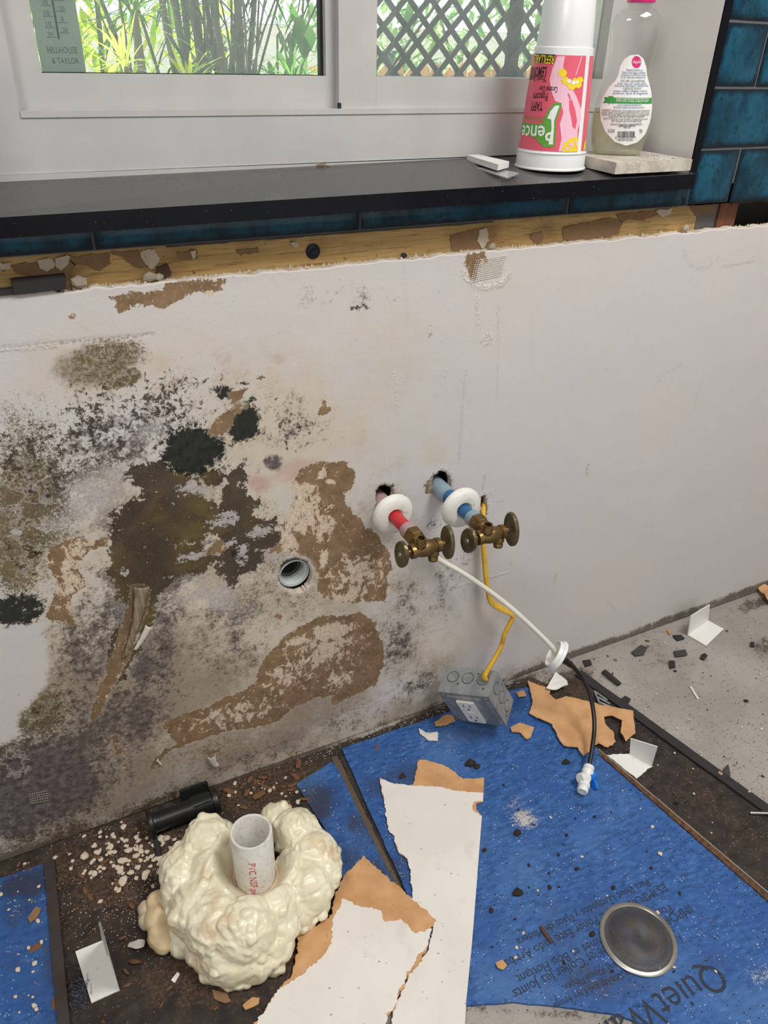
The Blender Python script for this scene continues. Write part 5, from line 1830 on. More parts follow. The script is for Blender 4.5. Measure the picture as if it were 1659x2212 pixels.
oval_lathe('bottle_body', [(0, .003), (.020, .002), (.0270, .0004)] + BPROF, M_CLEAR, bot, .58)
liq = [(r - .0016, z) for r, z in BPROF if .001 < z < .058]
oval_lathe('liquid_soap', [(0, .0035), (.026, .0030)] + liq + [(.0405, .0600), (0, .0600)], m_clear('pale_yellow_liquid', (.86, .84, .62), .35, .16), bot, .57)
M_CAP = simple('magenta_cap', srgb(206, 28, 112), .3, var=.04)
lathe('neck_ring', [(.0150, .1862), (.0176, .1866), (.0176, .1882), (.0150, .1886)], M_CLEAR, bot, n=32)
lathe('cap', [(.0, .1892), (.0188, .1892), (.0192, .1905), (.0186, .208), (.0150, .211), (.0105, .213), (.0095, .228), (0, .229)], M_CAP, bot, n=36)
M_LAB = simple('white_paper_label', srgb(226, 225, 222), .4, var=.03)
M_GREENL = simple('green_label_band', srgb(52, 142, 60), .4, var=.05)
M_MAG = simple('magenta_print', srgb(206, 28, 112), .4, var=.05)
M_TXB = simple('blue_grey_print', srgb(70, 110, 150), .5, var=.05)
M_TXK = simple('dark_grey_print', srgb(58, 58, 60), .5, var=.05)
M_TXG = simple('green_grey_print', srgb(70, 110, 84), .5, var=.05)
lab = BR_.patch('back_label', [zp(*p) for p in [(1180, 465), (1222, 500), (1246, 570), (1252, 640), (1268, 700), (1290, 790), (1296, 900), (1280, 1030), (1240, 1140), (1170, 1215), (1075, 1243), (980, 1210), (900, 1120), (862, 1020), (856, 920), (880, 830), (930, 745), (985, 690), (1012, 640), (1025, 570), (1060, 505), (1115, 470)]], M_LAB, bot, .0005)
BR_.patch('green_band', [zp(*p) for p in [(893, 828), (1290, 832), (1292, 884), (880, 878), (900, 852)]], M_GREENL, bot, .0008)
BR_.patch('seal_print', [zp(*p) for p in [(928, 820), (972, 820), (972, 890), (950, 876), (928, 892)]], M_GREENL, bot, .0010)
BR_.patch('logo_oval', [zp(1164 + 39 * math.cos(a), 530 + 52 * math.sin(a)) for a in [2 * math.pi * i / 24 for i in range(24)]], M_MAG, bot, .0008)
BR_.text('logo_word', 'dapple', zp(1132, 540), zp(1197, 540), M_LAB, bot, .0011, .0042)
rows = [
    ('Powered by plants, our', 1078, 1216, 606, M_TXB), ('Bottle & Dish Soap is as effective', 1044, 1234, 628, M_TXB), ('it removes up to 94% more milk fat', 1036, 1240, 648, M_TXB), ('& odor than other leading brands*', 1036, 1240, 668, M_TXB),
    ('FOR SUPER CLEAN EVERYTHING', 1030, 1232, 702, M_TXG), ('bottles • sippy cups • utensils • pacifiers', 1004, 1244, 722, M_TXB), ('breast pump components • small food dishes', 980, 1262, 740, M_TXB),
    ('FORMULATED WITHOUT:', 1050, 1206, 766, M_TXG), ('parabens • sulfates • phthalates • mineral oil', 972, 1250, 784, M_TXB), ('synthetic dyes & fragrances', 960, 1258, 804, M_TXB),
    ('Dapple products have earned this recognition', 992, 1270, 848, M_LAB), ('from the Clean Label Project', 992, 1262, 868, M_LAB),
    ('Look for Dapple® Dishwasher Pacs,', 1002, 1204, 904, M_TXB), ('All Purpose Cleaners and Laundry Care items.', 968, 1226, 924, M_TXB),
    ('INGREDIENTS: purified water, decyl polyglucoside (cleaner derived from corn', 876, 1272, 950, M_TXK), ('and sugar), sodium cocoyl glutamate (cleaner derived from coconut oil), sodium', 872, 1268, 968, M_TXK), ('hydroxide (pH control), baking soda, dehydroacetic acid (preservative derived', 874, 1266, 986, M_TXK), ('rinsing agent), citric acid, benzyl alcohol preservative', 930, 1228, 1003, M_TXK),
    ('SAFETY TIP: Keep out of reach of children. If contact with eyes, rinse with', 884, 1254, 1022, M_TXK), ('water. If soap gets in eyes, rinse thoroughly with water.', 952, 1204, 1040, M_TXK),
    ('Distributed by: Dapple Brands, Cincinnati, OH 45202 USA', 944, 1206, 1068, M_TXK), ('dapplebaby.com 1-888-000-0000', 1012, 1154, 1082, M_TXK), ('MADE IN USA', 1054, 1112, 1096, M_TXK),
    ('Not Tested', 922, 978, 1116, M_TXK), ('on Animals', 922, 978, 1132, M_TXK), ('Please', 1184, 1210, 1118, M_TXK), ('Recycle', 1184, 1210, 1134, M_TXK), ('8  92245 00123  7', 984, 1150, 1186, M_TXK), ('Packaging made from recycled plastic', 1000, 1132, 1202, M_TXK),
]
for tx, x0, x1, y, mt in rows:
    BR_.text('label_line', tx, zp(x0, y), zp(x1, y), mt, bot, .0011, .0030 if '92245' not in tx else .0034)
x = 1003
rb = random.Random(3)
while x < 1142:
    w = rb.choice((2, 3, 4, 6))
    BR_.patch('barcode_bar', [zp(x, 1120), zp(x + w, 1120), zp(x + w, 1172), zp(x, 1172)], M_TXK, bot, .0010, maxlen=.02)
    x += w + rb.choice((2, 3, 4))

# blister card with white pads, crumb of dirt, dry smear
zc_ = lambda p: Vector((p.x, p.y, 0))
bk = empty('pad_pack', (.69, .06, 0), 'clear plastic tray holding small white pads beside the pink cup', 'packet')
bo = Vector((.69, .06, 0))
zt2 = .9728
tr_ = [FL(*p, zt2) for p in [(970, 343), (990, 341), (1122, 371), (1096, 381)]]
o2 = rough_poly([(p.x - bo.x, max(-.03, min(.125, p.y)) - bo.y) for p in tr_], .0008, .01, 3)
slab('tray', o2, sill_z(.69, .05) + .0005, sill_z(.69, .05) + .0018, m_clear('clear_tray', (.86, .87, .87), .7, .22), bk)
for q in range(3):
    pd = [FL(*p, zt2 + .0025) for p in [(994, 341), (1016, 339), (1099, 359), (1075, 366)]]
    o3 = [(p.x - bo.x + q * .0004, max(-.03, min(.125, p.y)) - bo.y + q * .0005) for p in pd]
    zz = sill_z(.69, .08) + .0022 + q * .0026
    bm = bmesh.new()
    slab_bm(bm, o3, zz, zz + .0024)
    link('pad', bm_mesh('pad', bm, True, .0006), M_IVORY, bk)


def crumb(seed, sx=1.0, sy=1.0, sz=.5, jag=.35, sub=1):
    bm = bmesh.new()
    bmesh.ops.create_icosphere(bm, subdivisions=sub, radius=1.0)
    r = random.Random(seed)
    for v in bm.verts:
        k_ = 1 + jag * mnoise.noise(v.co * 1.6 + Vector((seed * 3.7, seed, 0))) + r.uniform(-jag, jag) * .35
        v.co = Vector((v.co.x * sx * k_, v.co.y * sy * k_, v.co.z * sz * k_))
    return bm_mesh('crumb', bm)


fz_ = WL(695, 362, .125)
bm = bmesh.new()
rr_ = random.Random(5)
for i in range(60):
    p = Vector((rr_.gauss(0, .0035), rr_.gauss(0, .002), abs(rr_.gauss(0, .0016))))
    q = p + Vector((rr_.gauss(0, .003), rr_.gauss(0, .002), rr_.gauss(0, .0012)))
    q.z = max(q.z, 0)
    tube_bm(bm, [p, p.lerp(q, .5) + Vector((0, 0, .0006)), q], .0003, 4)
me = bm_mesh('lint_clump', bm)
o = link('lint_clump', me, simple('brown_lint', srgb(136, 112, 84), .9, var=.3), None, 'small brown lint clump on the sill against the window frame', 'lint')
o.location = (fz_.x, .126, sill_z(fz_.x, .126) + .0004)
# ------------------------------------------------------------------ things on the floor
ZSH = .0049                                   # top of the underlay

# PVC stub and the expanding foam round it
PIPE = Vector((.1605, -.232, 0))
PH, PR = .160, .0298


def m_pvc():
    t = NT('dusty_white_pvc')
    n = t.noise(160, 5, .7)
    c = t.mix(t.ss(t.noise(20, 3), .3, .7), srgb(222, 219, 212), srgb(206, 200, 190))
    c = t.mix(t.m('MULTIPLY', t.ss(n, .56, .66), .6), c, srgb(166, 142, 118))
    return t.done(t.bsdf(c, .38, normal=t.bump(n, .12, .001)))


M_PVC = m_pvc()
pv = empty('pvc_pipe', PIPE, 'white PVC pipe stub standing in the cream foam', 'pipe')
lathe('pipe_wall', [(PR, .002), (PR, PH - .001), (PR - .0008, PH), (PR - .0036, PH), (PR - .0044, PH - .001), (PR - .0044, .010), (0, .010)], M_PVC, pv, n=48)


def wrap_text(txt, ang0, z0, size, parent, mat, down=True):
    cu = bpy.data.curves.new('red_lettering', 'FONT')
    cu.body = txt
    cu.size = size
    cu.resolution_u = 2
    tmp = bpy.data.objects.new('red_lettering', cu)
    COL.objects.link(tmp)
    bpy.context.view_layer.update()
    me = bpy.data.meshes.new_from_object(tmp.evaluated_get(bpy.context.evaluated_depsgraph_get()))
    bpy.data.objects.remove(tmp)
    for v in me.vertices:
        a = ang0 + v.co.y / PR
        v.co = Vector(((PR + .0003) * math.cos(a), (PR + .0003) * math.sin(a), z0 - v.co.x))
    return link('red_lettering', me, mat, parent)


vang = math.atan2(CAM[1] - PIPE.y, CAM[0] - PIPE.x)
wrap_text('PVC NSF.pw', vang - .30, PH - .030, .0150, pv, simple('red_print', srgb(206, 60, 70), .5))

FOAM = [  # photo point, height above floor, radius m
    (452, 1822, .070, .040), (405, 1878, .055, .040), (402, 1925, .045, .036), (430, 1965, .055, .042), (470, 1995, .060, .045), (530, 2005, .066, .044), (500, 2055, .032, .042), (450, 2050, .024, .030), (548, 2060, .026, .036), (590, 2040, .030, .030),
    (640, 1800, .066, .036), (600, 1772, .060, .026), (675, 1845, .058, .036), (690, 1885, .045, .034), (660, 1915, .050, .040), (640, 1955, .034, .032), (680, 1950, .022, .022), (655, 1990, .014, .016), (590, 1960, .060, .036), (620, 1890, .064, .032),
    (490, 1925, .062, .040), (460, 1880, .068, .036), (545, 1960, .058, .036), (480, 1835, .075, .030), (510, 2100, .010, .024), (470, 2085, .012, .022), (385, 1990, .012, .020), (395, 2030, .012, .020), (590, 2085, .012, .014), (700, 1840, .030, .020), (720, 1850, .028, .012), (600, 2000, .045, .03),
]
bm = bmesh.new()
rf = random.Random(11)
cen = []
for (px, py, z, r) in FOAM:
    p = FL(px, py, z)
    cen.append((p, r))
    bmesh.ops.create_icosphere(bm, subdivisions=3, radius=r, matrix=Matrix.Translation(p))
for i in range(420):                              # pimples and drips on the skin
    p, r = rf.choice(cen)
    d = Vector((rf.gauss(0, 1), rf.gauss(0, 1), abs(rf.gauss(0, .8)))).normalized()
    q = p + d * r * .95
    bmesh.ops.create_icosphere(bm, subdivisions=2, radius=rf.choice((.002, .003, .004, .004, .006, .008)), matrix=Matrix.Translation(q))
fm = bpy.data.meshes.new('foam_src')
bm.to_mesh(fm)
bm.free()
src = bpy.data.objects.new('foam_src', fm)
COL.objects.link(src)
md = src.modifiers.new('r', 'REMESH')
md.mode = 'VOXEL'
md.voxel_size = .0023
md = src.modifiers.new('s', 'SMOOTH')
md.iterations = 3
md.factor = .5
bpy.context.view_layer.update()
me = bpy.data.meshes.new_from_object(src.evaluated_get(bpy.context.evaluated_depsgraph_get()))
bpy.data.objects.remove(src)
N_ = [v.normal.copy() for v in me.vertices]
for v, nn in zip(me.vertices, N_):
    p = v.co
    w = Vector((mnoise.noise(p * 22), mnoise.noise(p * 22 + Vector((9, 0, 0))), mnoise.noise(p * 22 + Vector((0, 9, 0))))) * .02
    q = p + w
    h = .0032 * mnoise.noise(q * 30) + .0024 * (1 - abs(mnoise.noise(q * 48)) * 2) + .0016 * mnoise.noise(q * 110) + .0008 * mnoise.noise(q * 230)
    pt_ = max(0.0, mnoise.noise(p * 14 + Vector((3, 1, 7))) + .25)
    h += pt_ * (.0026 * (.5 - abs(mnoise.noise(q * 95))) + .0014 * mnoise.noise(q * 190))
    v.co = p + nn * h
for v in me.vertices:
    d = Vector((v.co.x - PIPE.x, v.co.y - PIPE.y))
    L = d.length
    # the foam sinks to a crater round the pipe
    k_ = max(0.0, 1 - (L - PR) / .030)
    if k_ > 0:
        v.co.z -= max(0, v.co.z - (.056 + .006 * mnoise.noise(v.co * 40))) * min(1, k_ * 1.1) ** 1.3
    if L < PR + .0008:
        d = d.normalized() if L > 1e-5 else Vector((1, 0))
        v.co.x, v.co.y = PIPE.x + d.x * (PR + .0008), PIPE.y + d.y * (PR + .0008)
    v.co.z = max(v.co.z, .0006)
me.polygons.foreach_set('use_smooth', [True] * len(me.polygons))
me.update()
du = me.attributes.new('dust', 'FLOAT', 'POINT')
du.data.foreach_set('value', [math.exp(-max(0, math.hypot(v.co.x - PIPE.x, v.co.y - PIPE.y) - PR) / .012) for v in me.vertices])


def m_foam():
    t = NT('cream_expanding_foam')
    n = t.noise(26, 4)
    n2 = t.noise(240, 4, .7)
    c = t.mix(t.ss(n, .3, .7), srgb(222, 214, 182), srgb(236, 230, 204))
    up = t.sep(t.n('ShaderNodeNewGeometry').outputs['Normal'])[2]
    c = t.mix(t.m('MULTIPLY', t.ss(t.noise(18, 3), .56, .72), .6), c, srgb(204, 170, 132))
    c = t.mix(t.m('MULTIPLY', t.ss(t.m('ADD', t.attr('dust'), t.m('MULTIPLY', t.m('SUBTRACT', n2, .5), 1.2)), .3, .9), .7), c, srgb(206, 166, 132))
    c = t.mix(t.m('MULTIPLY', t.ss(n2, .66, .72), .8), c, srgb(110, 84, 58))
    b = t.noise(90, 4, .6)
    return t.done(t.bsdf(c, .33, normal=t.bump(b, .3, .003), Subsurface_Weight=.15, Subsurface_Radius=(.01, .008, .004), Coat_Weight=.25, Coat_Roughness=.25))


M_FOAM = m_foam()
foam = link('spray_foam', me, M_FOAM, None, 'lumpy cream expanding foam mound around the PVC pipe', 'foam')


def lump(name, pts, rads, mat, label, cat, seed, disp=.0016, vox=.0024, group=None):
    bm = bmesh.new()
    for p, r in zip(pts, rads):
        bmesh.ops.create_icosphere(bm, subdivisions=3, radius=r, matrix=Matrix.Translation(p))
    m0 = bpy.data.meshes.new(name)
    bm.to_mesh(m0)
    bm.free()
    s0 = bpy.data.objects.new(name, m0)
    COL.objects.link(s0)
    md = s0.modifiers.new('r', 'REMESH')
    md.mode = 'VOXEL'
    md.voxel_size = vox
    md = s0.modifiers.new('s', 'SMOOTH')
    md.iterations = 6
    bpy.context.view_layer.update()
    m1 = bpy.data.meshes.new_from_object(s0.evaluated_get(bpy.context.evaluated_depsgraph_get()))
    bpy.data.objects.remove(s0)
    nr = [v.normal.copy() for v in m1.vertices]
    for v, q in zip(m1.vertices, nr):
        v.co += q * disp * (mnoise.noise(v.co * 60 + Vector((seed, 0, 0))) + .5 * mnoise.noise(v.co * 160))
        v.co.z = max(v.co.z, .0006)
    m1.polygons.foreach_set('use_smooth', [True] * len(m1.polygons))
    return link(name, m1, mat, None, label, cat, group)


lump('foam_lump', [FL(345, 1950, .020), FL(345, 1985, .020), FL(350, 2020, .018), FL(352, 2040, .014)], [.020, .022, .021, .014], simple('tan_dusted_foam', srgb(214, 190, 152), .7, var=.2, scale=50, bump=.4), 'small tan dusted foam lump beside the big foam mound', 'foam', 2)
lump('foam_lump', [FL(316, 1965, .012), FL(318, 1990, .012)], [.013, .013], simple('grey_beige_foam', srgb(196, 180, 152), .8, var=.2), 'tiny grey-beige foam lump at the far side of the tan one', 'foam', 3)


# black cabinet leg lying against the wall
lg0, lg1 = FL(331, 1778, .024), FL(462, 1730, .024)
M_BPL = simple('black_plastic', srgb(26, 26, 27), .38, var=.2, scale=40)
leg = empty('cabinet_leg', ((lg0.x + lg1.x) / 2, (lg0.y + lg1.y) / 2, 0), 'black plastic cabinet leg lying against the foot of the wall', 'cabinet leg')
lo_ = leg.location
ad = (lg1 - lg0)
LL = ad.length
lathe('tube', [(0, 0), (.0150, 0), (.0165, .003), (.0165, LL * .6), (.0178, LL * .62), (.0178, LL), (0, LL)], M_BPL, leg, lg0 - lo_, ad, 32)
lathe('foot_flange', [(0, -.008), (.0225, -.008), (.0238, -.006), (.0238, -.002), (.0225, 0), (.0170, .001), (.016, .006)], M_BPL, leg, lg0 - lo_, ad, 36)
lathe('top_flange', [(.0178, LL - .004), (.0215, LL - .003), (.0225, LL), (.0225, LL + .005), (.0210, LL + .007), (0, LL + .007)], M_BPL, leg, lg0 - lo_, ad, 36)
for q in range(4):
    a = q * math.pi / 2 + .6
    s_, t_, a_ = frame_of(ad)
    o = (lg0 - lo_) + a_ * (LL - .006) + (s_ * math.cos(a) + t_ * math.sin(a)) * .0178
    tube('rib', [o, o + (s_ * math.cos(a) + t_ * math.sin(a)) * .0008 - a_ * .030], .0014, M_BPL, leg, 6)
bx('base_plate', -.024, .024, -.004, .004, -.0165, .012, M_BPL, leg, .0015, mtx=Matrix.Translation(FL(420, 1712, .022) - lo_) @ Matrix.Rotation(math.atan2(ad.y, ad.x), 4, 'Z') @ Matrix.Rotation(R(-20), 4, 'X'))
tube('rubber_bar', [FL(334, 1812, .007), FL(340, 1830, .006), FL(345, 1850, .006)], .0042, M_BLACKRUB, None, 8, .7, label='short black rubber bar in the soil below the cabinet leg', cat='rubber bar')


# white plastic angle brackets
def bracket(plate_px, flange_px, label, z=0.0006, th=.0022, flh=None, ragged_=0):
    """plate: four photo points on the floor, the last two joined by the upright flange; flange_px: its two upper corners"""
    P_ = [FL(*p, z) for p in plate_px]
    a, b = P_[1], P_[2]
    up = []
    for base, q in zip((a, b), flange_px):
        # height of the flange corner above its base edge, met on the upright plane of the edge
        r = Vector(ray(*q))
        d = (b - a).normalized()
        nrm = Vector((d.y, -d.x, 0))
        t_ = (a - Vector(CAM)).dot(nrm) / r.dot(nrm)
        up.append(Vector(CAM) + r * t_)
    c0 = sum(P_, Vector()) / 4
    root = empty('angle_bracket', (c0.x, c0.y, z), label, 'bracket', 'white plastic angle brackets')
    c0 = root.location
    out = rough_poly([(p - c0)[:2] for p in P_], .0025 if ragged_ else .0001, .004, ragged_) if ragged_ else [(p - c0)[:2] for p in P_]
    bm = bmesh.new()
    slab_bm(bm, out, 0, th)
    link('plate', bm_mesh('plate', bm, True, .0004 if not ragged_ else 0), M_IVORY, root)
    d = (b - a).normalized()
    inn = Vector((-d.y, d.x, 0))
    if inn.dot(P_[0] - a) < 0:
        inn = -inn
    bm = bmesh.new()
    vs = []
    q0 = [a, b, up[1], up[0]]
    A_ = [bm.verts.new(p - c0) for p in q0]
    B_ = [bm.verts.new(p - c0 + inn * th) for p in q0]
    bm.faces.new(A_)
    bm.faces.new(B_[::-1])
    for i in range(4):
        j = (i + 1) % 4
        bm.faces.new((A_[i], B_[i], B_[j], A_[j]))
    link('flange', bm_mesh('flange', bm, True, .0004), M_IVORY, root)
    return root


bracket([(163, 2057), (224, 2032), (259, 2140), (198, 2168)], [(217, 1990), (240, 2088)], 'white plastic angle bracket on the dark soil beside the foam')
bracket([(1311, 1632), (1361, 1630), (1408, 1656), (1375, 1684)], [(1363, 1594), (1421, 1612)], 'broken white plastic angle bracket lying on the dark strip', ragged_=4)
bracket([(1525, 1396), (1484, 1372), (1528, 1341), (1563, 1360)], [(1491, 1330), (1532, 1305)], 'white plastic angle bracket on the grey floor near the wall')
# frayed grey lint stuck to the soil beside the first bracket
bm = bmesh.new()
rr_ = random.Random(8)
for i in range(140):
    p = FL(172 + rr_.gauss(0, 9), 2150 + rr_.gauss(0, 16), .001)
    q = p + Vector((rr_.gauss(0, .004), rr_.gauss(0, .004), abs(rr_.gauss(0, .008))))
    tube_bm(bm, [p, p.lerp(q, .5) + Vector((rr_.gauss(0, .001), 0, .001)), q], .0004, 3, cap=False)
link('lint_tuft', bm_mesh('lint_tuft', bm), simple('blue_grey_lint', srgb(92, 96, 112), .9, var=.4, scale=90), None, 'frayed blue-grey lint tuft against the white bracket by the foam', 'lint')


# torn laminated board: brown core with the white face still on part of it
def m_board():
    t = NT('torn_brown_board')
    n = t.noise(120, 5, .7)
    n2 = t.noise(30, 4)
    c = t.mix(t.ss(n2, .3, .7), srgb(186, 140, 94), srgb(206, 160, 114))
    c = t.mix(t.m('MULTIPLY', t.ss(n, .55, .7), .5), c, srgb(156, 112, 72))
    return t.done(t.bsdf(c, .9, normal=t.bump(n, .6, .0015)))


def m_face():
    t = NT('white_laminate_face')
    n = t.noise(300, 3, .6)
    c = t.mix(t.ss(t.noise(8, 4), .3, .7), srgb(218, 211, 204), srgb(226, 220, 214))
    c = t.mix(t.m('MULTIPLY', t.ss(t.noise(140, 3), .70, .74), .8), c, srgb(96, 82, 66))
    c = t.mix(t.m('MULTIPLY', t.ss(t.noise(22, 4), .58, .72), .2), c, srgb(178, 166, 152))
    return t.done(t.bsdf(c, .55, normal=t.bump(n, .08, .001)))


M_BOARD, M_FACE = m_board(), m_face()


def torn_board(name, core, face, z0, th, label, cat, seed, amp=.0034, tilt=None, st_core=(), st_face=()):
    zf = tilt or (lambda x, y: 0.0)
    w = to_floor(core)
    c0 = w.mean(0)
    root = empty(name, (c0[0], c0[1], z0), label, cat)
    fn = lambda x, y, z: (x - c0[0], y - c0[1], z + zf(x, y))
    slab('core', rough_poly(w, amp, .0018, seed, st_core), 0, th, M_BOARD, root, fn)
    for i, f in enumerate(face):
        slab('white_face', rough_poly(to_floor(f), amp, .0018, seed + 20 + i, st_face), th + .00005, th + .0009, M_FACE, root, fn)
    return root


torn_board('torn_panel', [(893, 1702), (905, 1644), (930, 1652), (962, 1660), (1000, 1688), (1045, 1686), (1043, 1738), (1030, 1740), (1027, 1756), (1040, 1768), (1030, 1900), (1018, 2050), (1006, 2170), (1000, 2290), (830, 2310), (850, 2190), (885, 2110), (925, 2060), (935, 2010), (905, 1990), (868, 1940), (895, 1950), (900, 1900), (888, 1865), (862, 1850), (850, 1812), (838, 1798), (832, 1750), (820, 1686), (845, 1698)],
           [[(893, 1704), (948, 1706), (985, 1716), (1043, 1720), (1042, 1738), (1022, 1738), (1018, 1757), (1040, 1770), (1030, 1900), (1018, 2050), (1006, 2170), (1000, 2290), (830, 2310), (850, 2190), (885, 2110), (925, 2060), (935, 2010), (905, 1990), (868, 1940), (892, 1948), (890, 1925), (880, 1862), (860, 1848), (850, 1812), (838, 1798), (832, 1750), (820, 1686), (845, 1698)]],
           ZSH + .0003, .0024, 'long white laminated panel with torn brown upper edge on the blue sheet', 'panel', 3, .0026, st_core=(5, 9, 10, 11, 12, 13), st_face=(3, 7, 8, 9, 10, 11))
torn_board('torn_panel', [(785, 1858), (800, 1872), (830, 1898), (868, 1930), (900, 1960), (938, 1996), (930, 2016), (921, 2056), (911, 2080), (880, 2120), (851, 2184), (828, 2225), (815, 2300), (500, 2300), (570, 2196), (602, 2148), (628, 2118), (640, 2085), (645, 2032), (690, 2005), (716, 1985), (722, 1950), (740, 1905)],
           [[(742, 1952), (779, 1970), (818, 1976), (832, 2004), (865, 1996), (898, 2028), (930, 2016), (921, 2056), (905, 2072), (875, 2120), (851, 2184), (828, 2225), (815, 2300), (500, 2300), (570, 2196), (602, 2148), (659, 2110), (700, 2072), (716, 2050), (720, 1996)]],
           ZSH + .0042, .0024, 'white laminated panel corner with wide brown torn rim beside the foam', 'panel', 7, tilt=lambda x, y: 0.0)
torn_board('brown_board', [(1139, 1478), (1165, 1487), (1190, 1495), (1184, 1508), (1200, 1520), (1212, 1516), (1220, 1512), (1290, 1527), (1366, 1544), (1370, 1592), (1350, 1610), (1338, 1590), (1342, 1565), (1320, 1552), (1302, 1556), (1306, 1574), (1322, 1590), (1328, 1610), (1312, 1622), (1290, 1612), (1272, 1630), (1257, 1645), (1246, 1622), (1216, 1620), (1202, 1598), (1190, 1572), (1159, 1560), (1143, 1549), (1149, 1524)], [],
           ZSH + .0004, .0018, 'ragged brown torn board with a hole lying under the black tube', 'board', 12, .0018, tilt=lambda x, y: .004 * (1 + mnoise.noise(Vector((x * 16, y * 16, 3)))))


def scrap(name, px, mat, label, cat, z, th=.0015, seed=0, amp=.0012, bend=.004, group=None):
    w = to_floor(px)
    c0 = w.mean(0)
    o = slab(name, rough_poly(w, amp, .003, seed), 0, th, mat, None, fn=lambda x, y, z_: (x - c0[0], y - c0[1], z_ + bend * (.6 + mnoise.noise(Vector((x * 45, y * 45, seed))))), label=label, cat=cat, group=group)
    o.location = (c0[0], c0[1], z)
    return o


scrap('brown_scrap', [(1102, 1578), (1122, 1570), (1152, 1578), (1146, 1598), (1138, 1606), (1122, 1590), (1104, 1588)], M_BOARD, 'small curved brown board scrap on the blue sheet beside the steel box', 'scrap', ZSH, .003, 4)
scrap('brown_scrap', [(938, 1566), (962, 1550), (978, 1552), (983, 1562), (966, 1572), (940, 1577)], M_BOARD, 'small brown board scrap under the near corner of the steel box', 'scrap', ZSH, .002, 6)
scrap('brown_scrap', [(1115, 1500), (1130, 1498), (1135, 1510), (1118, 1514)], M_BOARD, 'tiny brown board scrap behind the steel box', 'scrap', ZSH, .002, 8)
scrap('white_scrap', [(904, 1580), (920, 1588), (946, 1590), (945, 1606), (925, 1604), (908, 1592)], M_PAPERW, 'torn white paper scrap on the blue sheet before the steel box', 'scrap', ZSH, .0012, 9)
scrap('white_scrap', [(1178, 1500), (1198, 1466), (1222, 1482), (1224, 1492), (1200, 1502)], M_IVORY, 'folded white plastic scrap on the brown board near the wall', 'scrap', ZSH + .008, .0015, 10, .0006, .006)
scrap('white_scrap', [(280, 2040), (300, 2034), (314, 2036), (312, 2048), (296, 2054), (276, 2048)], M_PAPERW, 'crumpled white paper flake on the soil beside the foam', 'scrap', .001, .0012, 11)
scrap('white_scrap', [(370, 2120), (384, 2102), (389, 2106), (378, 2126)], M_IVORY, 'slim white plastic sliver on the soil below the foam', 'scrap', .001, .0018, 12, .0003, .001)
scrap('brown_scrap', [(1624, 1266), (1662, 1280), (1690, 1318), (1668, 1318), (1644, 1292)], M_BOARD, 'torn orange-brown board corner at the far wall', 'scrap', .006, .002, 13, .001, .012)
scrap('brown_scrap', [(1070, 2088), (1084, 2080), (1094, 2092), (1086, 2102), (1074, 2098)], M_BOARD, 'small tan flake on the blue sheet beside the white panel', 'scrap', ZSH, .002, 14)
scrap('brown_scrap', [(525, 2176), (545, 2160), (562, 2160), (560, 2172), (530, 2186)], M_BOARD, 'tan flake on the soil beside the white panel corner', 'scrap', .001, .002, 15)
scrap('brown_scrap', [(458, 2142), (490, 2146), (500, 2166), (486, 2172), (464, 2160)], M_PAPERB, 'brown curled flake on the soil below the foam', 'scrap', .001, .002, 16)
scrap('brown_scrap', [(62, 1990), (80, 1966), (92, 1970), (84, 1986), (68, 2000)], M_PAPERB, 'brown flake on the blue sheet beside the dark board edge', 'scrap', ZSH, .002, 17)
tube('dark_twig', [FL(1168, 2000, ZSH + .002), FL(1178, 2016, ZSH + .002), FL(1192, 2036, ZSH + .002)], [.0022, .003, .0018], simple('brown_bark', srgb(92, 58, 40), .9), None, 6, .6, label='short brown twig on the blue sheet beside the panel', cat='twig')
tube('white_stick', [FL(1492, 1484, .002), FL(1508, 1510, .002)], .0022, M_IVORY, None, 8, label='short white plastic stick on the grey floor', cat='stick')
tube('floor_nail', [FL(1620, 1756, .0045), FL(1700, 1758, .0045)], .0022, M_SCREW, None, 8, label='steel nail lying on the dark soil strip', cat='nail')
b0, b1 = FL(1304, 1450, .005), FL(1338, 1478, .005)
tube('rubber_bar', [b0, b0.lerp(b1, .5), b1], [.0068, .0068, .0062], M_BLACKRUB, None, 8, .6, label='black rubber bar on the grey floor beside the disc', cat='rubber bar')

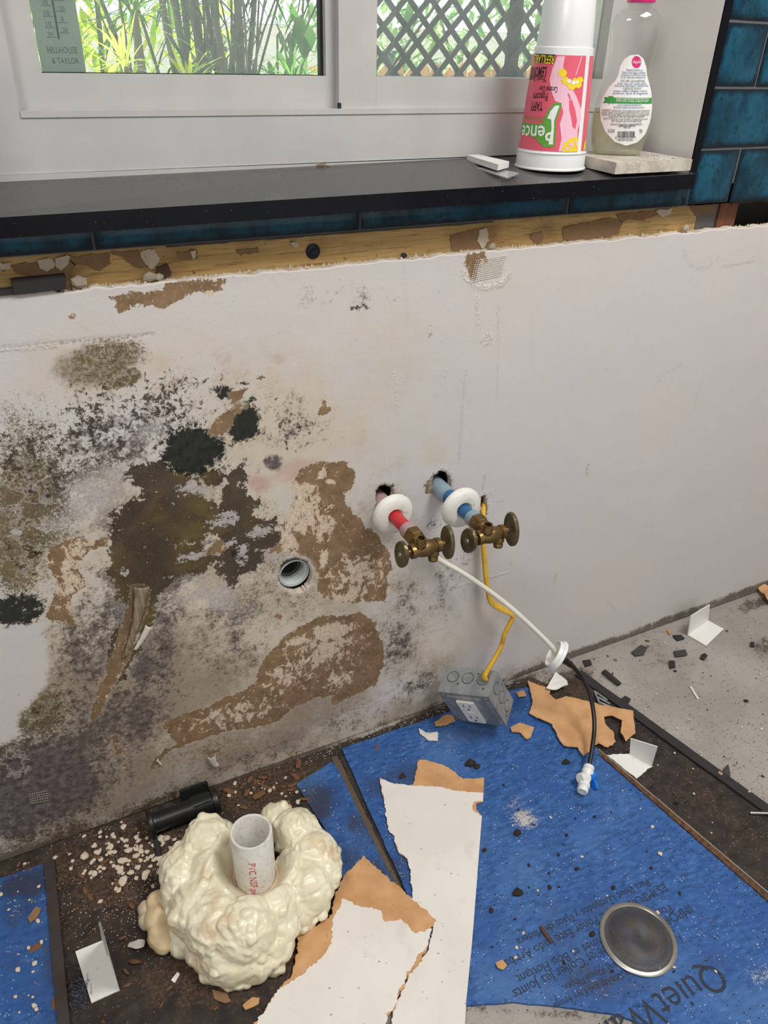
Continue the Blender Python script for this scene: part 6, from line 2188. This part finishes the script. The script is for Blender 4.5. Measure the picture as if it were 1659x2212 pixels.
# bits of black plastic and slate on the grey floor
for i, (px, mt, lb) in enumerate([
    ([(1363, 1412), (1384, 1396), (1398, 1402), (1390, 1416), (1372, 1420)], M_MEMBRANE, 'dark slate flake nearest the wall on the grey floor'),
    ([(1454, 1410), (1480, 1406), (1484, 1418), (1458, 1422)], M_MEMBRANE, 'flat grey toothed clip on the grey floor'),
    ([(1513, 1418), (1522, 1414), (1527, 1420), (1520, 1428), (1512, 1425)], M_BLACKRUB, 'small black lump on the grey floor below the white bracket'),
    ([(1444, 1430), (1456, 1430), (1458, 1444), (1446, 1446)], M_BLACKRUB, 'small square black chip on the grey floor'),
    ([(1258, 1430), (1274, 1428), (1278, 1438), (1264, 1442)], M_BLACKRUB, 'black chip beside the white disc near the wall'),
    ([(1334, 1516), (1350, 1506), (1362, 1514), (1354, 1526), (1340, 1526)], M_BLACKRUB, 'dark chip on the black rubber strip'),
    ([(1452, 1376), (1470, 1374), (1478, 1382), (1462, 1386)], M_BLACKRUB, 'thin black flake beside the far white bracket'),
    ([(1440, 1364), (1448, 1362), (1446, 1374)], M_BOARD, 'tiny tan flake beside the far white bracket'),
    ([(1562, 1664), (1572, 1654), (1576, 1680), (1560, 1678)], M_MEMBRANE, 'bent grey shard standing on the grey floor edge'),
    ([(1552, 1670), (1578, 1686), (1574, 1690), (1550, 1674)], M_BOARD, 'slim tan sliver under the bent grey shard'),
    ([(1620, 1390), (1628, 1390), (1629, 1399), (1619, 1399)], M_BLACKRUB, 'black square chip on the grey floor far from the wall'),
]):
    scrap('floor_chip', px, mt, lb, 'chip', .0006, .003, 40 + i, .0004, .002)
cl_ = empty('metal_clip', FL(1302, 1512, .006), 'flat grey metal clip on the dark soil beside the black tube', 'clip')
for q in range(3):
    p0, p1 = FL(1284 + q * 5, 1492 + q * 12, .006), FL(1312 + q * 6, 1512 + q * 8, .006)
    tube('prong', [p0 - cl_.location, p1 - cl_.location], .0022, M_GALV, cl_, 6, .5)
p0, p1 = FL(1284, 1492, .006), FL(1296, 1520, .006)
tube('bridge', [p0 - cl_.location, p1 - cl_.location], .0022, M_GALV, cl_, 6, .5)

# crumbled mesh strainer
SCEN = FL(1378, 2028, ZSH)
st = empty('sink_strainer', (SCEN.x, SCEN.y, ZSH + .0004), 'round steel mesh sink strainer lying on the printed blue sheet', 'strainer')
SR = .0555
lathe('rim', [(SR - .0075, .0022), (SR - .0060, .0034), (SR - .0015, .0030), (SR, .0016), (SR - .0012, .0002), (SR - .0068, .0006), (SR - .0075, .0022)], simple('brushed_steel_rim', srgb(168, 164, 158), .35, .85, var=.15, scale=90), st, n=64)
bm = bmesh.new()
rings = []
NR = 22
for j in range(NR + 1):
    r = (SR - .0065) * (1 - j / NR)
    if j == NR:
        rings.append([bm.verts.new((0, 0, .012))])
        break
    ring = []
    for i in range(64):
        a = 2 * math.pi * i / 64
        x, y = r * math.cos(a), r * math.sin(a)
        u_ = r / SR
        h = .0016 + .0125 * max(0, 1 - (u_ / .78) ** 2.4) + .0022 * mnoise.noise(Vector((x * 55, y * 55, 1))) * (1 - u_)
        dent = math.exp(-(((x - .004) / .016) ** 2 + ((y + .006) / .018) ** 2))
        h -= .0085 * dent
        ring.append(bm.verts.new((x, y, max(h, .0012))))
    rings.append(ring)
for A_, B_ in zip(rings, rings[1:]):
    for i in range(64):
        j = (i + 1) % 64
        if len(B_) == 1:
            bm.faces.new((A_[i], A_[j], B_[0]))
        else:
            bm.faces.new((A_[i], A_[j], B_[j], B_[i]))


def m_mesh():
    t = NT('fine_steel_mesh')
    x, y, z = t.sep(t.map(rot=(0, 0, R(25))))
    k_ = 560
    bars = lambda s: t.ss(t.m('ABSOLUTE', t.m('SUBTRACT', t.m('FRACT', t.m('MULTIPLY', s, float(k_))), .5)), .22, .30)
    wv = t.m('MAXIMUM', bars(x), bars(y))
    dirt = t.ss(t.noise(60, 4), .5, .7)
    c = t.mix(t.m('MULTIPLY', dirt, .6), srgb(84, 80, 76), srgb(92, 76, 54))
    bs = t.bsdf(c, .55, .35)
    tr = t.n('ShaderNodeBsdfTransparent')
    mx = t.n('ShaderNodeMixShader')
    t.put(mx.inputs[0], t.m('MAXIMUM', wv, t.m('MULTIPLY', dirt, .5)))
    t.put(mx.inputs[1], tr.outputs[0])
    t.put(mx.inputs[2], bs)
    return t.done(mx.outputs[0])


link('mesh_bowl', bm_mesh('mesh_bowl', bm, True), m_mesh(), st)

# ledge crumbs on the drywall edge
le = WL(80, 622, .004)
bm = bmesh.new()
box(bm, WL(22, 600, .004).x, WL(140, 600, .004).x, -.004, .0120, .8745, .8890)
for v in bm.verts:
    v.co += Vector((rnd.uniform(-.001, .001), rnd.uniform(-.0006, .0006), rnd.uniform(-.0012, .0012)))
link('rubber_block', bm_mesh('rubber_block', bm, True, .0012), M_BLACKRUB, None, 'black rubber block on the drywall edge under the sill', 'rubber block')
bm = bmesh.new()
box(bm, WL(-40, 640, .004).x, WL(36, 636, .004).x, -.003, .0100, .8745, .8800)
link('rubber_block', bm_mesh('rubber_block', bm, True, .0012), M_BLACKRUB, None, 'thin black rubber strip lying before the rubber block', 'rubber block')
for i, (px, py, s, lb) in enumerate([(172, 620, .0085, 'pale plaster lump beside the rubber block on the drywall edge'), (325, 606, .006, 'small tan plaster lump on the drywall edge below the dark knot'), (345, 603, .005, 'smaller tan plaster lump nearest the dark knot'), (872, 568, .004, 'tiny black chip on the drywall edge near the screw'), (1062, 548, .005, 'beige plaster lump above the mesh tape'), (1480, 496, .006, 'whitish plaster lump on the drywall edge below the tiles')]):
    o = link('plaster_lump' if 'chip' not in lb else 'black_chip', crumb(50 + i, 1.3, .9, .9), M_MORTAR if 'chip' not in lb else M_BLACKRUB, None, lb, 'plaster' if 'chip' not in lb else 'chip')
    p = WL(px, py, .004)
    o.location = (p.x, .004, .8735 + s * .8)
    o.scale = (s, s * .7, s)
# ------------------------------------------------------------------ outside the window
def flat_text(txt, x, y, z, width, mat, parent, name='lettering', height=None):
    cu = bpy.data.curves.new(name, 'FONT')
    cu.body = txt
    cu.size = 1
    cu.resolution_u = 2
    tmp = bpy.data.objects.new(name, cu)
    COL.objects.link(tmp)
    bpy.context.view_layer.update()
    me = bpy.data.meshes.new_from_object(tmp.evaluated_get(bpy.context.evaluated_depsgraph_get()))
    bpy.data.objects.remove(tmp)
    xs = [v.co.x for v in me.vertices]
    hs_ = max(v.co.y for v in me.vertices)
    s = width / (max(xs) - min(xs))
    sz = height / hs_ if height else s
    x0 = min(xs)
    for v in me.vertices:
        v.co = Vector((x + (v.co.x - x0) * s, y, z + v.co.y * sz))
    return link(name, me, mat, parent)


def leaf_mat(name, a, b, trans=.35):
    t = NT(name)
    oi = t.noise(3.0, 3)
    c = t.mix(t.ss(oi, .35, .65), srgb(*a), srgb(*b))
    df = t.n('ShaderNodeBsdfDiffuse')
    t.put(df.inputs[0], c)
    tl = t.n('ShaderNodeBsdfTranslucent')
    t.put(tl.inputs[0], c)
    mx = t.n('ShaderNodeMixShader')
    mx.inputs[0].default_value = trans
    t.put(mx.inputs[1], df.outputs[0])
    t.put(mx.inputs[2], tl.outputs[0])
    return t.done(mx.outputs[0])


K_ = (.93 + .185) / (.93 + .215)
tx_ = lambda x: x * K_
tz_ = lambda z: 1.116 + (z - 1.116) * K_
th = empty('thermometer', (tx_(.131), .185, tz_(1.04)), 'grey-green glass thermometer plate outside the sliding window pane', 'thermometer')
M_TPLATE = leaf_mat('frosted_grey_glass', (176, 188, 182), (196, 206, 202), .7)
M_TINK = simple('grey_ink', srgb(44, 58, 74), .6)
TX, TZ = th.location.x, th.location.z
bx('plate', tx_(.1055) - TX, tx_(.1560) - TX, 0, .003, 0, .36, M_TPLATE, th, .0008)
flat_text('HILLHOUSE', tx_(.1152) - TX, -.0004, tz_(1.0985) - TZ, .0336, M_TINK, th, height=.0066)
flat_text('& TAYLOR', tx_(.1185) - TX, -.0004, tz_(1.0875) - TZ, .0302, M_TINK, th, height=.0062)
flat_text('FOR REST', tx_(.1215) - TX, -.0004, tz_(1.0720) - TZ, .0292, M_TINK, th, height=.0060)
tube('mercury_tube', [Vector((tx_(.1305) - TX, -.0014, tz_(1.113) - TZ)), Vector((tx_(.1305) - TX, -.0014, .34))], .0011, simple('dark_tube', srgb(60, 70, 78), .3), th, 8)
for i, (tx, z) in enumerate((('30', 1.1155), ('10', 1.1255), ('10', 1.1365), ('30', 1.1475), ('50', 1.1585))):
    flat_text(tx, tx_(.1190) - TX, -.0004, tz_(z) - TZ, .0058, M_TINK, th, 'scale_number')
    bx('scale_line', tx_(.1172) - TX, tx_(.1285) - TX, -.0005, .0001, tz_(z - .0012) - TZ, tz_(z - .0006) - TZ, M_TINK, th)
for i, (tx, z) in enumerate((('20', 1.1205), ('0', 1.1310), ('20', 1.1420), ('40', 1.1530))):
    flat_text(tx, tx_(.1365) - TX, -.0004, tz_(z) - TZ, .0058 if len(tx) > 1 else .0030, M_TINK, th, 'scale_number')
    bx('scale_line', tx_(.1325) - TX, tx_(.1435) - TX, -.0005, .0001, tz_(z - .0012) - TZ, tz_(z - .0006) - TZ, M_TINK, th)

GZ = -.30
M_GRAV = simple('pale_gravel', srgb(206, 198, 184), .95, var=.18, scale=14, bump=.4, bscale=30)
bx('ground', -14, 26, .2, 40, GZ - .1, GZ, M_GRAV, kind='structure', label='pale sunlit gravel ground outside the window')


M_LIME = leaf_mat('lime_leaf', (160, 204, 50), (226, 232, 110), .5)
M_PALE = leaf_mat('pale_green_leaf', (130, 176, 120), (190, 214, 160), .5)
M_GREEN = leaf_mat('green_leaf', (60, 110, 52), (112, 160, 70))
M_DEEP = leaf_mat('deep_green_leaf', (36, 66, 48), (74, 106, 72), .2)
M_CANE = simple('grey_brown_cane', srgb(96, 98, 84), .8, var=.3, scale=12)
M_OFFW = simple('white_house_wall', srgb(232, 232, 228), .8, var=.05)
M_ROOFB = simple('blue_grey_roof', srgb(140, 158, 176), .6, var=.1)


def blade(vs, fs, p, d, L, w, droop, r, seg=5):
    d = d.normalized()
    s = d.cross(Vector((0, 0, 1)))
    s = s.normalized() if s.length > 1e-4 else Vector((1, 0, 0))
    b = len(vs)
    for i in range(seg + 1):
        t_ = i / seg
        c_ = p + d * (L * t_) - Vector((0, 0, droop * L * t_ * t_))
        ww = w * math.sin(math.pi * min(1, .18 + .82 * (1 - t_))) * (1 - t_ ** 3)
        vs += [c_ - s * ww, c_ + s * ww]
    for i in range(seg):
        a = b + 2 * i
        fs.append((a, a + 1, a + 3, a + 2))


def rosette(x, y, z, n, L, w, mat, label, seed, name='spiky_plant', tilt=1.0):
    r = random.Random(seed)
    o = empty(name, (x, y, GZ), label, 'plant')
    h = z - GZ
    tube('stem', [Vector((0.05, 0, 0)), Vector((.02, 0, h * .5)), Vector((0, 0, h))], [.02, .016, .013], M_CANE, o, 8)
    vs, fs = [], []
    for i in range(n):
        a = r.uniform(0, 2 * math.pi)
        e = r.uniform(-.25, 1.25) * tilt
        d = Vector((math.cos(a) * math.cos(e), math.sin(a) * math.cos(e), math.sin(e)))
        blade(vs, fs, Vector((0, 0, h + r.uniform(-.03, .02))), d, L * r.uniform(.7, 1.1), w * r.uniform(.7, 1.2), r.uniform(.05, .4), r)
    link('leaves', mesh('leaves', vs, fs), mat, o)
    return o


rosette(.475, 1.75, 1.045, 34, .17, .0075, M_LIME, 'lime green spiky plant nearest the thermometer outside', 3)
rosette(.80, 2.30, .985, 30, .20, .008, M_LIME, 'spiky green plant among the cane stems outside', 4)
rosette(1.00, 1.75, 1.00, 26, .16, .007, M_GREEN, 'small spiky plant before the cane clump outside', 5)
rosette(.58, 2.05, 1.19, 40, .26, .010, M_GREEN, 'tall spiky plant above the lime one outside', 6)


def bush(name, x0, x1, y0, y1, z0, z1, n, size, mat, label, seed, cat='bush'):
    r = random.Random(seed)
    o = empty(name, ((x0 + x1) / 2, (y0 + y1) / 2, GZ), label, cat)
    ox, oy = o.location.x, o.location.y
    for k_ in range(5):
        bx_, by_ = r.uniform(x0, x1) - ox, r.uniform(y0, y1) - oy
        tube('branch', [Vector((bx_ * .3, by_ * .3, 0)), Vector((bx_ * .7, by_ * .7, (z1 - GZ) * .5)), Vector((bx_, by_, (z1 - GZ) * .9))], [.02, .014, .006], M_CANE, o, 6)
    vs, fs = [], []
    for i in range(n):
        p = Vector((r.uniform(x0, x1) - ox, r.uniform(y0, y1) - oy, r.uniform(z0, z1) - GZ))
        a, e = r.uniform(0, 6.3), r.uniform(-.9, 1.1)
        blade(vs, fs, p, Vector((math.cos(a) * math.cos(e), math.sin(a) * math.cos(e), math.sin(e))), size * r.uniform(.6, 1.3), size * r.uniform(.10, .22), r.uniform(0, .4), r, 3)
    link('foliage', mesh('foliage', vs, fs), mat, o)
    return o


bush('lime_bush', -.2, 1.45, 3.6, 4.5, GZ, 2.7, 5200, .13, M_LIME, 'bright lime bush filling the view beside the thermometer', 21)
bush('lime_bush', -.8, 1.0, 5.0, 6.0, GZ, 3.2, 3600, .18, M_LIME, 'pale lime hedge behind the bright lime bush', 22)
bush('green_shrub', 1.35, 1.8, 2.9, 3.3, GZ, 1.03, 800, .07, M_GREEN, 'low green shrub between the cane clump and the lattice', 24)
bush('garden_hedge', 3.2, 9.5, 7.2, 8.4, GZ, 3.0, 4200, .26, M_PALE, 'tall green hedge behind the lattice and fence', 23)

# clump of canes
cl = empty('cane_clump', (.95, 2.7, GZ), 'dense clump of grey-green canes with narrow leaves outside', 'cane clump')
r = random.Random(31)
vs, fs = [], []
for i in range(44):
    thick = i < 12
    bxp = r.gauss(0.08, .13 if thick else .22)
    byp = r.gauss(0, .12)
    lean = r.gauss(.0, .16 if thick else .42) + bxp * .3
    top_ = Vector((bxp + lean * 1.4, byp + r.gauss(0, .15), 2.9))
    base = Vector((bxp * .7 - lean * .5, byp, 0))
    mid = base.lerp(top_, .5) + Vector((r.gauss(0, .07), 0, 0))
    rad = r.uniform(.010, .019) if thick else r.uniform(.0035, .008)
    tube('cane', smooth_path([base, mid, top_], 4), [rad] * 4 + [rad * .85] * 4 + [rad * .7], M_CANE, cl, 7)
    for k_ in range(34):
        t_ = r.uniform(.3, .9)
        p = base.lerp(mid, t_ * 2) if t_ < .5 else mid.lerp(top_, t_ * 2 - 1)
        a, e = r.uniform(0, 6.3), r.uniform(-.7, .9)
        blade(vs, fs, p, Vector((math.cos(a) * math.cos(e), math.sin(a) * math.cos(e), math.sin(e))), r.uniform(.10, .26), r.uniform(.003, .008), r.uniform(.1, .5), r, 4)
link('leaves', mesh('leaves', vs, fs), M_DEEP, cl)

# hanging vine with heart leaves
vn = empty('vine', (1.18, 2.0, 1.9), 'dark green vine with broad leaves hanging by the sash edge', 'vine')
r = random.Random(41)
vs, fs = [], []
for px, py, s in [(650, 30, .07), (668, 52, .06), (640, 60, .05), (628, 5, .06), (655, 75, .06), (604, 75, .045), (622, 72, .045), (646, 5, .07), (670, 8, .05), (610, 20, .05), (598, 105, .05), (630, 120, .05), (580, 130, .05), (608, 135, .045), (655, 100, .04)]:
    p = WL(px, py, 2.0 + r.uniform(-.06, .06)) - vn.location
    a = r.uniform(-2.2, -.9)
    d = Vector((math.cos(a), r.uniform(-.5, .5), math.sin(a)))
    blade(vs, fs, p, d, s * 1.3, s * .42, .1, r, 5)
for v in vs:
    pass
link('leaves', mesh('leaves', vs, fs), M_GREEN, vn)
tube('stem', smooth_path([Vector((.02, 0, .8)), WL(655, 0, 2.0) - vn.location, WL(640, 60, 2.0) - vn.location, WL(612, 100, 2.0) - vn.location, WL(600, 150, 2.0) - vn.location, WL(604, 175, 2.0) + Vector((0, 0, -1.2)) - vn.location], 4), .004, M_CANE, vn, 6)

# diagonal lattice, every slat a part
lt = empty('lattice_panel', (2.15, 2.2, GZ), 'dark grey diagonal wooden lattice panel outside the fixed pane', 'lattice')
M_LAT = simple('weathered_grey_wood', srgb(58, 60, 64), .85, var=.25, scale=20, bump=.3)
lx0, lx1, lz0, lz1, pit, hw = -.66, 1.05, .02, 2.15, .1010, .0105
sl = {}


def slat(cx, sgn, y):
    # z - zmid = sgn * (x - cx): clip to the panel
    pts = []
    for t_ in (lz0, lz1):
        x = cx + sgn * (t_ - lz0)
        pts.append(Vector((x, t_)))
    a, b = pts
    d = (b - a)
    ts = [0.0, 1.0]
    for xv in (lx0, lx1):
        if abs(d.x) > 1e-9:
            ts.append((xv - a.x) / d.x)
    t0, t1 = 0.0, 1.0
    tx = sorted(((lx0 - a.x) / d.x, (lx1 - a.x) / d.x))
    t0, t1 = max(0, tx[0]), min(1, tx[1])
    if t1 - t0 < .01:
        return
    p, q = a + d * t0, a + d * t1
    n_ = Vector((-d.y, d.x)).normalized() * hw
    bm = bmesh.new()
    slab_bm(bm, [p - n_, q - n_, q + n_, p + n_], 0, .006, fn=lambda x, z, t_: (x, y + t_, z))
    link('slat', bm_mesh('slat', bm), M_LAT, lt)


n_l = int((lx1 - lx0 + lz1) / pit) + 2
for i in range(n_l):
    slat(lx0 - (lz1 - lz0) + i * pit + .02, 1, 0)
    slat(lx0 + i * pit, -1, .006)
for xx in (lx0, .02, lx1):
    bx('post', xx - .022, xx + .022, .012, .05, 0, lz1, M_LAT, lt)
bx('rail', lx0, lx1, -.008, .014, lz1, lz1 + .045, M_LAT, lt)

# picket fence, each board a part
fc = empty('picket_fence', (5.0, 5.2, GZ), 'tan wooden picket fence standing beyond the lattice', 'fence')
M_PICK = m_pine('tan_picket', srgb(196, 150, 108), srgb(214, 172, 130), srgb(160, 116, 78), 'Z')
for i in range(34):
    x = -2.0 + i * .115
    h = 1.30 + .02 * math.sin(i * 2.3)
    slab('picket', [(x, .0), (x + .095, 0), (x + .095, h - .05), (x + .048, h), (x, h - .05)], 0, .018, M_PICK, fc, fn=lambda a, b, c_: (a, c_, b))
for z in (.3, 1.0):
    bx('rail', -2.0, 1.9, .018, .05, z, z + .07, M_PICK, fc)

# neighbouring house: wall, roof, window, door
nh = empty('white_house', (7.2, 12.5, GZ), 'white bungalow with blue-grey roof beyond the canes', 'house')
bx('wall', -5.5, 5.5, 0, 6, 0, 1.65, M_OFFW, nh)
bm = bmesh.new()
vs_ = [bm.verts.new(p) for p in ((-5.9, -.5, 1.65), (5.9, -.5, 1.65), (5.9, 6.5, 1.65), (-5.9, 6.5, 1.65), (-5.0, 3, 2.6), (5.0, 3, 2.6))]
for f in ((0, 1, 5, 4), (1, 2, 5), (2, 3, 4, 5), (3, 0, 4), (3, 2, 1, 0)):
    bm.faces.new([vs_[i] for i in f])
link('roof', bm_mesh('roof', bm), M_ROOFB, nh)
for x in (-4.2, -1.0, 2.2):
    w_ = bx('window', x, x + 1.0, -.03, .0, .7, 1.4, M_OFFW, nh)
    bx('pane', x + .06, x + .94, -.04, -.02, .76, 1.34, simple('dark_pane', srgb(70, 86, 96), .2), w_)
pt = empty('flower_pot', (2.35, 4.6, GZ), 'black pot of red and orange flowers beyond the cane clump', 'plant pot')
lathe('pot', [(0, 0), (.14, 0), (.19, 1.02), (.175, 1.03), (.16, .97), (0, .97)], simple('dark_pot', srgb(52, 56, 60), .6), pt, n=24)
vs, fs = [], []
vs2, fs2 = [], []
for i in range(160):
    a, e = r.uniform(0, 6.3), r.uniform(0, 1.4)
    blade(vs, fs, Vector((r.gauss(0, .08), r.gauss(0, .08), 1.0 + r.uniform(0, .15))), Vector((math.cos(a), math.sin(a), e)), .09, .018, .2, r, 3)
for i in range(60):
    a, e = r.uniform(0, 6.3), r.uniform(-.3, 1.2)
    blade(vs2, fs2, Vector((r.gauss(0, .13), r.gauss(0, .1), 1.16 + r.uniform(0, .12))), Vector((math.cos(a), math.sin(a), e)), .05, .02, .1, r, 3)
link('leaves', mesh('leaves', vs, fs), M_GREEN, pt)
link('flowers', mesh('flowers', vs2, fs2), leaf_mat('red_petal', (214, 70, 60), (236, 150, 80)), pt)
# ------------------------------------------------------------------ scattered debris
CR_P = [crumb(i, rnd.uniform(.7, 1.3), rnd.uniform(.6, 1.1), rnd.uniform(.35, .6)) for i in range(8)]
CR_D = [crumb(20 + i, rnd.uniform(.7, 1.4), rnd.uniform(.5, 1.0), rnd.uniform(.3, .6), .5) for i in range(6)]
CR_T = [crumb(40 + i, rnd.uniform(.8, 1.5), rnd.uniform(.4, .8), rnd.uniform(.2, .4), .4) for i in range(5)]
M_PCR = simple('white_plaster_crumb', srgb(206, 190, 170), .95, var=.15, scale=200)
M_DCR = simple('dark_soil_crumb', srgb(44, 36, 32), .95, var=.3, scale=200)
M_TCR = simple('brown_wood_crumb', srgb(112, 78, 52), .95, var=.25, scale=200)
for pool, mt in ((CR_P, M_PCR), (CR_D, M_DCR), (CR_T, M_TCR)):
    for mme in pool:
        mme.materials.append(mt)


def scatter(n, pool, name, label, cat, group, pos, smin, smax, z):
    for i in range(n):
        px, py = pos()
        p = FL(px, py, z)
        if p.y > -.006:
            continue
        s = rnd.uniform(smin, smax) * (1.0 if rnd.random() < .75 else 1.5)
        o = link(name, rnd.choice(pool), None, None, label, cat, group)
        o.location = (p.x, p.y, z + s * .3)
        o.rotation_euler = (rnd.uniform(-.3, .3), rnd.uniform(-.3, .3), rnd.uniform(0, 6.3))
        o.scale = (s, s, s)


def g2(cx, cy, sx, sy):
    return lambda: (rnd.gauss(cx, sx), rnd.gauss(cy, sy))


def foamfree(f):
    def h():
        for _ in range(30):
            x, y = f()
            if ((x - 540) / 205) ** 2 + ((y - 1945) / 195) ** 2 > 1 and not (295 < x < 385 and 1920 < y < 2060) and not (300 < x < 480 and 1690 < y < 1810) and not (155 < x < 265 and 1985 < y < 2170):
                return x, y
        return 250, 1870
    return h


lbP = 'white plaster crumb on the dark soil between wall and foam'
scatter(95, CR_P, 'plaster_crumb', lbP, 'crumb', 'plaster crumbs between wall and foam', foamfree(g2(265, 1858, 70, 38)), .0022, .0052, .002)
scatter(40, CR_P, 'plaster_crumb', lbP, 'crumb', 'plaster crumbs between wall and foam', foamfree(g2(330, 1815, 60, 25)), .002, .0045, .002)
scatter(26, CR_P, 'plaster_crumb', 'white plaster crumb on the soil behind the foam', 'crumb', 'plaster crumbs behind the foam', foamfree(g2(570, 1715, 60, 22)), .0018, .004, .002)
scatter(40, CR_T, 'wood_crumb', 'brown wood crumb on the dark soil around the foam', 'crumb', 'brown wood crumbs on the soil', foamfree(g2(260, 1980, 110, 110)), .002, .0058, .0015)
scatter(24, CR_T, 'wood_crumb', 'brown wood crumb on the soil behind the foam', 'crumb', 'wood crumbs behind the foam', foamfree(g2(600, 1705, 60, 25)), .003, .008, .0015)
scatter(26, CR_D, 'soil_crumb', 'dark soil crumb on the large blue sheet', 'crumb', 'soil crumbs on the blue sheet', lambda: (rnd.uniform(1060, 1480), rnd.uniform(1640, 2100)), .0016, .0036, ZSH)
for px, py, s, lb in (
        (1117, 1798, .0065, 'dark soil clod below the white dust patch on the blue sheet'), (1118, 1927, .0070, 'largest dark soil clod on the blue sheet beside the long white panel'),
        (1222, 1645, .0060, 'dark soil clod below the ragged brown board'), (1047, 1836, .004, 'dark soil clod touching the edge of the long white panel'),
        (1246, 1876, .005, 'dark soil clod above the printed lettering'), (870, 1676, .006, 'dark soil clod between the seam and the torn panel tip'),
        (1285, 1763, .004, 'small dark soil clod below the white push-fit valve'), (1208, 1915, .003, 'tiny dark soil clod at the upper edge of the printed lettering'),
        (1016, 1648, .0085, 'bigger dark clod of the pair above the long panel'), (1030, 1655, .006, 'smaller dark clod of the pair above the long panel')):
    o = link('soil_clod', rnd.choice(CR_D), None, None, lb, 'clod', 'soil clods on the blue sheet')
    o.location = FL(px, py, ZSH + s * .3)
    o.scale = (s, s, s)
scatter(30, CR_P, 'plaster_crumb', 'tiny pale crumb on the large blue sheet', 'crumb', 'pale crumbs on the blue sheet', lambda: (rnd.uniform(1050, 1640), rnd.uniform(1620, 2180)), .0012, .003, ZSH)
scatter(30, CR_P, 'plaster_crumb', 'tiny pale crumb on the grey floor', 'crumb', 'pale crumbs on the grey floor', lambda: (rnd.uniform(1300, 1655), rnd.uniform(1340, 1680)), .001, .0028, .0004)
scatter(24, CR_D, 'soil_crumb', 'dark soil crumb on the grey floor', 'crumb', 'soil crumbs on the grey floor', lambda: (rnd.uniform(1290, 1655), rnd.uniform(1330, 1700)), .001, .0036, .0004)
scatter(30, CR_T, 'wood_crumb', 'brown wood crumb along the foot of the wall', 'crumb', 'wood crumbs along the wall', lambda: ((lambda u: (u, 1868 - .3545 * u + rnd.uniform(6, 40)))(rnd.uniform(760, 1450))), .0015, .005, .0015)
scatter(26, CR_T, 'wood_crumb', 'tan crumb on the black soil strip', 'crumb', 'tan crumbs on the soil strip', lambda: ((lambda u: (1300 + u * 350, 1560 + u * 260 + rnd.uniform(-30, 60)))(rnd.random())), .0012, .003, .0015)
scatter(18, CR_P, 'plaster_crumb', 'small pale crumb on the blue sheet beside the dark board edge', 'crumb', 'pale crumbs on the left blue sheet', lambda: (rnd.uniform(0, 95), rnd.uniform(1900, 2200)), .0012, .004, ZSH)

# uncountable grit: one object per kind
def grit(name, n, mat, label, pos, s0, s1, z, seed):
    r = random.Random(seed)
    vs, fs = [], []
    for i in range(n):
        px, py = pos(r)
        p = FL(px, py, z)
        if p.y > -.003:
            continue
        s = r.uniform(s0, s1)
        b = len(vs)
        a0 = r.uniform(0, 6.3)
        for k_ in range(3):
            a = a0 + k_ * 2.1 + r.uniform(-.3, .3)
            vs.append((p.x + s * math.cos(a), p.y + s * math.sin(a), z - .0002))
        vs.append((p.x, p.y, z + s * r.uniform(.5, 1.0)))
        fs += [(b, b + 1, b + 3), (b + 1, b + 2, b + 3), (b + 2, b, b + 3)]
    return link(name, mesh(name, vs, fs), mat, None, label, 'grit', None, 'stuff')


grit('plaster_grit', 1500, M_PCR, 'fine pale plaster grit on the dark soil around the foam', lambda r: (r.gauss(300, 130), r.gauss(1880, 75)), .0006, .0016, .001, 1)
grit('plaster_grit', 900, M_PCR, 'fine pale grit over the large blue sheet', lambda r: (r.uniform(760, 1659), r.uniform(1540, 2200)), .0004, .0010, ZSH, 2)
grit('plaster_grit', 900, M_PCR, 'fine pale grit over the grey floor and soil strip', lambda r: (r.uniform(1200, 1690), r.uniform(1300, 1880)), .0004, .0011, .0004, 3)
grit('soil_grit', 1500, M_DCR, 'fine dark soil grit over the grey floor', lambda r: (r.uniform(1200, 1690), r.uniform(1300, 1760)), .0005, .0013, .0004, 4)
grit('soil_grit', 900, M_DCR, 'fine dark soil grit over the large blue sheet', lambda r: (r.uniform(760, 1659), r.uniform(1540, 2200)), .0005, .0016, ZSH, 5)
grit('soil_grit', 2600, M_TCR, 'fine brown wood grit on the soil around the foam', lambda r: (r.gauss(380, 200), r.gauss(1900, 140)), .0008, .0030, .001, 6)
grit('plaster_grit', 700, M_PCR, 'pale grit along the foot of the wall', lambda r: (lambda u: (u, 1868 - .3545 * u + abs(r.gauss(0, 16))))(r.uniform(380, 1640)), .0006, .0018, .0006, 7)

# crumbs caught on the torn top edge of the drywall
r = random.Random(77)
vs, fs = [], []
for i in range(620):
    x = r.uniform(-.05, 1.28)
    y = r.uniform(.001, .0125)
    s = r.uniform(.0006, .0022) * (1.6 if r.random() < .12 else 1)
    z = GZ1 - .0022
    b = len(vs)
    for k_ in range(4):
        a = k_ * 1.57 + r.uniform(-.4, .4)
        vs.append((x + s * math.cos(a), y + s * .7 * math.sin(a), z))
    vs.append((x + r.uniform(-.3, .3) * s, y, z + .0022 + s * r.uniform(.6, 1.5)))
    fs += [(b + q, b + (q + 1) % 4, b + 4) for q in range(4)]
link('ledge_grit', mesh('ledge_grit', vs, fs), M_MORTAR, None, 'tan plaster grit along the torn top edge of the drywall', 'grit', None, 'stuff')
